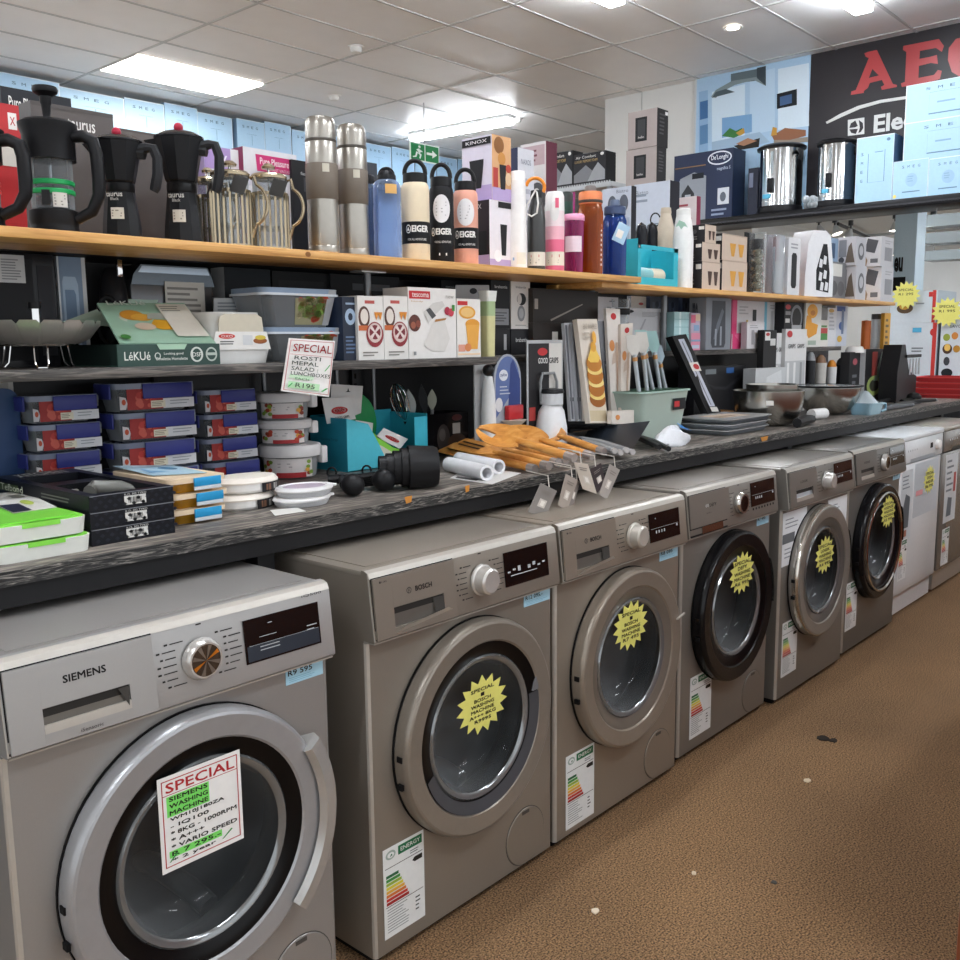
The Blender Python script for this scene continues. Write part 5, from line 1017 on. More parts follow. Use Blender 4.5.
pcarton('peeler_carton', 'wide white carton with red logo and white gadget picture', 'carton', 407, 408.5, 456, 288, 359.5, Yc, MS, '#ebe8e5', '#d9d6d2', '#f1eeeb', [('fR', .02, .84, .45, .95, '#c8282c'), ('fT', .08, .865, .42, .925, '#f2efec', 'tescoma'), ('fT', .06, .79, .3, .815, '#c9a36c', 'handy'), ('fT', .78, .86, .95, .9, '#b3b0ac', 'new'), ('fE', .0, .38, .24, .62, '#5d2f26'), ('fE', .04, .42, .14, .52, '#a05a42'), ('fE', .14, .44, .24, .54, '#8c4736'), ('fP', .25, .5, .75, .82, '#d5d2ce', [(.1, .5), (.5, .9), (.9, 1), (1, .8), (.6, .4), (.3, 0)]), ('fP', .3, .1, .85, .55, '#dddad6', [(0, .2), (.3, 0), (.8, 0), (1, .4), (.8, 1), (.4, 1)]), ('fP', .35, .56, .56, .72, '#4a4a4c', [(0, .8), (.6, 0), (1, .3), (.4, 1)]), ('fP', .52, .50, .78, .58, '#a9763a', [(0, .2), (.9, .6), (1, 1), (.1, .7)]), ('fE', .74, .62, .86, .74, '#a8203c'), ('fE', .82, .60, .94, .72, '#c03a4c'), ('fR', .9, .68, .96, .77, '#3f8a3a'), ('fR', .08, .05, .13, .1, '#8a8a8c')], dmin=.1)
pcarton('juicer_carton', 'white carton with orange slice and juice glass picture', 'carton', 456, 457, 480.5, 299, 358, Yc, MS, '#ede9e4', '#d9d6d2', '#f1eeeb', [('fR', .03, .89, .45, .96, '#c8282c'), ('fE', .08, .66, .78, .88, '#e3a23a'), ('fE', .16, .69, .7, .85, '#edc27a'), ('fE', .34, .48, .95, .66, '#e09a30'), ('fP', .36, .14, .94, .56, '#e7a846', [(0, 1), (1, 1), (.85, 0), (.15, 0)]), ('fR', .04, .1, .32, .22, '#e2a08a'), ('fE', .3, .1, .58, .24, '#df8a52'), ('fR', .02, .04, .95, .07, '#f5d8b4')], dmin=.1)
leaf('hang_card', 'grey hanging card with a punched slot above the orange picture carton', 'card', [ony(455, 300, .60), ony(490, 300, .60), ony(489, 285, .60), ony(456, 285, .60)], .002, M('#9c9ea1', .45), [('E', .4, .4, .62, .8, '#1d1d20')])
p = ony(487.5, 320, .53); s = ppm(p); H = wz(487, 291, .53)-MS; R = 6.3/s
o = thing('oil_jar', 'tall green and yellow jar with white lid beside the orange picture carton', 'jar', (p.x, .53, MS))
MB().rbox(-R, -R, 0, R, R, H*.62, M('#d3cf9a', .3), R*.4, R*.1, R*.1).build('lower_body', o); MB().rbox(-R, -R, H*.621, R, R, H*.84, M('#a9bf8f', .3), R*.4).build('upper_body', o)
MB().rbox(-R*1.15, -R*1.1, H*.841, R*1.35, R*1.1, H, M('#e9ebe6', .35), R*.4, R*.2, R*.1).build('lid', o)
Y2 = .66
a = pcarton('gadget_box', 'black carton under the tall black carton beside the green jar', 'carton', 488, 492, 510, 329, 357, Y2, MS, '#232326', '#2b2b2e', '#333', [('fR', .65, .2, .8, .8, '#a9a9ab')], 'black gadget cartons', dmin=.1); z = MS+max(v[2] for v in a.bound_box)
pcarton('gadget_box', 'tall black carton with silver label beside the white carton', 'carton', 487, 491, 510, 276, 329, Y2, z, '#1b1c1f', '#25262a', '#333', [('fT', .2, .84, .85, .9, '#c9cacc', 'brabantia'), ('fR', .12, .08, .92, .42, '#8d9197'), ('fL', .18, .14, .86, .36, '#55585d', 4)], 'black gadget cartons', dmin=.1)
a = pcarton('gadget_box', 'low black carton under the tall white carton', 'carton', 510, 511, 530, 329, 357, Y2, MS, '#252528', '#2b2b2e', '#333', [('fT', .25, .5, .85, .66, '#d8d8d6', 'brabantia')], 'black gadget cartons', dmin=.1); z = MS+max(v[2] for v in a.bound_box)
pcarton('gadget_box', 'tall white carton with an oval opener picture above the black carton', 'carton', 510, 511, 530, 275, 329, Y2, z, '#e6e3df', '#cfccc8', '#eee', [('fT', .25, .86, .78, .91, '#6d6c6a', 'brabantia'), ('fE', .3, .5, .78, .76, '#2a2b2d'), ('fE', .32, .52, .55, .74, '#d9d6d2'), ('fE', .32, .16, .72, .50, '#8d8e91'), ('fE', .4, .22, .64, .44, '#b6b7ba'), ('fL', .2, .05, .8, .1, '#b5b2ae', 1)], dmin=.1)
a = pcarton('pan_carton', 'lower dark brown carton with small white label right of the white carton', 'carton', 531, 533, 567, 323, 357, .64, MS, '#2d2826', '#38322f', '#3c3734', [('fR', .55, .4, .72, .72, '#cfcbc5')], 'dark brown cartons', dmin=.12); z = MS+max(v[2] for v in a.bound_box)
pcarton('pan_carton', 'upper dark brown carton with a thin pan line right of the white carton', 'carton', 531, 533, 598, 290, 323, .64, z, '#2b2624', '#38322f', '#45403c', [('fP', .25, .05, .75, .6, '#8a827a', [(0, .1), (.02, 0), (1, .95), (.98, 1)]), ('fR', .02, .4, .07, .7, '#9a948c')], 'dark brown cartons', dmin=.12)
pcarton('pan_carton', 'long black carton above the dark brown carton', 'carton', 533, 535, 602, 281, 357, .76, MS, '#1b1a1c', '#29282a', '#333', [('fL', .2, .9, .8, .97, '#8d8b88', 1)], 'dark brown cartons', dmin=.06, dmax=.09)
# handwritten sheet hung on the shelf edge
leaf('price_sheet', 'white handwritten sheet headed in red clipped to the middle shelf edge', 'sign', [ony(281, 391, .464), ony(329, 397, .464), ony(335, 341, .468), ony(289, 338, .468)], .0012, M('#efece9', .5), [
    ('R', .03, .03, .97, .04, '#c77a78'), ('R', .03, .96, .97, .97, '#c77a78'), ('R', .03, .03, .045, .97, '#c77a78'), ('R', .955, .03, .97, .97, '#c77a78'), ('R', .05, .70, .95, .708, '#c77a78'),
    ('R', .1, .08, .75, .20, '#c4ecc0'), ('R', .1, .26, .6, .33, '#d3efcf'), ('T', .09, .76, .92, .90, '#b3252b', 'SPECIAL'), ('T', .14, .61, .7, .68, '#1d3a22', 'ROSTI'), ('T', .1, .51, .66, .58, '#1d3a22', 'MEPAL'), ('T', .1, .41, .66, .48, '#1d3a22', 'SALAD :'), ('T', .1, .32, .93, .385, '#1d3a22', 'LUNCHBOXES'), ('T', .2, .24, .55, .28, '#3fae55', 'EACH :'), ('T', .22, .1, .62, .18, '#1d3a22', 'R195'), ('P', .78, .44, .9, .56, '#3fae55', [(0, 0), (.2, 0), (1, 1), (.8, 1)]), ('P', .06, .09, .16, .17, '#3fae55', [(0, 0), (.3, 0), (1, 1), (.7, 1)]), ('P', .74, .07, .9, .14, '#3fae55', [(0, 0), (.3, 0), (1, 1), (.7, 1)])])
# ------------------------------------------------------------------ goods on the counter, left end
p = onz(14, 490, CT)
Yb = .80; x1 = wx(21, 440, Yb); z1 = wz(10, 388, Yb); z0b = CT
o = MB(); ww = .22; rr = .03
poly = [(-ww, 0), (0, 0), (0, z1-CT-rr)]+[(-rr+rr*math.cos(math.radians(a)), z1-CT-rr+rr*math.sin(math.radians(a))) for a in (15, 30, 45, 60, 75, 90)]+[(-ww, z1-CT)]
o.prism(poly, -.006, .006, M('#2f4c7a', .45)); tag(o.build('cutting_board', None, (x1, Yb, CT)), 'blue cutting board with rounded corner standing at the left photo edge', 'cutting board')
pcarton('pale_carton', 'white carton peeping out above the blue cutting board', 'carton', -40, -38, 15, 376, 440, .835, CT, '#d3d0ca', '#c2bfb9', '#e0ddd7', [('fR', .1, .9, .9, .95, '#b9b5ae')], dmin=.025, dmax=.03)
# white food boxes with green lids
def green_box(lab, x0, x1, y0, y1, z, h):
    w, d = x1-x0, y1-y0; o = thing('food_box', lab, 'food container', ((x0+x1)/2, (y0+y1)/2, z), .0, 'white food boxes with green lids'); wt = M('#e4e6df', .4); gr = M('#86dd4c', .4)
    MB().rbox(-w/2, -d/2, 0, w/2, d/2, h*.84, wt, .022, .003, .003).build('box', o)
    f = MB(); f.rbox(-w/2+.003, -d/2+.003, h*.841, w/2-.003, d/2-.003, h*.9, gr, .02); f.rbox(-w*.18, -d/2-.002, h*.66, w*.2, -d/2+.01, h*.9, gr, .003); f.rbox(-w/2+.014, -d/2+.014, h*.9, w/2-.014, d/2-.014, h*.97, M('#7fd348', .35), .015); f.build('lid', o)
    return o
p1 = onz(10, 568, CT); p2 = onz(93, 549, CT)
green_box('lower white food box with green lid at the counter edge', p1.x-.012, p2.x, p2.y-.008, p2.y+.2, CT, .0345); green_box('upper white food box with green lid carrying a leaflet', p1.x-.02, p2.x-.006, p2.y-.008, p2.y+.195, CT+.0338, .0345)
q = [onz(a, b, CT+.0688) for a, b in ((13, 513), (57, 507), (24, 491), (-25, 495))]
leaf('leaflet', 'white leaflet with a green shape lying on the green lidded boxes', 'leaflet', q, .0008, M('#dedcd6', .5), [('E', .5, .25, .75, .5, '#a8b94a'), ('R', .0, .0, .42, .35, '#23263a'), ('L', .5, .6, .8, .8, '#7d7d78', 2)])
# stack of three patterned black boxes
x0 = onz(92, 547, CT).x; x1 = onz(177, 533, CT).x; yf = .268; bw = x1-x0; bd = .42; bh = .0305
pb_ = M('#17191f', .35); dot = M('#23262f', .3)
for k in range(3):
    o = thing('knife_box', ('lowest', 'middle', 'topmost open')[k]+' patterned black box with barcode in the stack of three', 'box', ((x0+x1)/2, yf+bd/2, CT+k*(bh+.0006)), 0, 'patterned black boxes')
    f = MB()
    if k < 2: f.box(-bw/2, -bd/2, 0, bw/2, bd/2, bh, pb_, .001)
    else:
        f.box(-bw/2, -bd/2, 0, bw/2, bd/2, .008, pb_); f.box(-bw/2, -bd/2, .008, bw/2, -bd/2+.02, bh, pb_); f.box(-bw/2, bd/2-.07, .008, bw/2, bd/2, bh, pb_); f.box(-bw/2, -bd/2+.02, .008, -bw/2+.02, bd/2-.07, bh, pb_); f.box(bw/2-.02, -bd/2+.02, .008, bw/2, bd/2-.07, bh, pb_)
        f.box(-bw/2+.02, -.0, .008, bw/2-.02, .05, bh-.004, M('#0e0f12', .4))
    for i in range(9):
        for j in range(3): a_ = -bw/2+.012+i*.0185+(j % 2)*.009; f.P([(a_, .004+j*.009), (a_+.005, .008+j*.009), (a_, .012+j*.009), (a_-.005, .008+j*.009)], dot, -bd/2-.0005)
    decal(f, bw, bd, bh, [('fR', .4, .18, .66, .74, '#d9d8d4')]+[('fR', .45+.018*q_, .28, .456+.018*q_+.004*(q_ % 2), .64, '#3a3a3c') for q_ in range(9)]+[('fR', 0, .95, 1, 1, '#7d8086')]+[('fT', .4, .78, .66, .9, '#c9c8c4', 'K.O. 302 TYKO'), ('lR', .06, .25, .3, .75, '#4a5a3c'), ('lT', .1, .3, .35, .75, '#d3dac4', 'Tefbond'), ('lL', .55, .3, .9, .7, '#6d7168', 2)])
    if k == 2: decal(f, bw, bd, bh, [('tT', .2, .86, .8, .97, '#d6d5d0', 'KITCHEN')])
    f.build('box', o, smooth=False)
    top3 = o
f = MB(); f.tube([(-.01, -.12, .016), (.01, -.1, .018), (.05, -.13, .016), (.07, -.16, .012)], [.012, .017, .016, .008], M('#6d6d68', .4), 10); tag(f.build('hand_tool', None, (top3.location.x, top3.location.y+.06, top3.location.z)), 'grey rounded tool lying inside the open black box', 'tool')
f = MB(); f.tube([(-.06, .0, .012), (.06, .05, .012)], .004, M('#b9b9b4', .3, .6), 6); tag(f.build('metal_rod', None, (top3.location.x, top3.location.y-.02, top3.location.z)), 'thin pale rod lying across the open black box', 'rod')
# yellow glass boxes with blue clips
xr = onz(232, 518, CT).x; yf = .318; w = .135; d = .24; cr = M('#ead2b2', .45); bl = M('#2398cf', .4); yl = G('#d39a2a', .5)
for k in range(3):
    o = thing('glass_food_box', ('lowest', 'middle', 'topmost')[k]+' yellow food box with beige lid and blue clip', 'food container', (xr-w/2+(-.006, 0, -.004)[k], yf+d/2, CT+k*.0318), 0, 'yellow food boxes with blue clips')
    MB().rbox(-w/2+.006, -d/2+.006, 0, w/2-.006, d/2-.006, .021, yl, .02, .012, .012).build('glass_box', o)
    MB().rbox(-w/2, -d/2, .0212, w/2, d/2, .0312, cr, .018).build('lid', o)
    f = MB(); f.box(-w*.10, -d/2-.005, .013, w*.36, -d/2-.001, .0305, bl, .001); f.box(-w*.10, -d/2-.0045, .005, w*.36, -d/2-.001, .0128, M('#cfd6da', .4), .0008); f.build('clip', o); MB().box(w/2+.001, -d*.2, .012, w/2+.012, d*.2, .0285, cr, .002).build('side_clip', o)
t_ = CT+3*.0318
leaf('leaflet', 'blue and white leaflet lying on top of the yellow food boxes', 'leaflet', [(xr-w*.95, yf+.08, t_+.002), (xr-w*.25, yf+.03, t_+.002), (xr-w*.1, yf+.2, t_+.003), (xr-w*.98, yf+.24, t_+.01)], .0007, M('#a9c4d3', .45), [('P', .1, .2, .6, .7, '#6f9cbd', [(0, 0), (1, .2), (.8, 1), (.2, .8)]), ('E', .5, .4, .8, .7, '#3f6f92'), ('L', .2, .75, .8, .9, '#dfe8ee', 2)])
# clear boxes with blue lids: three stacks
navy = M('#333a86', .4)
def blue_box(root_label, w, d, h, loc):
    o = thing('lidded_glass_box', root_label, 'food container', loc, 0, 'glass boxes with blue clip lids')
    MB().rbox(-w/2+.006, -d/2+.006, 0, w/2-.006, d/2-.006, h*.84, G('#d6dade', .16), .022, .012, .012).build('glass_box', o)
    MB().rbox(-w/2, -d/2, h*.78, w/2, d/2, h*.97, G('#aab4d0', .5), .024).build('lid', o)
    f = MB(); f.box(-w*.20, -d/2-.006, h*.44, w*.42, -d/2-.0015, h*.95, navy, .0015); f.build('front_clip', o)
    f = MB(); f.box(-w/2-.006, -d*.3, h*.44, -w/2-.0015, d*.3, h*.95, navy, .0015); f.build('side_clip', o); MB().box(w/2+.001, -d*.25, h*.5, w/2+.01, d*.25, h*.9, G('#d6dade', .3), .002).build('side_clip', o)
    f = MB(); rr = random.Random(3); y = -d/2+.002
    f.R(-w*.38, h*.08, w*.46, h*.42, M('#dfe0e4', .5), y); f.R(-w*.38, h*.08, w*.06, h*.78, M('#a02e2c', .5), y-.0004)
    for k in range(16): a, b = rr.uniform(-.37, .0)*w, rr.uniform(.1, .62)*h; s = rr.uniform(.010, .017); f.E(a, b, a+s, b+s, M(rr.choice(['#d4483c', '#e06a4e', '#b8332f', '#c9594a']), .4), y-.0007-.0001*k, 10)
    f.R(-.10*w, h*.12, .08*w, h*.36, M('#e3ddc9', .5), y-.003); f.lines(-.09*w, h*.16, .06*w, h*.33, 3, M('#9c8f7a', .5), y-.0034); f.lines(.14*w, h*.18, .4*w, h*.38, 2, M('#9aa0a8', .5), y-.0034, .3)
    f.build('printed_sleeve', o)
    f = MB(); f.prism([(-w*.47, h*.1), (-w*.40, h*.1), (-w*.38, h*.3), (-w*.40, h*.5), (-w*.47, h*.55)], -d/2+.0005, -d/2+.0015, M('#cfccd0', .5)); f.E(-w*.45, h*.25, -w*.40, h*.45, M('#c0502e', .4), -d/2-.0002, 12); f.build('round_seal', o)
    return o
spec = (('left', 32, 103, 394, .72, 4), ('middle', 119, 199, 381.5, .69, 4), ('right', 205, 260, 388.5, .73, 4))
for nm, l, r, t, Y, n in spec:
    x0, x1 = wx(l, 420, Y), wx(r, 420, Y); h = (wz((l+r)/2, t, Y)-CT)/n-.0005
    o = None
    for k in range(n):
        lab = ('lowest', 'second lowest', 'second highest', 'topmost')[k]+' blue lidded glass box in the '+nm+' stack of three stacks'
        loc = ((x0+x1)/2+(.004, -.002, .003, 0)[k], Y+.065, CT+k*(h+.0005))
        o = blue_box(lab, x1-x0, .125, h, loc) if o is None else dup(o, loc, 0, lab)
# round glass boxes
z = CT
for k, (l, r, t, b) in enumerate(((258, 321, 442, 476), (257, 312, 418, 444), (256, 311, 391, 419))):
    Y = .74; p = ony((l+r)/2, t, Y); R = (r-l)/2/ppm(p)*.97; h = p.z-z-.0005
    o = thing('round_glass_box', ('lowest and widest', 'middle', 'topmost')[k]+' round glass box with white lid right of the blue lidded stacks', 'food container', (p.x, Y, z), 0, 'round glass boxes with white lids')
    MB().lathe([(0, 0), (R*.78, 0), (R*.84, .06*h), (R*.92, .66*h)], G('#dfe2e4', .2), 32).build('glass_bowl', o)
    f = MB(); f.lathe([(R*.93, .62*h), (R*1.02, .64*h), (R*1.04, .86*h), (R*.98, .96*h), (R*.8, .99*h), (0, .985*h)], M('#dcd8d8', .35), 32); f.build('lid', o)
    f = MB(); c_ = HR*(R*1.08); f.box(c_.x-.012, c_.y-.012, h*.4, c_.x+.008, c_.y+.012, h*.9, M('#e3e0e0', .35), .004); f.build('lid_clip', o)
    f = MB(); wrap(f, R*.9, face_angle(o)); CR(f, -R*1.0, h*.06, R*.75, h*.6, M('#d5cfce', .5), -.002, 10); CR(f, -R*.45, h*.05, R*.5, h*.2, M('#a82c30', .5), -.0028, 6)
    rr = random.Random(k)
    for q_ in range(14): a, b_ = rr.choice([rr.uniform(-1.0, -.6), rr.uniform(.25, .6)])*R, rr.uniform(.1, .45)*h; f.E(a, b_, a+.014, b_+.011, M(rr.choice(['#b8452f', '#d9a24a', '#7a9a3c', '#8c3a26']), .5), -.0034-.0001*q_, 8)
    f.lines(-R*.4, .32*h, R*.2, .5*h, 2, M('#9c9698', .5), -.0034, .3); f.build('printed_sleeve', o)
    z += h+.0005
# oval white boxes with black sleeve, flat white discs
for k, (l, r, t, z_) in enumerate(((226, 285, 492, CT), (232, 290, 470, CT+.036))):
    p = onz(250, 502-3*k, CT); Y = .36; x0, x1 = wx(l, 500, Y), wx(r, 500, Y); w = (x1-x0)/2
    o = thing('oval_food_box', ('lower', 'upper')[k]+' white oval food box with dark printed sleeve beside the yellow boxes', 'food container', ((x0+x1)/2, Y+w*.75, z_), 0, 'oval white food boxes')
    MB().lathe([(0, 0), (w*.85, 0), (w*.95, .006), (w*.97, .02)], WHITE, 32, sy=.75).build('box', o); MB().lathe([(w*1.0, .0202), (w*1.01, .024), (w*.9, .033), (w*.5, .0355), (0, .0355)], M('#ece4da', .4), 32, sy=.75).build('lid', o)
    f = MB(); f.warp = lambda p, w=w: (w*1.025*math.cos(p.x), w*1.025*.75*math.sin(p.x), p.z); CR(f, -1.55, .001, -.35, .0215, M('#232124', .5), 0, 10)
    for q_ in range(3): CR(f, -1.4+.33*q_, .004, -1.2+.33*q_, .018, M(('#6d4a36', '#8c8a86', '#55473c')[q_], .5), 0, 2)
    g = MB(); f.build('sleeve', o)
for k in range(2):
    p = onz(312, 507, CT); R = 31/ppm(p)
    o = thing('flat_food_box', ('lower', 'upper')[k]+' flat round white box with clip lid near the measuring spoons', 'food container', (p.x+.012+.008*k, p.y+R*.75, CT+k*.0215), 0, 'flat white boxes')
    MB().lathe([(0, 0), (R*.9, 0), (R*.97, .008), (R*.97, .011)], G('#dfe0e2', .5), 36, sy=.8).build('tray', o); f = MB(); f.lathe([(R*.98, .0112), (R*1.02, .014), (R*.98, .0195), (R*.82, .021), (R*.8, .0185), (0, .0182)], M('#e7e6e6', .35), 36, sy=.8); f.box(R*.9, -.02, .012, R*1.15, .02, .018, M('#e7e6e6', .35), .002); f.build('lid', o)
    if k: f = MB(); f.lathe([(R*.75, .0186), (0, .0187)], M('#b8a9b9', .4), 30, sy=.8); f.build('print', o)
q = [onz(a, b, CT+.001) for a, b in ((275, 515.5), (306, 511), (297, 507.5), (270, 510))]
leaf('paper_slip', 'white paper slip lying in front of the oval food boxes', 'paper', q, .0006, M('#e3e1dd', .5), [])
# turquoise promo tray with hanging cards
p = onz(344, 472, CT); x0 = p.x; y0 = .665; x1 = wx(428, 460, y0); w = x1-x0; d = .165; h = .155
o = thing('display_box', 'turquoise cut away display box filled with green kitchen tools', 'display box', ((x0+x1)/2, y0+d/2, CT)); tq2 = M('#35aec4', .45)
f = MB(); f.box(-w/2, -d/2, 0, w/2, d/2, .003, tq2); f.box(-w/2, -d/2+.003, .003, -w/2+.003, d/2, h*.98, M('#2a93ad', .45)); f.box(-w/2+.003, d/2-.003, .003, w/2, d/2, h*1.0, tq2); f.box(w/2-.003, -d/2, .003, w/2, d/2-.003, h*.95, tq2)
f.prism([(-w/2, 0), (w/2, 0), (w/2, h*.2), (w*.3, h*.16), (-w*.05, h*.18), (-w*.14, h*.5), (-w*.25, h*.85), (-w/2, h*.98)], -d/2, -d/2+.003, M('#4fc0d4', .45)); f.R(w*.33, h*.2, w/2, h*.9, tq2, -d/2+.0005)
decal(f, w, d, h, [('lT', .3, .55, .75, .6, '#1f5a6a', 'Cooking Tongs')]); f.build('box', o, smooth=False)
def xo(px, py, dy): q = ony(px, py, y0+dy); return q
o = thing('strainer_disc', 'dark green flat disc standing in the turquoise display box', 'strainer', xo(352, 425, .12)); MB().lathe([(0, .0), (.098, 0), (.1, .002), (.098, .004), (0, .004)], M('#15914f', .4), 40, axis='y').build('disc', o)
def oxo_card(lab, q, prints): return leaf('header_card', lab, 'card', q, .0015, M('#dedcdb', .45), prints, 'white cards with red oval logo')
ov = [('E', .22, .3, .80, .62, '#b3282c'), ('T', .3, .4, .72, .54, '#f2efec', 'OXO'), ('T', .3, .12, .78, .22, '#2c2c2e', 'GOOD GRIPS')]
oxo_card('rear white header card with punched slot in the turquoise display box', [xo(331, 425, .10), xo(361, 413, .10), xo(363, 386, .10), xo(331, 384, .10)], [('P', .44, .78, .62, .92, '#26262a', [(0, .1), (.35, .3), (.5, 1), (.65, .3), (1, .1)])])
oxo_card('front white header card with red oval logo in the turquoise display box', [xo(327, 424, .07), xo(356, 419, .07), xo(350, 397, .07), xo(322, 398, .07)], ov)
oxo_card('middle white card behind the green tool in the turquoise display box', [xo(354, 442, .05), xo(372, 440, .05), xo(373, 423, .05), xo(356, 420, .05)], [('E', .3, .4, .8, .6, '#c9605f')])
oxo_card('tilted white card with red oval logo at the right of the turquoise display box', [xo(376, 437, .03), xo(400, 449, .03), xo(408, 439, .03), xo(384, 428, .03)], ov[:2])
f = MB(); q = [xo(a, b, .03) for a, b in ((364, 436), (372, 432), (392, 447), (408, 452), (404, 462), (385, 466), (366, 458))]; c0 = q[0].copy(); f.prism([((a-c0).x, (a-c0).z) for a in q][::-1], 0, .02, M('#86cf4a', .4)); tag(f.build('spatula', None, c0), 'bright green plastic tool in front of the turquoise display box cards', 'spatula')
f = MB(); q = [xo(a, b, .02) for a, b in ((366, 440), (382, 446), (392, 452), (386, 466), (366, 462))]; c0 = q[0].copy(); f.prism([((a-c0).x, (a-c0).z) for a in q][::-1], 0, .008, M('#d9d3c4', .5)); f.R(.004, -.04, .03, -.02, M('#c77a52', .5), -.0006); f.R(.01, -.055, .045, -.047, M('#b0604a', .5), -.0006); tag(f.build('product_pouch', None, c0), 'white pouch with food picture low in the turquoise display box', 'pouch')
# dark utensil box and the tools in it
yu = .72; x0, x1 = wx(426, 430, yu), wx(468, 430, yu); w = x1-x0; h = wz(447, 413, yu)-CT; dk = M('#141214', .2)
o = thing('utensil_box', 'black glossy box with dark food print behind the measuring cups', 'box', ((x0+x1)/2, yu+.05, CT))
f = MB(); f.box(-w/2, -.05, 0, w/2, .05, .003, dk); f.box(-w/2, -.05, .003, w/2, -.047, h, dk); f.box(-w/2, .047, .003, w/2, .05, h, dk); f.box(-w/2, -.047, .003, -w/2+.003, .047, h, dk); f.box(w/2-.003, -.047, .003, w/2, .047, h, dk)
decal(f, w, .1, h, [('fE', .25, .1, .55, .75, '#3a3230'), ('fE', .5, .1, .95, .5, '#4a3324'), ('fE', .3, .35, .45, .65, '#5d5652'), ('fR', .62, .5, .8, .75, '#d9d3ca'), ('fE', .6, .8, .85, .95, '#5d2a2a')]); f.build('box', o, smooth=False)
def stand_tool(name, lab, px, pyt, pyb, Y, build, grp='kitchen tools standing in the dark'):
    pt = ony(px[1], pyt, Y); pb2 = ony(px[0], pyb, Y); o = thing(name, lab, 'utensil', pb2, 0, None); L = pt-pb2; build(o, L); return o
def whisk(o, L):
    MB().tube([(0, 0, 0), L*.35], .009, M('#2a2a2c', .4), 8).build('handle', o); f = MB(); u = L.normalized(); a = u.orthogonal().normalized(); b = u.cross(a)
    for k in range(6):
        d = a*math.cos(k*PI/6)+b*math.sin(k*PI/6); f.tube([L*.35+d*(s*.032)*math.sin(PI*t)**.7+u*(L.length*.65*(t if t < .5 else t)) if False else L*.35+u*(L.length*.65*math.sin(PI*t))+d*(.034*math.cos(PI*t)*math.sin(PI*t)**.5*1.3) for t in [i/14 for i in range(15)] for s in (1,)], .0012, CHROME, 5)
    f.build('wire_loops', o)
stand_tool('whisk', 'steel wire whisk standing beside the black utensil box', (412, 395), 384, 440, .76, whisk)
def spoonlike(m1, m2, wd, ln=.35):
    def b(o, L):
        MB().tube([(0, 0, 0), L*(1-ln)], .006, m2, 8).build('handle', o); f = MB(); u = L.normalized(); a = HR
        pts = [L*(1-ln)+u*(L.length*ln*t)+a*(wd*math.sin(PI*min(1, t*.92+.08))*s) for t, s in [(i/8, 1) for i in range(9)]+[(i/8, -1) for i in range(8, -1, -1)]]
        n = u.cross(a).normalized()*.004; k = len(pts); f.add([p_+n for p_ in pts]+[p_-n for p_ in pts], [list(range(k)), [k+i for i in range(k)][::-1]]+[[(i+1) % k, i, k+i, k+(i+1) % k] for i in range(k)], m1); f.build('head', o)
    return b
stand_tool('ladle', 'white and steel spoon beside the whisk', (418, 408), 389, 440, .75, spoonlike(M('#c9cccd', .25, .5), CHROME, .016, .5)); stand_tool('spatula', 'black nylon spoon standing left of the pastry brush', (429, 421), 384, 440, .75, spoonlike(M('#26272a', .4), M('#26272a', .4), .014, .5))
stand_tool('pastry_brush', 'grey pastry brush with pale bristles standing in the utensil box', (432, 432), 389, 440, .75, spoonlike(M('#a9ab9c', .6), M('#77787a', .4), .015, .4))
# measuring cups on their side, measuring spoons
mc = M('#19191b', .42)
p = onz(432, 489, CT); R = 22/ppm(p); ax = (HR*.72+Vector((.5, .5, 0))*.0).normalized(); ax = Vector((.80, -.60, 0)).normalized()
c0 = Vector((p.x, p.y+.02, CT+R))
o = thing('measuring_cups', 'nested black measuring cups lying on their side by the white rolls', 'measuring cups', c0)
rot = Vector((0, 0, 1)).rotation_difference(ax).to_matrix().to_4x4()
for k in range(5):
    rr = R*(1-.11*k); f = MB(); f.T = Matrix.Translation(-ax*(.018*k)) @ rot
    f.lathe([(0, .028), (rr*.86, .028), (rr*.93, .02), (rr, -.045), (rr*.965, -.045), (rr*.9, .017), (rr*.8, .022), (0, .022)], mc, 32); f.T = Matrix()
    q0 = -ax*(.018*k+.045)+HU*(-rr*.5)-Vector((0, 0, 0)); f.tube([q0+HU*(.0), q0-HR*(.05)-HU*(R*.12), q0-HR*(.11+.004*k)-HU*(R*.2)], [.008, .009, .010], mc, 8)
    f.build('cup', o)
for k, (bx, by, hx, hy) in enumerate(((356, 488, 331, 469), (387, 483, 366, 467))):
    p = onz(bx, by+9, CT); R = 12/ppm(p); c0 = Vector((p.x, p.y+.01, CT+R)); hp = onz(hx, hy+8, CT+.01)-c0
    o = thing('measuring_spoon', ('left', 'right')[k]+' black measuring spoon lying bowl up on the counter', 'measuring spoon', c0, 0, 'black measuring spoons')
    f = MB(); f.ball((0, 0, 0), R, mc, 18, .95); f.build('bowl', o); f = MB(); f.tube([-HR*(R*.7), hp*.5+HU*.01, hp*.9], [.012, .009, .007], mc, 8); f.build('handle', o)
    f = MB(); f.tube([hp*.95+arc_ for arc_ in [Vector((.0, 0, 0))+HR*(.012*math.cos(a))+HU*(.012+.014*math.sin(a)) for a in [math.radians(v) for v in range(250, -60, -30)]]], .003, mc, 6); f.build('hook', o)
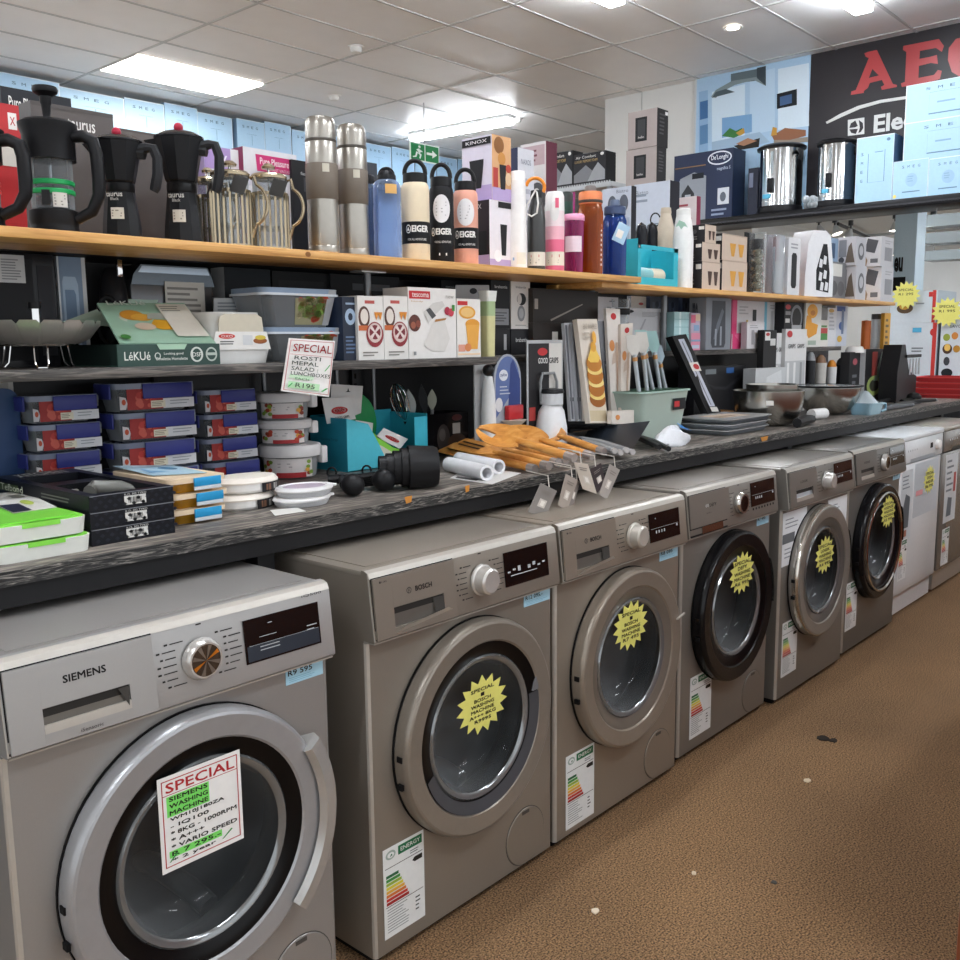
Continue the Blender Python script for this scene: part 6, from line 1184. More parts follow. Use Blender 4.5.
# white rolls on a card
for k, (a, b) in enumerate((((449, 464), (487, 473)), ((459, 459), (499, 467)))):
    p0 = onz(*a, CT+.022); p1 = onz(*b, CT+.022); o = MB(); dv = p1-p0; o.T = Vector((0, 0, 1)).rotation_difference(dv.normalized()).to_matrix().to_4x4(); R = .0205
    o.lathe([(R*.7, 0.0), (R, 0), (R, dv.length), (R*.7, dv.length), (R*.68, dv.length*.1), (0, dv.length*.1)], M('#e9e9ec', .45), 28)
    tag(o.build('roll', None, p0), ('front', 'rear')[k]+' white roll lying on a card beside the wooden utensils', 'roll', 'white rolls')
leaf('backing_card', 'white card under the two white rolls', 'card', [onz(a, b, CT+.0012) for a, b in ((450, 478), (492, 484), (521, 473), (470, 466))], .001, M('#dcdad8', .5), [('R', .1, .05, .6, .16, '#3a3a3c')])
# ------------------------------------------------------------------ wooden utensils and their hanging tags
wm = grain('beech', [(.3, '#c07a34'), (.55, '#d99648'), (.8, '#e8b06a')], 5, (4, 4, 12), .42, .08, 1)
def wooden(lab, head, tail, zh, wd, slots, up=.0, kind='turner'):
    p0 = onz(*tail, CT+zh); p1 = onz(*head, CT+zh+up); o = thing('wooden_'+kind, lab, 'wooden utensil', p0, 0, 'wooden kitchen utensils'); L = p1-p0; u = L.normalized(); a = u.cross(HU).normalized(); n = a.cross(u)
    tl_ = .6 if kind != 'turner' else .32; a = (a*math.cos(tl_)+HU*math.sin(tl_)); a = (a-u*a.dot(u)).normalized(); n = a.cross(u)
    sh = .52; wd *= 1.25
    if kind == 'turner': wf = lambda t: wd*(.3+.7*min(1, t*2.4)**.8)
    else: wf = lambda t: wd*max(.22, math.sin(PI*min(.985, .10+t*.88))**.6)
    N, K_ = 14, 8; f = MB(); vs = []; fs = []
    dp = .016 if kind != 'turner' else .003
    for side in (1, -1):
        for i in range(N+1):
            t = i/N
            for j in range(K_+1):
                s_ = -1+2*j/K_; d_ = dp*math.sin(PI*min(1, t*.9+.05))*(s_*s_-1)
                vs.append(L*sh+u*(L.length*(1-sh)*t)+a*(wf(t)*s_)+n*(d_+side*(.0032 if abs(s_) < .99 else .0012)))
    w1 = K_+1; off = (N+1)*w1
    for i in range(N):
        for j in range(K_):
            if slots and kind != 'turner' and i >= N-5 and j in (3, 4): continue
            q0 = [i*w1+j, i*w1+j+1, (i+1)*w1+j+1, (i+1)*w1+j]; fs += [q0, [off+x for x in q0[::-1]]]
        fs += [[i*w1, (i+1)*w1, off+(i+1)*w1, off+i*w1], [i*w1+K_, off+i*w1+K_, off+(i+1)*w1+K_, (i+1)*w1+K_]]
    fs.append([N*w1+j for j in range(w1)]+[off+N*w1+j for j in range(w1)][::-1])
    f.add(vs, fs, wm)
    if kind == 'turner':
        for s_ in range(slots):
            q = (s_-(slots-1)/2)*wd*.5; f.add([L*sh+u*(L.length*(1-sh)*t)+a*(q+dx)+n*.0042 for t, dx in ((.4, -.004), (.92, -.004), (.92, .004), (.4, .004))], [(0, 1, 2, 3)], M('#3a2413', .7))
    f.build('head', o, ang=50)
    MB().tube([(0, 0, 0), L*.25, L*sh*.9, L*(sh+.05)], [.0115, .012, .0105, .008], wm, 10).build('handle', o)
    MB().tube([-u*.002, u*.028], .0128, G('#cfd0d2', .3), 8).build('clear_cap', o)
    return o
wooden('big wooden fork spoon lying uppermost across the wooden utensils', (478, 428), (574, 458), .055, .036, 1, .06, 'spoon')
wooden('wooden spoon behind the big fork spoon', (505, 428), (592, 456), .035, .032, 0, .06, 'spoon')
wooden('dark wooden ladle at the back of the wooden utensils', (528, 424), (604, 452), .022, .03, 0, .06, 'ladle')
wooden('slotted wooden turner lowest at the front of the wooden pile', (447, 447), (535, 469), .012, .03, 2, .024)
wooden('second slotted wooden turner from the front of the wooden pile', (458, 443), (549, 466), .022, .03, 2, .03)
wooden('third wooden turner in the middle of the wooden pile', (468, 441), (558, 463), .022, .028, 0, .022)
wooden('fourth wooden turner under the big fork spoon', (482, 438), (566, 460), .028, .026, 0, .02)
def hang_tag(lab, q, col, Y, sq=True, side=None):
    pts = [ony(a, b, Y) for a, b in q]
    o = leaf('hang_tag', lab, 'price tag', pts, .0015, M(col, .5), [('R', .3, .28, .72, .55, '#d3cbc2'), ('R', .4, .33, .62, .5, '#efe9e2'), ('L', .2, .72, .8, .86, '#8a827c', 2)], 'card tags hanging from the wooden utensils')
    c = (pts[2]+pts[3])/2-pts[0]; f = MB(); f.tube([c, c+Vector((.0, .004, .03)), c+Vector((.01, .085, max(.035, CT+.006-(c+pts[0]).z)))], .0016, M('#cfcac2', .5), 5); f.build('string', o); return o
hang_tag('leftmost grey card tag hanging below the counter edge', [(528, 512), (545, 518), (557, 491), (541, 483)], '#8a8480', 0.118)
hang_tag('second grey beige card tag hanging left of the wide beige tag', [(558, 505), (567, 511), (578, 480), (566, 474)], '#a89c92', 0.116)
hang_tag('narrow taupe card tag half behind the second tag', [(569, 505), (573, 507.5), (580, 482), (574, 478)], '#857b76', 0.125)
hang_tag('wide beige card tag in the middle of the hanging tags', [(583, 489), (597, 494), (588, 464), (574, 462)], '#c9bdb0', 0.110)
hang_tag('dark purple card tag with white square between pale tags', [(597, 493), (606, 484), (601, 463), (590, 470)], '#3a2f33', 0.114)
hang_tag('rightmost pale grey card tag by the counter post', [(599, 494), (607, 499.5), (620, 470), (610, 464)], '#a59d97', 0.112)
# ------------------------------------------------------------------ counter, middle: packs and tools
def blister(name, lab, cat, l, r, t, Y, z, col, prints, rot=0, D=.03, group=None, rough=.35):
    py = t+30; x0, x1 = wx(l, py, Y), wx(r, py, Y); H = wz((l+r)/2, t, Y)-z
    return carton(name, lab, cat, ((x0+x1)/2, Y+D/2, z), x1-x0, D, H, col, col, col, prints, group, rough=rough)
p = ony(488.5, 400, .56); s = ppm(p)
o = thing('oil_sprayer', 'white tapered spray bottle with black round head in a slim pack', 'bottle', (p.x, .56, CT)); H = wz(488, 372, .56)-CT; R = 7.5/s
MB().lathe([(0, 0), (R, 0), (R, .55*H), (R*.8, .8*H), (R*.55, .95*H), (0, .95*H)], M('#e3e5e6', .35), 20).build('body', o); f = MB(); f.ball((0, 0, H*1.02), R*.8, M('#1c1c1e', .35)); f.build('head', o)
f = MB(); f.box(-R*1.5, R*1.1, 0, R*1.0, R*1.3, wz(486, 351, .56)-CT, M('#b9bbbd', .4)); f.R(-R*1.2, H*1.1, R*.2, H*1.25, M('#c0282e', .5), R*1.05); f.build('backing_card', o)
Yp = .56; x0, x1 = wx(494, 390, Yp), wx(521, 390, Yp); w = x1-x0; H = wz(507, 354, Yp)-CT
o = thing('blister_pack', 'rounded blue and silver blister pack with a white brush behind the wooden spoons', 'pack', ((x0+x1)/2, Yp, CT))
pts = [(-w/2, 0), (w/2, 0), (w/2, H*.75)]+[(w/2*math.cos(math.radians(a)), H*.75+H*.25*math.sin(math.radians(a))) for a in range(15, 180, 15)]+[(-w/2, H*.75)]
f = MB(); f.prism(pts, 0, .004, M('#a3a9b5', .3)); f.prism([(x*.88, z*.96+.006) for x, z in pts if z > H*.35]+[(-w*.44, H*.38)], -.0006, -.0001, M('#5a6ea3', .35)); f.P([(w*.0, H*.45), (w*.46, H*.45), (w*.46, H*.75), (w*.2, H*.95), (w*.1, H*.9)], M('#2b3f7d', .4), -.0008)
f.E(-w*.32, H*.74, w*.0, H*.85, M('#dfe3ea', .4), -.0012); f.Tx(-w*.28, H*.775, -w*.04, H*.815, 'zyliss', M('#2b3f7d', .4), -.0016); f.lines(-w*.3, H*.6, w*.1, H*.7, 3, M('#c3cad6', .5), -.0012, .3); f.E(-w*.46, H*.44, -w*.2, H*.58, M('#dcdde0', .4), -.0012); f.build('card', o)
f = MB(); f.box(-w*.15, -.022, H*.36, w*.4, -.002, H*.5, M('#b5262c', .35), .004); f.build('bristle_block', o)
f = MB(); f.lathe([(0, 0), (w*.34, 0), (w*.36, .1*H), (w*.2, .26*H), (w*.18, .3*H), (w*.38, .355*H), (0, .36*H)], M('#d8d0c4', .35), 20, (.05*w, -.02, 0), sy=.7); f.build('brush_body', o)
Yp = .57; x0, x1 = wx(527, 380, Yp), wx(563, 380, Yp); w = x1-x0; H = wz(545, 340, Yp)-CT
o = thing('blister_pack', 'black and white blister pack with a white squeeze dispenser', 'pack', ((x0+x1)/2, Yp, CT))
f = MB(); f.box(-w/2, 0, 0, w/2, .004, H, M('#aeb0b2', .3), .001); f.R(-w*.46, .01, w*.1, H*.97, M('#29282a', .4), -.0004); f.R(w*.1, .01, w*.46, H*.97, M('#d9d6d0', .45), -.0004); f.E(-w*.22, H*.86, w*.05, H*.93, M('#b8262b', .4), -.0009); f.Tx(-w*.2, H*.79, w*.06, H*.84, 'GOOD', WHITE, -.0009); f.Tx(w*.1, H*.79, w*.36, H*.84, 'GRIPS', BLACK, -.0009, .03); f.R(-w*.45, H*.28, -w*.28, H*.4, M('#b3403c', .4), -.0009); f.build('card', o)
f = MB(); f.tube([(-w*.2, -.012, H*.45), (-w*.22, -.012, H*.62), (-w*.16, -.012, H*.70), (w*.16, -.012, H*.70), (w*.24, -.012, H*.62), (w*.24, -.012, H*.45)], .005, M('#8d9092', .3), 8); f.build('handle_loop', o)
f = MB(); f.lathe([(0, 0), (w*.33, 0), (w*.33, .2*H), (w*.27, .36*H), (w*.18, .42*H)], M('#e7e8ea', .35), 24, (-w*.02, -.028, 0), sy=.7); f.build('bottle_body', o); f = MB(); f.cyl(w*.2, .421*H, .52*H, M('#d5d8db', .3), 20, (-w*.02, -.028, 0)); f.build('collar', o); f = MB(); f.lathe([(w*.2, .521*H), (w*.22, .53*H), (w*.2, .56*H), (0, .57*H)], M('#1f1f21', .3), 20, (-w*.02, -.028, 0)); f.build('pump_cap', o)
# leaning cookbook-like packs
def lean(name, lab, cat, bl, br, tr, tl, Yb, Yt, th, col, prints, group=None, side=None):
    q = [ony(*bl, Yb), ony(*br, Yb), ony(*tr, Yt), ony(*tl, Yt)]
    return leaf(name, lab, cat, q, th, M(col, .45), prints, group)
for k in range(3):
    lean('recipe_pack', ('first', 'second', 'third')[k]+' leaning silver edged pack left of the waffle picture pack', 'pack', (571+7*k, 421), (580+7*k, 421), (573+8*k, 323), (564+8*k, 323), .56-.015*k, .61-.015*k, .012, ('#c9cbd0', '#b4b7bd', '#d3cec8')[k], [('R', .1, .02, .28, .98, '#6d7079'), ('R', .5, .02, .6, .98, '#f0eeec'), ('R', 0, .2, 1, .24, '#7d7f85')], 'leaning silver edged packs')
lean('recipe_pack', 'leaning pack with a stacked golden waffle picture', 'pack', (590, 423), (608, 423), (597, 319), (577, 319), .50, .56, .02, '#ddd3c6', [('R', .05, .02, .95, .12, '#c9b898'), ('R', .05, .12, .95, .2, '#dccfbb'), ('E', .12, .15, .98, .30, '#9c5a1a'), ('E', .14, .22, .97, .33, '#f0d27c'), ('E', .12, .25, .97, .42, '#b06a1e'), ('E', .14, .34, .96, .44, '#f2d988'), ('E', .11, .37, .95, .54, '#b8721f'), ('E', .14, .46, .93, .56, '#f0d27c'), ('E', .12, .49, .92, .65, '#c07c2a'), ('P', .2, .58, .86, .72, '#efc65a', [(0, .2), (.2, 0), (.8, 0), (1, .3), (.7, 1), (.3, .9)]), ('E', .42, .68, .7, .78, '#e2a63c'), ('E', .55, .76, .75, .88, '#e9ad45'), ('T', .15, .90, .85, .95, '#b8ad9e', 'EAT WAFFLES'), ('L', .15, .8, .5, .88, '#b8ad9e', 2)])
lean('tool_pack', 'leaning grey pack between the waffle pack and the white packs', 'pack', (611, 421), (619, 421), (608, 321), (597, 321), .56, .61, .012, '#77797f', [('R', .1, .3, .9, .6, '#55585f'), ('R', .2, .02, .8, .2, '#c9c5c0'), ('R', .15, .55, .85, .57, '#9a9ca2')])
for k in range(2):
    lean('tool_pack', ('left', 'right')[k]+' tall white pack with orange sketch right of the grey pack', 'pack', (612+9*k, 422), (622+6*k, 422), (620+13*k, 309+14*k), (606+15*k, 308+16*k), .54-.02*k, .60-.02*k, .012, ('#ddd6cf', '#d8cdc3')[k], [('E', .3, .90, .7, .96, '#b8282c'), ('E', .1, .62, .5, .72, '#d08a4e'), ('P', .2, .5, .8, .64, '#c9b5a5', [(0, 0), (1, .3), (.8, 1), (.2, .7)]), ('R', .55, .08, .75, .7, '#c2a893'), ('E', .2, .04, .5, .1, '#b0604a')], 'tall white sketch packs')
lean('tool_pack', 'short white pack at the foot of the tall white packs', 'pack', (612, 424), (634, 424), (634, 410), (612, 411), .47, .47, .02, '#ddd5cc', [('E', .15, .3, .35, .7, '#d08a4e')])
pcarton('hook_card', 'grey white card with punched slot behind the spatulas', 'card', 609, 611, 665, 308, 352, .70, MS, '#c9cacf', '#b5b6bb', '#ccc', [('fE', .2, .88, .4, .96, '#2a2a2d'), ('fL', .55, .8, .95, .92, '#a1a3a8', 4), ('fP', .45, .35, .75, .75, '#a5a7ae', [(0, 0), (.2, .1), (.6, 1), (.5, 1)]), ('fE', .7, .3, .95, .45, '#b4b6bd')], dmin=.02, dmax=.03)
pcarton('hook_card', 'white printed card hanging left of the dark tool cases', 'card', 593, 595, 618, 297, 352, .72, MS, '#d3d0d3', '#b5b6bb', '#ccc', [('fL', .6, .9, .9, .95, '#8a8a90', 1)], dmin=.02, dmax=.025)
pcarton('hook_card', 'pale beige card with a red mark under the pine shelf joint', 'card', 629, 631, 647, 291, 352, .76, MS, '#cfc8c0', '#b5b6bb', '#ccc', [('fE', .45, .84, .75, .89, '#a8322e')], dmin=.02, dmax=.025)
pround('measuring_jug', 'clear glass jug with black band under the pine shelf joint', 'jug', 611, 630, 299, .70, MS, [('jug', CLEAR, [(0, 0), (.6, 0), (.8, .1), (1, 1)]), ('band', M('#2a2a2c', .4), [(.95, .7), (1.02, .72), (1.02, .8), (.97, .82)])], None, 20)
# dark handled tongs, dustpan and friends
def bars(name, lab, cat, a, b, z, r, n, col, gap, capcol=None, up=0):
    p0 = onz(*a, CT+z); p1 = onz(*b, CT+z+up); o = thing(name, lab, cat, p0); L = p1-p0; u = L.normalized(); s = u.cross(HU).normalized()
    for k in range(n):
        q = s*((k-(n-1)/2)*gap)+HU*(.006*(k % 2)); MB().tube([q, q+L*.5+HU*.004, q+L], [r*.9, r, r*.8], M(col, .4), 8).build('bar', o)
        if capcol: MB().tube([q+L, q+L+u*.014], r*.78, M(capcol, .3, .5), 8).build('tip', o)
    return o
bars('tongs', 'upper pair of dark grey handled tongs behind the wooden handles', 'tongs', (543, 426), (606, 426), .05, .016, 2, '#3a3d40', .028)
bars('tongs', 'lower dark grey handled tongs with band behind the wooden handles', 'tongs', (541, 431), (583, 443), .03, .015, 2, '#45484b', .026)
bars('tongs', 'bundle of pale grey tongs with steel tips at the counter edge', 'tongs', (577, 441), (622, 452), .022, .012, 4, '#8f9294', .02, '#cfd0d0')
o = thing('folding_colander', 'dark blue grey folded scoop with pointed corner on the counter', 'colander', onz(600, 447, CT))
P0 = Vector(o.location); q = [onz(596, 436, CT+.02)-P0, onz(633, 449, CT+.012)-P0, onz(650, 421, CT+.09)-P0, onz(602, 426, CT+.06)-P0]; th = Vector((.0, .012, -.004))
f = MB()
for k in range(4): e = th*k*1.6; g = [v+e for v in q]; f.add(g+[v+Vector((0, .004, -.001)) for v in g], [(0, 1, 2, 3), (7, 6, 5, 4), (0, 4, 5, 1), (1, 5, 6, 2), (2, 6, 7, 3), (3, 7, 4, 0)], M('#272d36', .4))
f.build('shell', o)
bars('can_opener', 'black handled opener lying right of the folded scoop', 'opener', (638, 438), (664, 449), .014, .011, 2, '#222325', .03)
p = onz(684, 446, CT); o = thing('mesh_bundle', 'white mesh cloth bundle with a blue tip on the counter edge', 'cloth', (p.x, p.y+.05, CT))
f = MB(); rr = random.Random(4); vs = []; fs = []; n = 40
prof = [(.0, .0), (.9, .0), (.97, .1), (1.0, .25), (.95, .45), (.85, .6), (.7, .78), (.5, .9), (.25, .96), (0, .98)]
for j, (a, b) in enumerate(prof):
    for i in range(n): t = 2*PI*i/n; w_ = 1+.08*math.sin(3*t+j)+.05*math.sin(11*t+j); vs.append((.075*a*w_*math.cos(t)*1.25, .045*a*w_*math.sin(t), .062*b*(1+.15*math.sin(2*t+j))))
for j in range(len(prof)-1):
    for i in range(n): fs.append((j*n+i, j*n+(i+1) % n, (j+1)*n+(i+1) % n, (j+1)*n+i))
f.add(vs, fs, M('#dfe1e6', .7, bump=.8, scale=250)); f.build('cloth', o); f = MB(); f.add([(.03, -.02, .058), (.08, -.035, .045), (.085, -.005, .055), (.05, .01, .075)], [(0, 1, 2, 3)], M('#3f83c4', .5)); f.build('blue_tip', o)
# baking trays stack
p0 = onz(722, 438, CT); 
for k in range(3):
    o = MB(); w_, d_ = .36, .22; m_ = M(('#8d9095', '#9a9da2', '#83868b')[k], .3, .6)
    o.rbox(-w_/2, -d_/2, 0, w_/2, d_/2, .003, m_, .03, .01, .01)
    for a in ((0, 0), ):
        o.rbox(-w_/2, -d_/2, .003, w_/2, d_/2, .0175, m_, .03, .008, .008); o.rbox(-w_/2-.008, -d_/2-.008, .0177, w_/2+.008, d_/2+.008, .0200, M('#c9cacb', .3, .5), .035)
    tag(o.build('baking_tray', None, (3.29+.01*k, .40, CT+k*.0205), .0), ('lowest', 'middle', 'topmost')[k]+' grey baking tray in the flat stack before the steel bowl', 'tray', 'grey baking trays')
leaf('paper_band', 'pale printed paper lying on the grey baking trays', 'paper', [(3.18, .35, CT+.0625), (3.38, .33, CT+.0625), (3.41, .43, CT+.0625), (3.20, .46, CT+.0625)], .0008, M('#d8c6b4', .5), [('R', .1, .2, .7, .5, '#b9a08a')])
# green translucent bin with spatulas
yb = .43; x0, x1 = wx(643, 405, yb), wx(690, 405, yb); w = x1-x0; h = wz(660, 391, yb)-CT; d = .17
o = thing('storage_bin', 'pale green translucent bin holding teal spatulas', 'bin', ((x0+x1)/2, yb+d/2, CT)); gb = G('#c9dacf', .6)
f = MB(); f.rbox(-w/2, -d/2, 0, w/2, d/2, h, gb, .02, .03, .02); f.build('bin', o)
f = MB(); f.rbox(-w/2-.006, -d/2-.006, h-.006, w/2+.006, d/2+.006, h, M('#a9c4b8', .4), .022); f.build('rim', o)
f = MB(); f.R(w*.12, h*.58, w*.4, h*.82, M('#1f2224', .5), -d/2+.0); f.R(w*.15, h*.64, w*.26, h*.76, M('#b8262b', .5), -d/2-.0008); f.build('sticker', o)
for k, (a, b, t, lab) in enumerate((((640, 400), 632, 335, 'white'), ((648, 400), 641, 332, 'white'), ((655, 400), 640, 330, 'teal'), ((662, 400), 651, 331, 'teal'), ((668, 400), 656, 345, 'pale blue'))):
    Yk = yb+.04+.018*k; p0 = ony(*a, Yk); p0.z = max(p0.z, CT+.01); p1 = ony(b, t, Yk+.02); o = thing('spatula', ('first', 'second', 'third', 'fourth', 'fifth')[k]+' from the left of the spatulas standing in the green bin, '+lab, 'spatula', p0, 0, 'spatulas in the green bin'); L = p1-p0; c_ = {'white': '#d9d6d0', 'teal': '#a9d0cf', 'pale blue': '#b7cbd8'}[lab]
    MB().tube([(0, 0, 0), L*.7], .008, M('#aeb6bc', .3, .3), 8).build('handle', o); f = MB(); u = L.normalized(); s_ = HR; q = [L*.68-s_*.008, L*.68+s_*.008, L*.8+s_*.024, L+s_*.020, L-s_*.020, L*.8-s_*.024]; nn = u.cross(s_).normalized()*.003; f.add([v+nn for v in q]+[v-nn for v in q], [list(range(6)), [6+i for i in range(6)][::-1]]+[[(i+1) % 6, i, 6+i, 6+(i+1) % 6] for i in range(6)], M(c_, .4)); f.build('blade', o); MB().tube([L*.6, L*.66], .0095, M('#c08a52', .4), 8).build('ferrule', o)
# black leaning pack
lean('mandoline_pack', 'long black pack with grey window leaning right of the green bin', 'pack', (708, 414), (722, 414), (686, 334), (672, 336), .50, .57, .03, '#161618', [('P', .3, .1, .75, .95, '#b5b9c6', [(.1, 0), (1, 0), (.9, 1), (0, 1)]), ('R', .45, .12, .52, .92, '#6d7079'), ('R', .28, .55, .9, .66, '#d9d4cc'), ('E', .45, .57, .85, .64, '#b8262b'), ('R', .3, .03, .8, .09, '#c9c6c0')])
f = MB(); q0 = onz(728, 416, CT); f.tube([(-.02, .02, .07), (.0, .0, .03), (.05, -.01, .006), (.09, -.01, .004)], [.008, .014, .014, .006], M('#e0dcd8', .4), 8); tag(f.build('paper_tag', None, q0+Vector((0, .02, .004))), 'curled white paper tag at the foot of the black leaning pack', 'tag')
bars('rolling_pin', 'wooden handled rod lying behind the black leaning pack', 'rolling pin', (706, 414), (733, 413), .04, .014, 1, '#b98a52', .02)
# tool cases and gadget packs on the set back shelf
for k, (l, m, r) in enumerate(((644, 650, 664), (662, 667, 678), (676, 682, 690))):
    pcarton('tool_case', ('left', 'middle', 'right')[k]+' navy ribbed case in the row under the right pine shelf', 'case', l, m, r, 294, 354, .74, MS, '#2b3342', '#39445a', '#333c4c', [('fR', .15, .1, .3, .9, '#39445a'), ('fR', .5, .1, .65, .9, '#39445a'), ('fE', .35, .8, .6, .92, '#1c2230')], 'navy ribbed cases', dmin=.06, dmax=.1)
pcarton('lunch_pack', 'pale teal ribbed pack in front of the navy cases', 'pack', 671, 674, 690, 312, 354, .64, MS, '#a9cdd0', '#8fb4b8', '#b9d6d8', [('fR', .3, .0, .42, 1, '#d3e6e8')]+[('fR', 0, .2*q_, 1, .2*q_+.02, '#8fb9bd') for q_ in range(1, 5)], dmin=.06)
a = pcarton('pink_pack', 'lower pink and blue pack between teal pack and silver case', 'pack', 689, 691, 700, 333, 354, .63, MS, '#d88aa0', '#b9a9b4', '#ccc', [('fR', 0, .5, 1, .62, '#7f9dbd'), ('fR', .1, .1, .9, .3, '#b3c3d6')], 'pink packs', dmin=.06); zq = MS+max(v[2] for v in a.bound_box)
pcarton('pink_pack', 'upper pink and blue pack between teal pack and silver case', 'pack', 689, 691, 700, 313, 333, .63, zq, '#b3a1b4', '#b9a9b4', '#ccc', [('fR', 0, .5, .5, .9, '#d0607c'), ('fR', .3, .1, .9, .4, '#7f9dbd'), ('fR', .5, .6, 1, .95, '#d6bfa0')], 'pink packs', dmin=.06)
pcarton('cutlery_case', 'silver grey case with dark cutlery window under the right pine shelf', 'case', 697, 706, 731, 291, 352, .62, MS, '#7d828a', '#979ca3', '#8a9098', [('fP', .2, .04, .78, .94, '#2f343d', [(0, .1), (.1, 0), (.9, 0), (1, .1), (.95, 1), (.05, 1)]), ('fP', .3, .2, .7, .8, '#5d636e', [(0, 0), (.2, 0), (1, .9), (.8, 1), (.3, .5)]), ('fR', .35, .08, .42, .4, '#8d939c'), ('fR', .55, .08, .62, .45, '#8d939c'), ('lT', .2, .3, .5, .9, '#4d525a', 'PRO')], dmin=.08)
pcarton('bottle_pack', 'pink edged white pack with a black corkscrew picture', 'pack', 729, 732, 764, 294, 352, .69, MS, '#d6d3d6', '#e35a8c', '#ddd', [('fR', 0, .3, .14, 1, '#e0487e'), ('fR', .02, .0, .5, .32, '#df4a80'), ('fR', .62, .58, .74, .82, '#1f2023'), ('fR', .42, .4, .48, .6, '#c0a23e'), ('fL', .2, .7, .5, .9, '#b1aeb2', 3), ('fP', .08, .05, .42, .3, '#e8739c', [(0, .9), (.5, .3), (1, .9), (.9, 1), (.1, 1)])], dmin=.06)
pcarton('bottle_pack', 'small white pack with a black opener in front of the pink pack', 'pack', 745, 747, 764, 322, 352, .645, MS, '#dcd9dc', '#c9c6c9', '#ddd', [('fP', .6, .1, .85, .6, '#1c1d20', [(.2, 0), (.8, 0), (1, .5), (.8, 1), (.2, 1), (0, .5)]), ('fR', .25, .15, .4, .7, '#a9a6aa'), ('fL', .15, .75, .8, .9, '#aaa7ab', 2)], dmin=.03, dmax=.035)
pcarton('bottle_pack', 'blue edged white pack with a steel opener picture', 'pack', 762, 764, 782, 295, 352, .69, MS, '#cdd1d4', '#6fb5cf', '#ddd', [('fR', 0, 0, .14, 1, '#6fb5cf'), ('fR', .35, .3, .5, .8, '#b1b5b9'), ('fR', .72, .35, .88, .6, '#8a7350'), ('fL', .3, .84, .8, .95, '#9fa3a7', 2)], dmin=.06)
pcarton('kettle_pack', 'black pack with a steel kettle picture and red label', 'pack', 782, 784, 804, 299, 352, .64, MS, '#1b1b1e', '#2a2a2d', '#333', [('fE', .04, .84, .3, .95, '#b8262b'), ('fR', .05, .72, .3, .8, '#8d8e91'), ('fR', .05, .55, .26, .64, '#d9d9d6'), ('fE', .3, .4, .9, .95, '#7d8085'), ('fE', .38, .42, .82, .88, '#1b1b1e'), ('fP', .36, .05, .86, .5, '#a5a8ac', [(.1, 0), (.9, 0), (1, 1), (0, 1)])], dmin=.06)
pcarton('toy_pack', 'white pack with a yellow duck shaped cutter', 'pack', 803, 805, 821, 301, 352, .63, MS, '#e0e0da', '#c9c9c3', '#ddd', [('fE', .1, .66, .75, .98, '#eba524'), ('fP', .0, .2, .8, .72, '#e29a1e', [(0, .3), (.3, 0), (.9, .2), (1, .6), (.5, .7), (.45, 1), (.1, 1)]), ('fE', .3, .72, .6, .84, '#cf7e14'), ('fR', .2, .05, .7, .15, '#9fb1a3')], dmin=.05)
for k, (l, r, t, b, c_, pr) in enumerate(((820, 828, 320, 352, '#e3e0da', [('fR', .0, .5, .9, .7, '#b8322e'), ('fR', 0, .25, .9, .5, '#3f8a3c'), ('fR', .1, .72, .8, .8, '#5b8a4a')]), (827, 836, 308, 352, '#dadce2', [('fL', .2, .4, .8, .9, '#b0b3bb', 5), ('fE', .1, .88, .7, .98, '#c9a050')]), (835, 847, 300, 352, '#c9cfdc', [('fR', .1, .86, .8, .98, '#3458a3'), ('fE', .3, .4, .7, .6, '#3d5fa5'), ('fE', .2, .1, .6, .26, '#d0a53a'), ('fR', .5, .3, .7, .9, '#6a7d9f')]))):
    pcarton('gadget_pack', ('green and red banded', 'white sketched', 'blue and yellow')[k]+' gadget pack hanging near the right shelf end', 'pack', l-2, l, r, t, b, .65+.01*k, MS, c_, '#c0c0c0', '#ddd', pr, 'gadget packs near the right shelf end', dmin=.04)
# hanging white cards of peelers
for k, (l, r, t) in enumerate(((770, 785, 333), (785, 806, 329))):
    pcarton('peeler_card', ('left', 'right')[k]+' white header card of peelers above the steel bowl', 'card', l-1, l, r, t, 386, .62-.02*k, CT+.0, '#dcdcdc', '#bbb', '#ddd', [('fR', .0, .0, .95, .62, '#b9bbbd'), ('fR', .1, .1, .2, .6, '#e6e6e6'), ('fR', .4, .1, .5, .6, '#e6e6e6'), ('fR', .7, .1, .8, .6, '#8d9092'), ('fT', .12, .77, .46, .82, '#2a2a2c', 'GRIPS'), ('fT', .54, .77, .88, .82, '#2a2a2c', 'GRIPS'), ('fE', .05, .9, .3, .98, '#b8262b')], 'white peeler cards', dmin=.02, dmax=.03)
pcarton('peeler_card', 'black peeler pack left of the white peeler cards', 'card', 761, 763, 776, 330, 392, .60, CT, '#18181a', '#222', '#222', [('fR', .1, .88, .5, .98, '#dcdcda'), ('fE', .15, .93, .45, .97, '#b8262b'), ('fR', .5, .82, .9, .9, '#cfcfcd'), ('fR', .55, .14, .8, .22, '#8a2428')], dmin=.03, dmax=.04)
pcarton('tub', 'pale grey tub standing behind the first steel bowl', 'tub', 752, 755, 785, 368, 420, .56, CT, '#c3c6c8', '#aeb1b3', '#d3d6d8', [('fP', .3, .3, .9, .95, '#d6d9db', [(0, 0), (1, .2), (.9, 1), (.1, .8)])], dmin=.06)
pcarton('storage_case', 'black fabric case behind the first steel bowl', 'case', 690, 694, 745, 366, 425, .66, CT, '#1c1c1f', '#26262a', '#2a2a2d', [('fP', .15, .55, .95, .82, '#2c2c30', [(0, .7), (.3, .1), (.55, 0), (1, .8), (.95, 1), (.55, .2), (.3, .3)]), ('fR', .2, .86, .4, .95, '#6d7478'), ('fR', .6, .86, .75, .96, '#2c5a96')], dmin=.08)
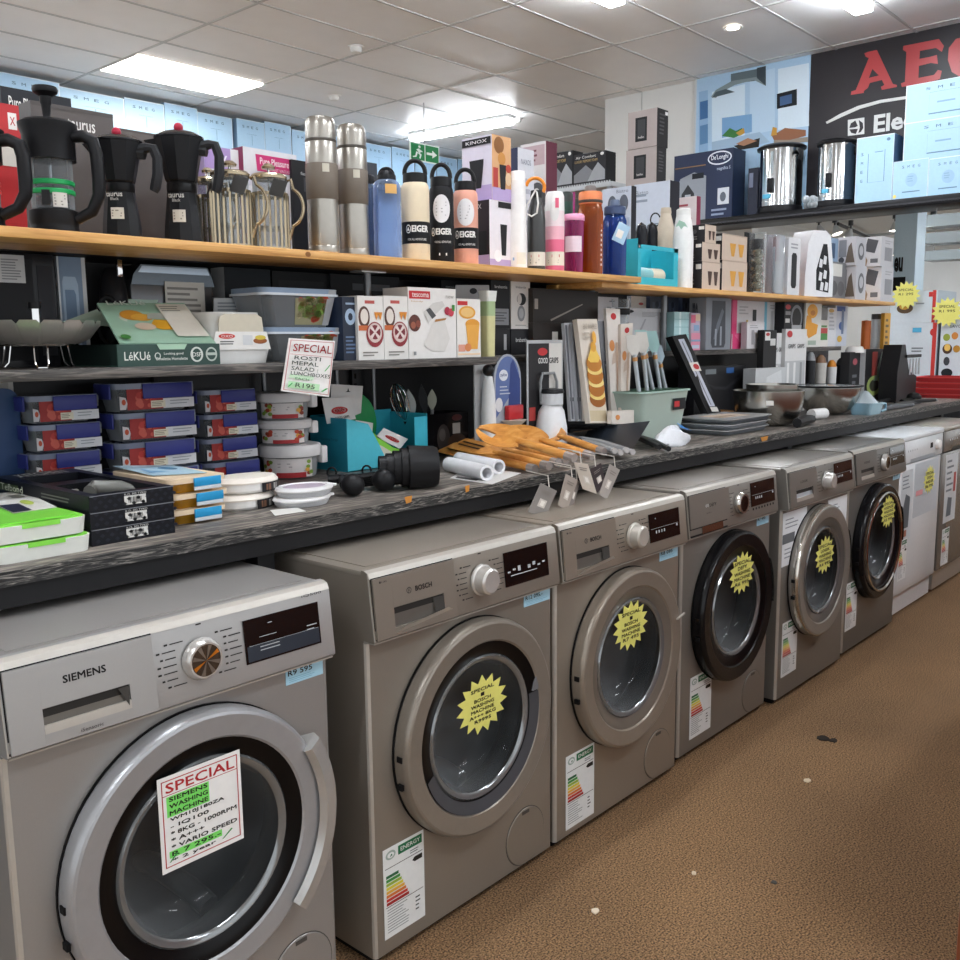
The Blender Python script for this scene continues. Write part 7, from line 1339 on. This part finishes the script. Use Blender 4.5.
# steel bowls
def bowl(lab, l, r, t, Y, z, d=.5, m=M('#b3b0a9', .25, 1)):
    p = ony((l+r)/2, t+4, Y); R = (r-l)/2/ppm(p); H = p.z-z
    o = thing('steel_bowl', lab, 'bowl', (p.x, Y, z), 0, 'steel mixing bowls')
    pr = [(0, 0), (R*d, 0)]+[(R*(d+(1-d)*math.sin(math.radians(a))), H*(1-math.cos(math.radians(a)))*.98) for a in range(10, 91, 10)]
    pr += [(R*1.03, H*.985), (R*1.03, H), (R*.985, H)]+[(R*(d+(.97-d)*math.sin(math.radians(a))), .004+H*(1-math.cos(math.radians(a)))*.97) for a in range(85, 0, -15)]+[(0, .004)]
    MB().lathe(pr, m, 48).build('bowl', o, ang=50); return o, R, H
p = onz(768, 429, CT)
o, R, H = bowl('large steel mixing bowl with a second bowl nested inside', 734, 803, 386, p.y+.09, CT, .55)
f = MB(); wrap(f, R*1.0, face_angle(o)); CR(f, -R*.05, H*.62, R*.15, H*.75, M('#e3e0da', .5), -.003, 3); f.build('sticker', o)
bowl('steel bowl nested in the large mixing bowl', 747, 797, 380, p.y+.09, CT+.035, .5)
p = onz(829, 418, CT)
o, R, H = bowl('second steel mixing bowl with a lid near the blue glass', 797, 859, 383, p.y+.10, CT, .3)
o2 = thing('bowl_lid', 'clear rimmed lid lying on the second steel bowl', 'lid', (o.location.x, o.location.y, CT+H+.001)); MB().lathe([(R*1.06, 0), (R*1.06, .006), (R*.9, .008), (0, .012)], G('#cfd6d8', .3), 40).build('pane', o2); MB().lathe([(R*1.03, .0), (R*1.08, .001), (R*1.08, .008), (R*1.03, .009)], BLACK, 40).build('rim', o2)
# brush, blue glass, knives at the far end
bars('scrub_brush', 'black handled scrub brush with white paper between the bowls', 'brush', (797, 423), (812, 419), .02, .022, 1, '#1f1f21', .02)
f = MB(); f.tube([(0, 0, .022), (.10, -.02, .022)], [.024, .024], M('#e2e2e2', .5), 12); tag(f.build('paper_roll', None, onz(811, 420, CT)+Vector((.0, .0, .003))), 'white paper wrap on the scrub brush between the bowls', 'paper')
p = onz(855, 416, CT); o = thing('glass_dish', 'pale blue glass dish with loop handle right of the second bowl', 'dish', (p.x+.14, p.y+.0, CT)); gbm = G('#b9dcea', .35)
MB().rbox(-.09, -.055, 0, .09, .055, .055, gbm, .02, .01, .01).build('dish', o); MB().tube([(.085, -.04, .05), (.13, -.045, .045), (.135, -.045, .015), (.085, -.04, .01)], .006, gbm, 8).build('handle', o)
MB().lathe([(.06, .056), (.03, .09), (.012, .11), (0, .112)], G('#dfeaf0', .4), 20, (-.02, 0, 0)).build('peak', o)
for k, (a, b, z_) in enumerate((((868, 404), (903, 398), .012), ((880, 408), (920, 402), .016), ((895, 404), (935, 400), .02), ((872, 411), (912, 405), .010))):
    bars('kitchen_knife', ('first', 'second', 'third', 'fourth')[k]+' dark blade lying at the far end of the counter', 'knife', a, b, z_, .011, 1, ('#1c1d1f', '#3a3d42', '#202124', '#55585d')[k], .02, '#9a9da2')
f = MB(); q = onz(890, 399, CT); f.box(-.14, -.03, 0, .14, .03, .012, M('#a8642c', .5), .003); tag(f.build('wood_board', None, q+Vector((0, .05, 0))), 'orange brown wooden board lying among the dark blades', 'board')
pcarton('cutter_pack', 'dark pack with a lime green pizza cutter right of the second bowl', 'pack', 861, 865, 886, 349, 396, .55, CT, '#232326', '#c3c5c7', '#333', [('fE', .1, .12, .8, .5, '#a3b56a'), ('fE', .22, .2, .68, .43, '#3b3d33'), ('fP', .4, .4, .9, .95, '#8fae9a', [(0, 0), (.4, 0), (1, .9), (.7, 1)]), ('fR', .3, .5, .55, .95, '#8a3a34')], dmin=.04)
pcarton('dispenser_pack', 'black dispenser pack with white dome beside the pizza cutter pack', 'pack', 846, 849, 864, 352, 400, .58, CT, '#1e1f22', '#2d2e31', '#333', [('fE', .2, .75, .5, .88, '#a8505a'), ('fL', .2, .1, .5, .6, '#6d7075', 4), ('fR', .7, .1, .8, .8, '#4a4c50')], dmin=.05)
pround('dome_lid', 'white dome standing on the black dispenser pack', 'lid', 846, 864, 346, .60, wz(855, 353, .58)+.001, [('dome', WHITE, [(1, 0), (1, .4), (.8, .9), (.5, 1), (0, 1)])], None, 20)
for k, (l, r, t, c_) in enumerate(((806, 816, 352, '#2a2b2e'), (815, 827, 355, '#c9c6c0'), (827, 837, 360, '#d9dadb'), (836, 847, 358, '#26272a'))):
    pround('utensil_tub', ('black', 'cream', 'white', 'dark')[k]+' utensil tub standing behind the second steel bowl', 'tub', l, r, t, .64, CT, [('tub', M(c_, .4), [(0, 0), (.8, 0), (1, .85)]), ('contents', M(('#8d9094', '#8a6a52', '#d88a2a', '#3c3e42')[k], .4), [(.95, .84), (.7, .95), (.3, 1), (0, 1)])], 'utensil tubs behind the steel bowls', 16)
pround('grinder', 'orange brown pepper grinder near the right shelf post', 'grinder', 862, 871, 320, .66, CT+.2, [('body', M('#b8602a', .4), [(0, 0), (1, 0), (1, .98), (0, 1)])], None, 16)
pround('clear_tube', 'clear tube pack right of the orange grinder', 'pack', 872, 881, 314, .62, CT, [('tube', G('#d9dde0', .3), [(0, 0), (1, 0), (1, .95)]), ('cap', M('#3a3b3e', .4), [(1.02, .94), (1.02, 1), (0, 1)])], None, 16)
MB_ = MB(); MB_.cyl(.036, 0, .1985, M('#2a2b2e', .4), 16); tag(MB_.build('stand_block', None, (wx(866.5, 345, .66), .66, CT)), 'dark round stand under the orange pepper grinder', 'stand')
pcarton('ruler_pack', 'narrow yellow pack at the right end of the back panel', 'pack', 881, 883, 889, 313, 390, .56, CT, '#c9962a', '#a87a1e', '#ccc', [('fL', .2, .05, .8, .95, '#5d4a1c', 14)], dmin=.02, dmax=.03)
o = thing('knife_block', 'black stepped block with hanging spoons at the far counter end', 'knife block', (wx(896, 380, .47), .47, CT)); s = ppm(o.location)
k_ = 1/s; MB().prism([(-18*k_*1.3, 0), (26*k_*1.3, 0), (26*k_*1.3, 24*k_), (10*k_, 30*k_), (-4*k_, 56*k_), (-14*k_, 56*k_), (-18*k_*1.3, 30*k_)], -.05, .05, M('#18181a', .4)).build('block', o)
for k in range(4): x = (8+7*k)*k_*1.3; MB().prism([(x-.012, 26*k_), (x+.012, 26*k_), (x+.006, 42*k_), (x-.006, 42*k_)], -.056, -.052, M('#a9acb0', .3, .6)).build('spoon', o)
MB().box(-2*k_, -.058, 43*k_, 42*k_, -.05, 46*k_, BLACK).build('rail', o)
f = MB(); q = onz(925, 403, CT); f.ball((0, 0, .03), .04, M('#151517', .5), 14, .7); f.tube([(0, 0, .02), (-.14, .02, .012)], .014, M('#151517', .5), 8); tag(f.build('ladle', None, q+Vector((0, .06, .0))), 'black ladle lying at the right end of the counter', 'ladle')
# ------------------------------------------------------------------ dark ledge and wall poster
zl = onx(830, 206, LX).z; yl0 = -1.2; yl1 = onx(697, 213, LX).y
t = thing('wall_ledge', 'long black ledge over the opening carrying urns and pale blue cartons', 'shelf', (WX-.2, (yl0+yl1)/2, zl-.065)); hw = (yl1-yl0)/2
MB().box(-.2, -hw, 0, .198, hw, .065, M('#141417', .35), .004).build('board', t)
MB().box(-.205, -hw, .02, -.2002, hw, .032, M('#2d2d32', .3)).build('trim_strip', t)
PX = WX-.03
def bp(px, py): p = onx(px, py, PX); return p.y, p.z
f = MB(); yt0, zt0 = bp(697, 77); ye = -1.3
ztop = bp(697, 79)[1]
t = thing('wall_poster', 'large framed wall poster with kitchen photo and red lettering on black', 'poster', (PX, 0, 0)); ys = bp(811, 60)[0]
f = MB(); f.box(0, ye, zl+.001, .028, yt0+.02, ztop+.02, M('#c9ccce', .4)); f.build('frame', t)
def yz(m, pts, e): m.add([(-e, y, z) for y, z in pts], [list(range(len(pts)))], mat_)
f = MB(); mat_ = M('#302d30', .35, var=.02); yz(f, [(ys, zl+.002), (ye, zl+.002), (ye, ztop), (ys, ztop)], .001); f.build('dark_panel', t)
f = MB()
def pq(col, pts, e, rough=.35):
    global mat_
    mat_ = M(col, rough, var=.03); yz(f, [bp(*p) for p in pts], e)
mat_ = M('#a9c8e2', .35); yz(f, [(yt0, zl+.002), (ys, zl+.002), (ys, ztop), (yt0, ztop)], .001)
pq('#8fb3d6', [(699, 165), (708, 163), (708, 90), (699, 92)], .0014); pq('#3f6c9e', [(700, 120), (708, 118), (708, 100), (700, 102)], .0018); pq('#5b87b3', [(700, 145), (708, 143), (708, 124), (700, 126)], .0018)
pq('#cfe2f0', [(712, 150), (745, 142), (745, 84), (712, 92)], .0014); pq('#bcd5ea', [(750, 135), (775, 130), (775, 68), (750, 74)], .0014); pq('#d6e6f2', [(778, 130), (809, 126), (809, 63), (778, 69)], .0014); pq('#7aa6cf', [(722, 138), (752, 132), (752, 114), (722, 118)], .0018)
pq('#5d6c72', [(731, 74), (762, 68), (762, 80), (731, 84)], .002); pq('#7f8e92', [(711, 97), (716, 90), (732, 81), (757, 77), (766, 86), (754, 80), (735, 85), (722, 92), (716, 98)], .0024); pq('#39454c', [(757, 68), (766, 66), (766, 86), (757, 78)], .0028); pq('#4b5960', [(712, 98), (735, 92), (726, 89), (716, 92)], .003)
pq('#1d2126', [(777, 94), (797, 89), (797, 105), (777, 109)], .002); pq('#3f5d86', [(780, 97), (792, 94), (792, 103), (780, 106)], .0024)
pq('#3a7a3c', [(722, 136), (730, 128), (736, 131), (742, 128), (745, 133), (734, 138)], .0024); pq('#c99a3e', [(736, 133), (744, 128), (745, 133), (740, 136)], .0028); pq('#9fb9d0', [(712, 142), (760, 132), (770, 142), (740, 150), (712, 152)], .002)
pq('#2a2622', [(734, 146), (760, 138), (759, 147), (740, 150)], .003); pq('#a8785a', [(736, 144), (748, 138), (757, 141), (744, 146)], .0034); pq('#8c5a3e', [(772, 136), (785, 128), (806, 130), (806, 136), (790, 140), (774, 140)], .003); pq('#c9963e', [(771, 136), (773, 127), (777, 128), (777, 135)], .0034); pq('#8f8478', [(774, 140), (808, 137), (808, 142), (774, 144)], .0028)
f.build('kitchen_picture', t)
f = MB(); red = '#b13a3c'
pq(red, [(851, 95), (851.5, 91.5), (856, 90), (869, 58), (866, 57), (864.5, 53.5), (868, 52), (877, 50), (893, 84), (897, 85), (897, 87), (882, 90), (881, 87), (884.5, 85), (882, 80), (870, 83), (868, 88), (864, 91), (864, 93)], .003)
pq('#302d30', [(869, 78), (879, 75.5), (872.5, 69)], .0034)
pq(red, [(902, 87), (901, 83.5), (905, 82), (906.5, 52), (903, 50), (903.5, 46), (939, 39), (944, 46), (942, 52), (936, 48), (920, 51), (919.5, 59), (930, 57), (937, 55), (938, 64), (931, 63), (919, 66), (918.5, 78), (934, 75), (938, 70), (942, 71), (940, 79), (930, 82)], .003)
pq(red, [(948, 60), (949, 48), (956, 39), (968, 36), (980, 38), (980, 50), (972, 46), (962, 48), (960, 62), (964, 72), (980, 72), (980, 78), (962, 78), (952, 72)], .003)
f.build('red_lettering', t)
f = MB(); pts = [(826, 122), (840, 114), (858, 106), (880, 100), (907, 96), (940, 93), (985, 92), (985, 95.5), (940, 96), (907, 99), (881, 103), (860, 109), (842, 117), (827, 124)]
for k in range(6): pq('#d6d6d3', [pts[k], pts[k+1], pts[12-k], pts[13-k]], .003)
pq('#dcdcd9', [(848, 136), (864.5, 134), (864.5, 117.5), (848, 120)], .003); pq('#302d30', [(849.5, 128), (851, 123.5), (855.5, 120.5), (858, 126), (855, 127.5)], .0036); pq('#302d30', [(849.5, 129.5), (855, 129), (858, 129), (856, 134), (851.5, 133)], .0036); pq('#302d30', [(859, 120), (863, 123), (863.5, 128), (861, 132), (858.5, 133), (860, 128)], .0036)
a = bp(873, 133); b = bp(990, 108.5)
yy0, zz0 = bp(873.5, 133.5); yy1 = bp(985, 120)[0]; zz1 = bp(873.5, 115.5)[1]
v, fc, _ = text_geo('Electrolux', .03); mat_ = M('#dcdcd9', .4)
f.add([(-.0032, yy0+p*(yy1-yy0), zz0+q*(zz1-zz0)) for p, q in v], fc, mat_)
f.build('white_lettering', t)
# goods on the ledge, facing the aisle
def lcart(name, lab, cat, l, r, t, b, X, D, front, side=None, top=None, decs=(), group=None, z=None):
    py = (t+b)/2; ya, yb = onx(l, py, X).y, onx(r, py, X).y; z = zl if z is None else z
    H = onx((l+r)/2, t, X).z-z
    return carton(name, lab, cat, (X+D/2, (ya+yb)/2, z), abs(ya-yb), D, H, front, side, top, decs, group, rz=-PI/2), H
lcart('coffee_machine_carton', 'navy carton with white oval logo and coffee machine picture on the ledge', 'carton', 674, 732.5, 152, 208, LX+.04, .22, '#1d2a48', '#17223c', '#27365a', [('fE', .58, .78, .98, .98, '#dfe4ee'), ('fE', .60, .80, .96, .96, '#1d2a48'), ('fT', .64, .84, .92, .93, '#e6eaf2', "De'Longhi"), ('fT', .74, .69, .96, .75, '#aeb8cc', 'magnifica S'), ('fP', .04, .0, .56, .72, '#8f959e', [(0, 0), (1, 0), (1, .9), (.6, 1), (.15, .9), (0, .7)]), ('fP', .14, .2, .36, .55, '#2a2d33', [(0, 0), (1, 0), (1, .6), (.5, 1), (0, .6)]), ('fR', .2, .2, .3, .4, '#aab0b8'), ('fR', .32, .62, .52, .70, '#20242c'), ('fR', .76, .2, .95, .44, '#c9ced6'), ('fE', .8, .24, .9, .38, '#5d6470'), ('fL', .66, .03, .95, .16, '#8d9ab3', 2), ('fR', .02, .80, .55, .815, '#8a6a4a')])
pcar = lcart('coffee_machine_carton', 'narrow dark carton between the navy carton and the first urn', 'carton', 748, 758, 168, 207, LX+.12, .15, '#1b2133', '#262e45', '#333', [('fR', .1, .6, .5, .9, '#6d7488')])
def urn(lab, l, r, t, X):
    p = onx((l+r)/2, t, X); R = (r-l)/2/ppm(p); H = p.z-zl; o = thing('water_urn', lab, 'urn', (X, p.y, zl), 0, 'steel water urns')
    st = M('#c3c5c6', .12, 1)
    MB().lathe([(0, 0), (R*.95, 0), (R*.97, .02*H), (R*.93, .10*H), (0, .10*H)], M('#17171a', .35), 36).build('base', o); MB().lathe([(R*.9, .10*H), (R*.9, .90*H)], st, 48).build('tank', o); MB().lathe([(R*.91, .15*H), (R*.915, .16*H), (R*.91, .17*H)], st, 36).build('seam', o)
    MB().lathe([(R*.9, .90*H), (R*1.02, .91*H), (R*1.04, .94*H), (R*.9, .97*H), (R*.3, .985*H), (R*.2, 1*H), (0, 1*H)], M('#141416', .3), 40).build('lid', o)
    MB().box(-R*1.04, -R*.10, .28*H, -R*.9, R*.16, .48*H, M('#141416', .4), .006).build('tap', o)
    f = MB(); f.box(-R*.96, -R*.04, .55*H, -R*.905, R*.04, .85*H, G('#c9d3d6', .5)); f.build('sight_glass', o)
    for sy in (-1, 1): MB().box(-R*.05, sy*R*.92-.01, .74*H, R*.05, sy*R*.92+.012, .86*H, M('#141416', .4), .004).build('handle', o)
    f = MB(); f.box(-R*.98, R*.05, .20*H, -R*.915, R*.36, .26*H, M('#59b4d6', .5), .001); f.build('price_tag', o); return o
urn('left steel water urn with black lid on the ledge', 759, 805, 144, LX+.17); urn('right steel water urn with black lid beside the crystal bag', 818.5, 858, 139, LX+.17)
p = onx(811, 203, LX+.06); f = MB(); rr = random.Random(2)
for k in range(7): f.ball((rr.uniform(-.03, .03), rr.uniform(-.05, .05), .03+rr.uniform(0, .06)), .032, G('#cfd6da', .4), 8)
tag(f.build('clear_bag', None, (LX+.07, p.y, zl+.0)), 'crumpled clear plastic bag between the two urns', 'bag')
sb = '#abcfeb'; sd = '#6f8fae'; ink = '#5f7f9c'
def smeg(lab, l, r, t, b, X, D, z=None, wide=False, kind=0):
    ink2 = '#46617d'
    if kind == 2:
        d = [('fT', .13, .72-.135*i, .19, .765-.135*i, ink2, c) for i, c in enumerate('SMEG')]+[('fR', .32, .3, .335, .74, ink), ('fR', .76, .3, .775, .78, ink), ('fR', .32, .3, .76, .306, '#8fb0cc'), ('fR', .5, .75, .72, .76, ink), ('fE', .8, .90, .9, .95, ink)]
    else:
        d = [('fT', .25+.15*i, .80, .31+.15*i, .87, ink2, c) for i, c in enumerate('SMEG')]
        d += [('fR', .28, .16, .78, .19, ink), ('fE', .36, .3, .70, .66, '#9dc0dd'), ('fL', .42, .42, .6, .6, '#86a9c8', 3)] if kind == 0 else [('fR', .3, .72, .85, .725, ink), ('fR', .3, .2, .3025, .66, '#86a9c8'), ('fR', .3, .15, .82, .18, ink), ('fL', .4, .4, .7, .5, '#86a9c8', 1)]
        if kind == 0 and l < 900: d.append(('fE', .02, .03, .12, .13, '#e6cf6a'))
    d += [('fR', 0, .985, 1, 1, '#e3eff8'), ('fR', 0, 0, 1, .012, '#e3eff8'), ('fR', 0, 0, .012, 1, '#e3eff8'), ('fR', .985, 0, 1, 1, '#e3eff8')]
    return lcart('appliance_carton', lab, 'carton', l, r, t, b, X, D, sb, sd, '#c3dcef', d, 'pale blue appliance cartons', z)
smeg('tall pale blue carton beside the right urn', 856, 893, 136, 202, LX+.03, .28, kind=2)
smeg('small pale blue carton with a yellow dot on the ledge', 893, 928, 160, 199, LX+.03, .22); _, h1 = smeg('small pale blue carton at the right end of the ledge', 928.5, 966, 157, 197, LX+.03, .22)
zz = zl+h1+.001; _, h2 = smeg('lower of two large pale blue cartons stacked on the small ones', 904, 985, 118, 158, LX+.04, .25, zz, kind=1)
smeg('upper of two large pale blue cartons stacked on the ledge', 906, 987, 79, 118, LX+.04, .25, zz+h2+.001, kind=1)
# row of pale blue cartons high along the left wall
YB = 6.82
zsh = ony(60, 80, YB).z-.42
t = thing('wall_shelf', 'long white wall shelf high on the left wall under pale blue cartons', 'shelf', (4.5, 6.95, zsh-.031)); MB().box(-5.5, -.15, 0, 6.0, .149, .03, M('#cfd2d4', .5)).build('board', t)
for x in (-4, -1, 2, 5): MB().box(x-.015, -.13, -.16, x+.015, .149, -.0002, M('#b9bcbf', .5)).build('bracket', t)
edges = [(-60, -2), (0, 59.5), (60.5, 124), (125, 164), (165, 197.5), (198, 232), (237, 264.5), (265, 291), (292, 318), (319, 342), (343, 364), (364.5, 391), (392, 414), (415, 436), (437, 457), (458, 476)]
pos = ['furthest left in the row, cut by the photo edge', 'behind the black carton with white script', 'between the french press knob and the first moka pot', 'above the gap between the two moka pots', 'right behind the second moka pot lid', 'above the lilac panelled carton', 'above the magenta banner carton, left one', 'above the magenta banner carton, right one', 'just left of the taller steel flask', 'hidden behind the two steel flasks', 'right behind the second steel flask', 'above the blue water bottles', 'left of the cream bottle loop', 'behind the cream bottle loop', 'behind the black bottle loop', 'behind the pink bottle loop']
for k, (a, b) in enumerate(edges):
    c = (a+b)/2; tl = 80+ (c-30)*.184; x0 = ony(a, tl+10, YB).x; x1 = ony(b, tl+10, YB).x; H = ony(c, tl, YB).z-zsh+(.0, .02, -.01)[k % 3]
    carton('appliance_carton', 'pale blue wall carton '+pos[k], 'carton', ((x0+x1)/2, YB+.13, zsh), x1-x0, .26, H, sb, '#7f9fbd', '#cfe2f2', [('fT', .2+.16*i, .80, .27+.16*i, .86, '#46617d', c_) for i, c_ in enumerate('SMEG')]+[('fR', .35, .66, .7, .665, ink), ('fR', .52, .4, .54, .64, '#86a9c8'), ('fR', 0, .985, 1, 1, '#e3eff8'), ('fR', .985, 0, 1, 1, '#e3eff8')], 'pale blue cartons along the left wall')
# ------------------------------------------------------------------ far end: cartons, crates, lamps seen through the opening
XR = 6.35
zr = onx(905, 382, XR).z
def rcart(lab, l, r, t, b, z, decs, D=.4):
    return lcart('appliance_carton', lab, 'carton', l, r, t, b, XR, D, '#cdd7de', '#a9b4bc', '#dbe2e7', decs, 'white cartons beyond the counter end', z)
_, h = rcart('lower white carton with red edge beyond the counter end', 887, 936.5, 323, 382, zr, [('fR', .9, 0, .98, 1, '#c0342f'), ('fR', .5, .84, .68, .92, '#4aa3c9'), ('fE', .85, .78, .97, .9, '#c0342f'), ('fL', .5, .5, .75, .6, '#6d767d', 2), ('fR', .5, .42, .58, .46, '#c0504a'), ('fE', .28, .08, .4, .16, '#b05a50')])
rcart('upper white carton with red edge and a food picture beyond the counter', 890, 937, 291, 323, zr+h+.001, [('fR', .9, 0, .97, 1, '#c0342f'), ('fE', .15, .3, .5, .62, '#5d4a34'), ('fE', .2, .42, .42, .66, '#d9a23f'), ('fL', .55, .55, .8, .65, '#8a929a', 1), ('fR', .82, .8, .9, .95, '#c0342f')])
rcart('white carton with food pictures at the right photo edge', 940, 985, 310, 382, zr, [('fT', .2, .76, .6, .8, '#5d666d', 'SAVOUR'), ('fE', .06, .58, .22, .68, '#8a9a3c'), ('fE', .25, .6, .4, .7, '#c9823a'), ('fE', .06, .4, .28, .54, '#4a3526'), ('fE', .1, .44, .24, .54, '#d9b35a'), ('fE', .3, .42, .46, .52, '#b8862e'), ('fE', .1, .24, .24, .36, '#3a3f44'), ('fE', .06, .08, .32, .2, '#23272b'), ('fR', .5, .1, 1, .3, '#4a6a86'), ('fR', .7, 0, .8, 1, '#c0342f')])
def tagstar(lab, px, py, r, rows):
    p = onx(px, py, XR-.03); t = thing('sale_star', lab, 'sale tag', p, -PI/2); R = r/ppm(p); MB().prism(star_pts(0, 0, R), -.0012, 0, STAR).build('star_card', t)
    f = MB(); [f.Tx(-R*.5, R*(.28-.3*i), R*.5, R*(.45-.3*i), s, PEN, -.0018) for i, s in enumerate(rows)]; f.build('writing', t)
    MB().tube([(0, .0015, 0), (0, .028, .0)], .003, M('#ddd', .4), 6).build('pin', t)
tagstar('yellow sale star on the white cartons right of the shelf end', 906, 295, 14, ['SPECIAL', 'R1 295']); tagstar('yellow sale star on the white carton at the right edge', 947, 312, 15, ['SPECIAL', 'R1 995'])
t = thing('stock_table', 'white table under the white cartons beyond the counter end', 'table', (XR+.3, (onx(885, 384, XR).y+onx(985, 384, XR).y)/2, 0)); hw = abs(onx(885, 384, XR).y-onx(985, 384, XR).y)/2+.05
MB().box(-.34, -hw, zr-.03, .34, hw, zr-.001, M('#c9cccc', .5), .003).build('tabletop', t)
for sx in (-1, 1):
    for sy in (-1, 1): MB().box(sx*.3-.02, sy*(hw-.04)-.02, 0, sx*.3+.02, sy*(hw-.04)+.02, zr-.03, M('#77797a', .5)).build('leg', t)
yc = (onx(928, 385, 6.12).y+onx(972, 385, 6.12).y)/2; zc = onx(945, 402, 6.12).z
for k in range(4):
    z0 = onx(945, 398-5.6*k, 6.12).z; z1 = onx(945, 393-5.6*k, 6.12).z; w_ = .34; f = MB(); rm = M('#9c2224', .45); f.box(-.12, -w_/2, z0, -.11, w_/2, z1, rm); f.box(.11, -w_/2, z0, .12, w_/2, z1, rm); f.box(-.11, -w_/2, z0, .11, -w_/2+.01, z1, rm); f.box(-.11, w_/2-.01, z0, .11, w_/2, z1, rm); f.box(-.11, -w_/2+.01, z0, .11, w_/2-.01, z0+.004, rm); f.box(-.128, -w_/2-.008, z1-.008, -.12, w_/2+.008, z1, M('#c03a3a', .4))
    tag(f.build('shop_basket', None, (6.12, yc, 0)), ('lowest', 'second lowest', 'second highest', 'topmost')[k]+' red basket in the stack beyond the counter end', 'basket', 'stacked red baskets')
z0 = onx(945, 398, 6.12).z; f = MB(); f.box(-.13, -.18, 0, .13, .18, z0-.001, M('#2a2a2c', .6), .004); tag(f.build('basket_stand', None, (6.12, yc, 0)), 'dark stand carrying the red baskets beyond the counter end', 'stand')
# acrylic tray rack hanging under the ledge
p = onx(958, 214, 7.3)
t = thing('acrylic_rack', 'clear acrylic tray rack hanging at the right under the ledge', 'rack', (7.3, p.y, 0)); ac = G('#c9d3d6', .35)
for k, (a, b) in enumerate(((214, 226), (232, 243), (250, 260))):
    za = onx(958, a, 7.3).z; zb = onx(958, b, 7.3).z; f = MB(); f.box(-.1, -.18, zb, .1, .18, zb+.006, ac); f.box(-.1, -.18, zb+.006, -.094, .18, za, ac); f.build('tray', t)
    if k == 1:
        for q in range(3): g = MB(); g.ball((-.04, -.1+.09*q, zb+.045), .036, M('#b8705a', .4), 12); g.build('cup', t)
f = MB()
for sy in (-.17, .17): f = MB(); f.tube([(.09, sy, onx(958, 260, 7.3).z), (.09, sy, zl-.066)], .004, M('#aaa', .4), 6); f.build('hanger', t)
# track spots in the rear room
ZR = 2.655
def spot(px, py, lab, on=False, face=1):
    p = onz(px, py-6, ZR-.03); s = ppm(p); t = thing('track_spot', lab, 'spotlight', (p.x, p.y, ZR), 0, 'spotlights seen through the opening'); k = 1/s
    MB().cyl(.03, -.06, 0, M('#3a3d40', .4), 12).build('mount', t); MB().tube([(0, 0, -.05), (0, 0, -8*k)], .012, M('#3a3d40', .4), 6).build('stem', t)
    f = MB(); f.T = Matrix.Translation((0, 0, -8*k)) @ Matrix.Rotation(.35*face, 4, 'X'); f.lathe([(.02, .0), (3.5*k, -4*k), (5.5*k, -9*k)], M('#dfe3e5' if on else '#c3c8cb', .3), 16); f.build('shade', t)
    f = MB(); f.T = Matrix.Translation((0, 0, -8*k)) @ Matrix.Rotation(.35*face, 4, 'X'); f.lathe([(5.2*k, -8.6*k), (3*k, -9.6*k), (0, -9.8*k)], M('#fff6ea', .4, emit=12 if on else 5), 14); f.build('bulb', t)
spot(895.5, 222, 'brightest spotlight left of the white bell spotlight', True, 0); spot(933.5, 218, 'white bell spotlight at the right below the ledge', True, .5); spot(819, 226, 'leftmost spotlight over the slicer pack', False, -1); spot(835, 226, 'second spotlight from the left over the silver cartons', False, -1); spot(851, 229, 'third spotlight from the left over the silver cartons', False, 1)
for k, px in enumerate((899, 906, 913)): spot(px, 246, ('left', 'middle', 'right')[k]+' lamp of the low cluster of three beyond the shelf end', True, 0)
a = onz(838, 222, ZR); b = onz(884, 243, ZR); f = MB(); f.tube([a-a+Vector((0, 0, -.02)), b-a+Vector((0, 0, -.02))], .02, M('#2e3134', .5), 6); tag(f.build('light_track', None, a), 'thin dark track carrying the rear spotlights', 'track')
p = onx(905, 285, 10.5); ya = onx(892, 285, 10.5).y; yb2 = onx(914, 285, 10.5).y
t = thing('banner_column', 'pale blue column with black lettering and black panel behind the shelf end', 'column', (10.5, (ya+yb2)/2, 0)); w_ = abs(ya-yb2)
MB().box(0, -w_/2, 0, .3, w_/2, 2.654, M('#b9cfdc', .5)).build('column', t); f = MB(); f.box(-.004, -w_*.1, onx(900, 293, 10.5).z, -.0005, w_*.48, onx(900, 277, 10.5).z, M('#0d0e10', .3)); f.build('black_panel', t)
v, fc, _ = text_geo('eu', .04); f = MB(); zA, zB = onx(900, 272, 10.5).z, onx(900, 257, 10.5).z; f.add([(-.003, w_*.45-p_*w_*.4, zA+q_*(zB-zA)) for p_, q_ in v], fc, M('#16181a', .4)); f.build('lettering', t)
for k in range(6):  # added lamps, there only to brighten the rear room
    t = thing('ceiling_batten', 'glowing batten under the low ceiling beyond the opening', 'ceiling light', (9.0+2.2*k, -.6+.5*k, 2.655), 0, 'battens of the rear room'); MB().box(-.6, -.06, -.06, .6, .06, 0, M('#f4f9ff', .5, emit=30), .008).build('diffuser', t)
for k, (px, w_, h_, c_) in enumerate(((925, .8, 1.25, '#3a4046'), (948, .5, 1.6, '#24272b'))):
    y = onx(px, 290, 15).y; f = MB(); f.box(-.3, -w_/2, 0, .3, w_/2, h_, M(c_, .5), .01); f.box(-.305, -w_*.4, h_*.55, -.3, w_*.4, h_*.9, M('#8d979e', .4)); f.box(-.32, -w_/2-.01, h_, .3, w_/2+.01, h_+.02, M('#a9b1b6', .4)); tag(f.build('display_cabinet', None, (15+1.2*k, y, 0)), ('dark grey', 'tall black', 'mid grey')[k]+' cabinet standing far back in the rear room', 'cabinet', 'cabinets in the rear room')
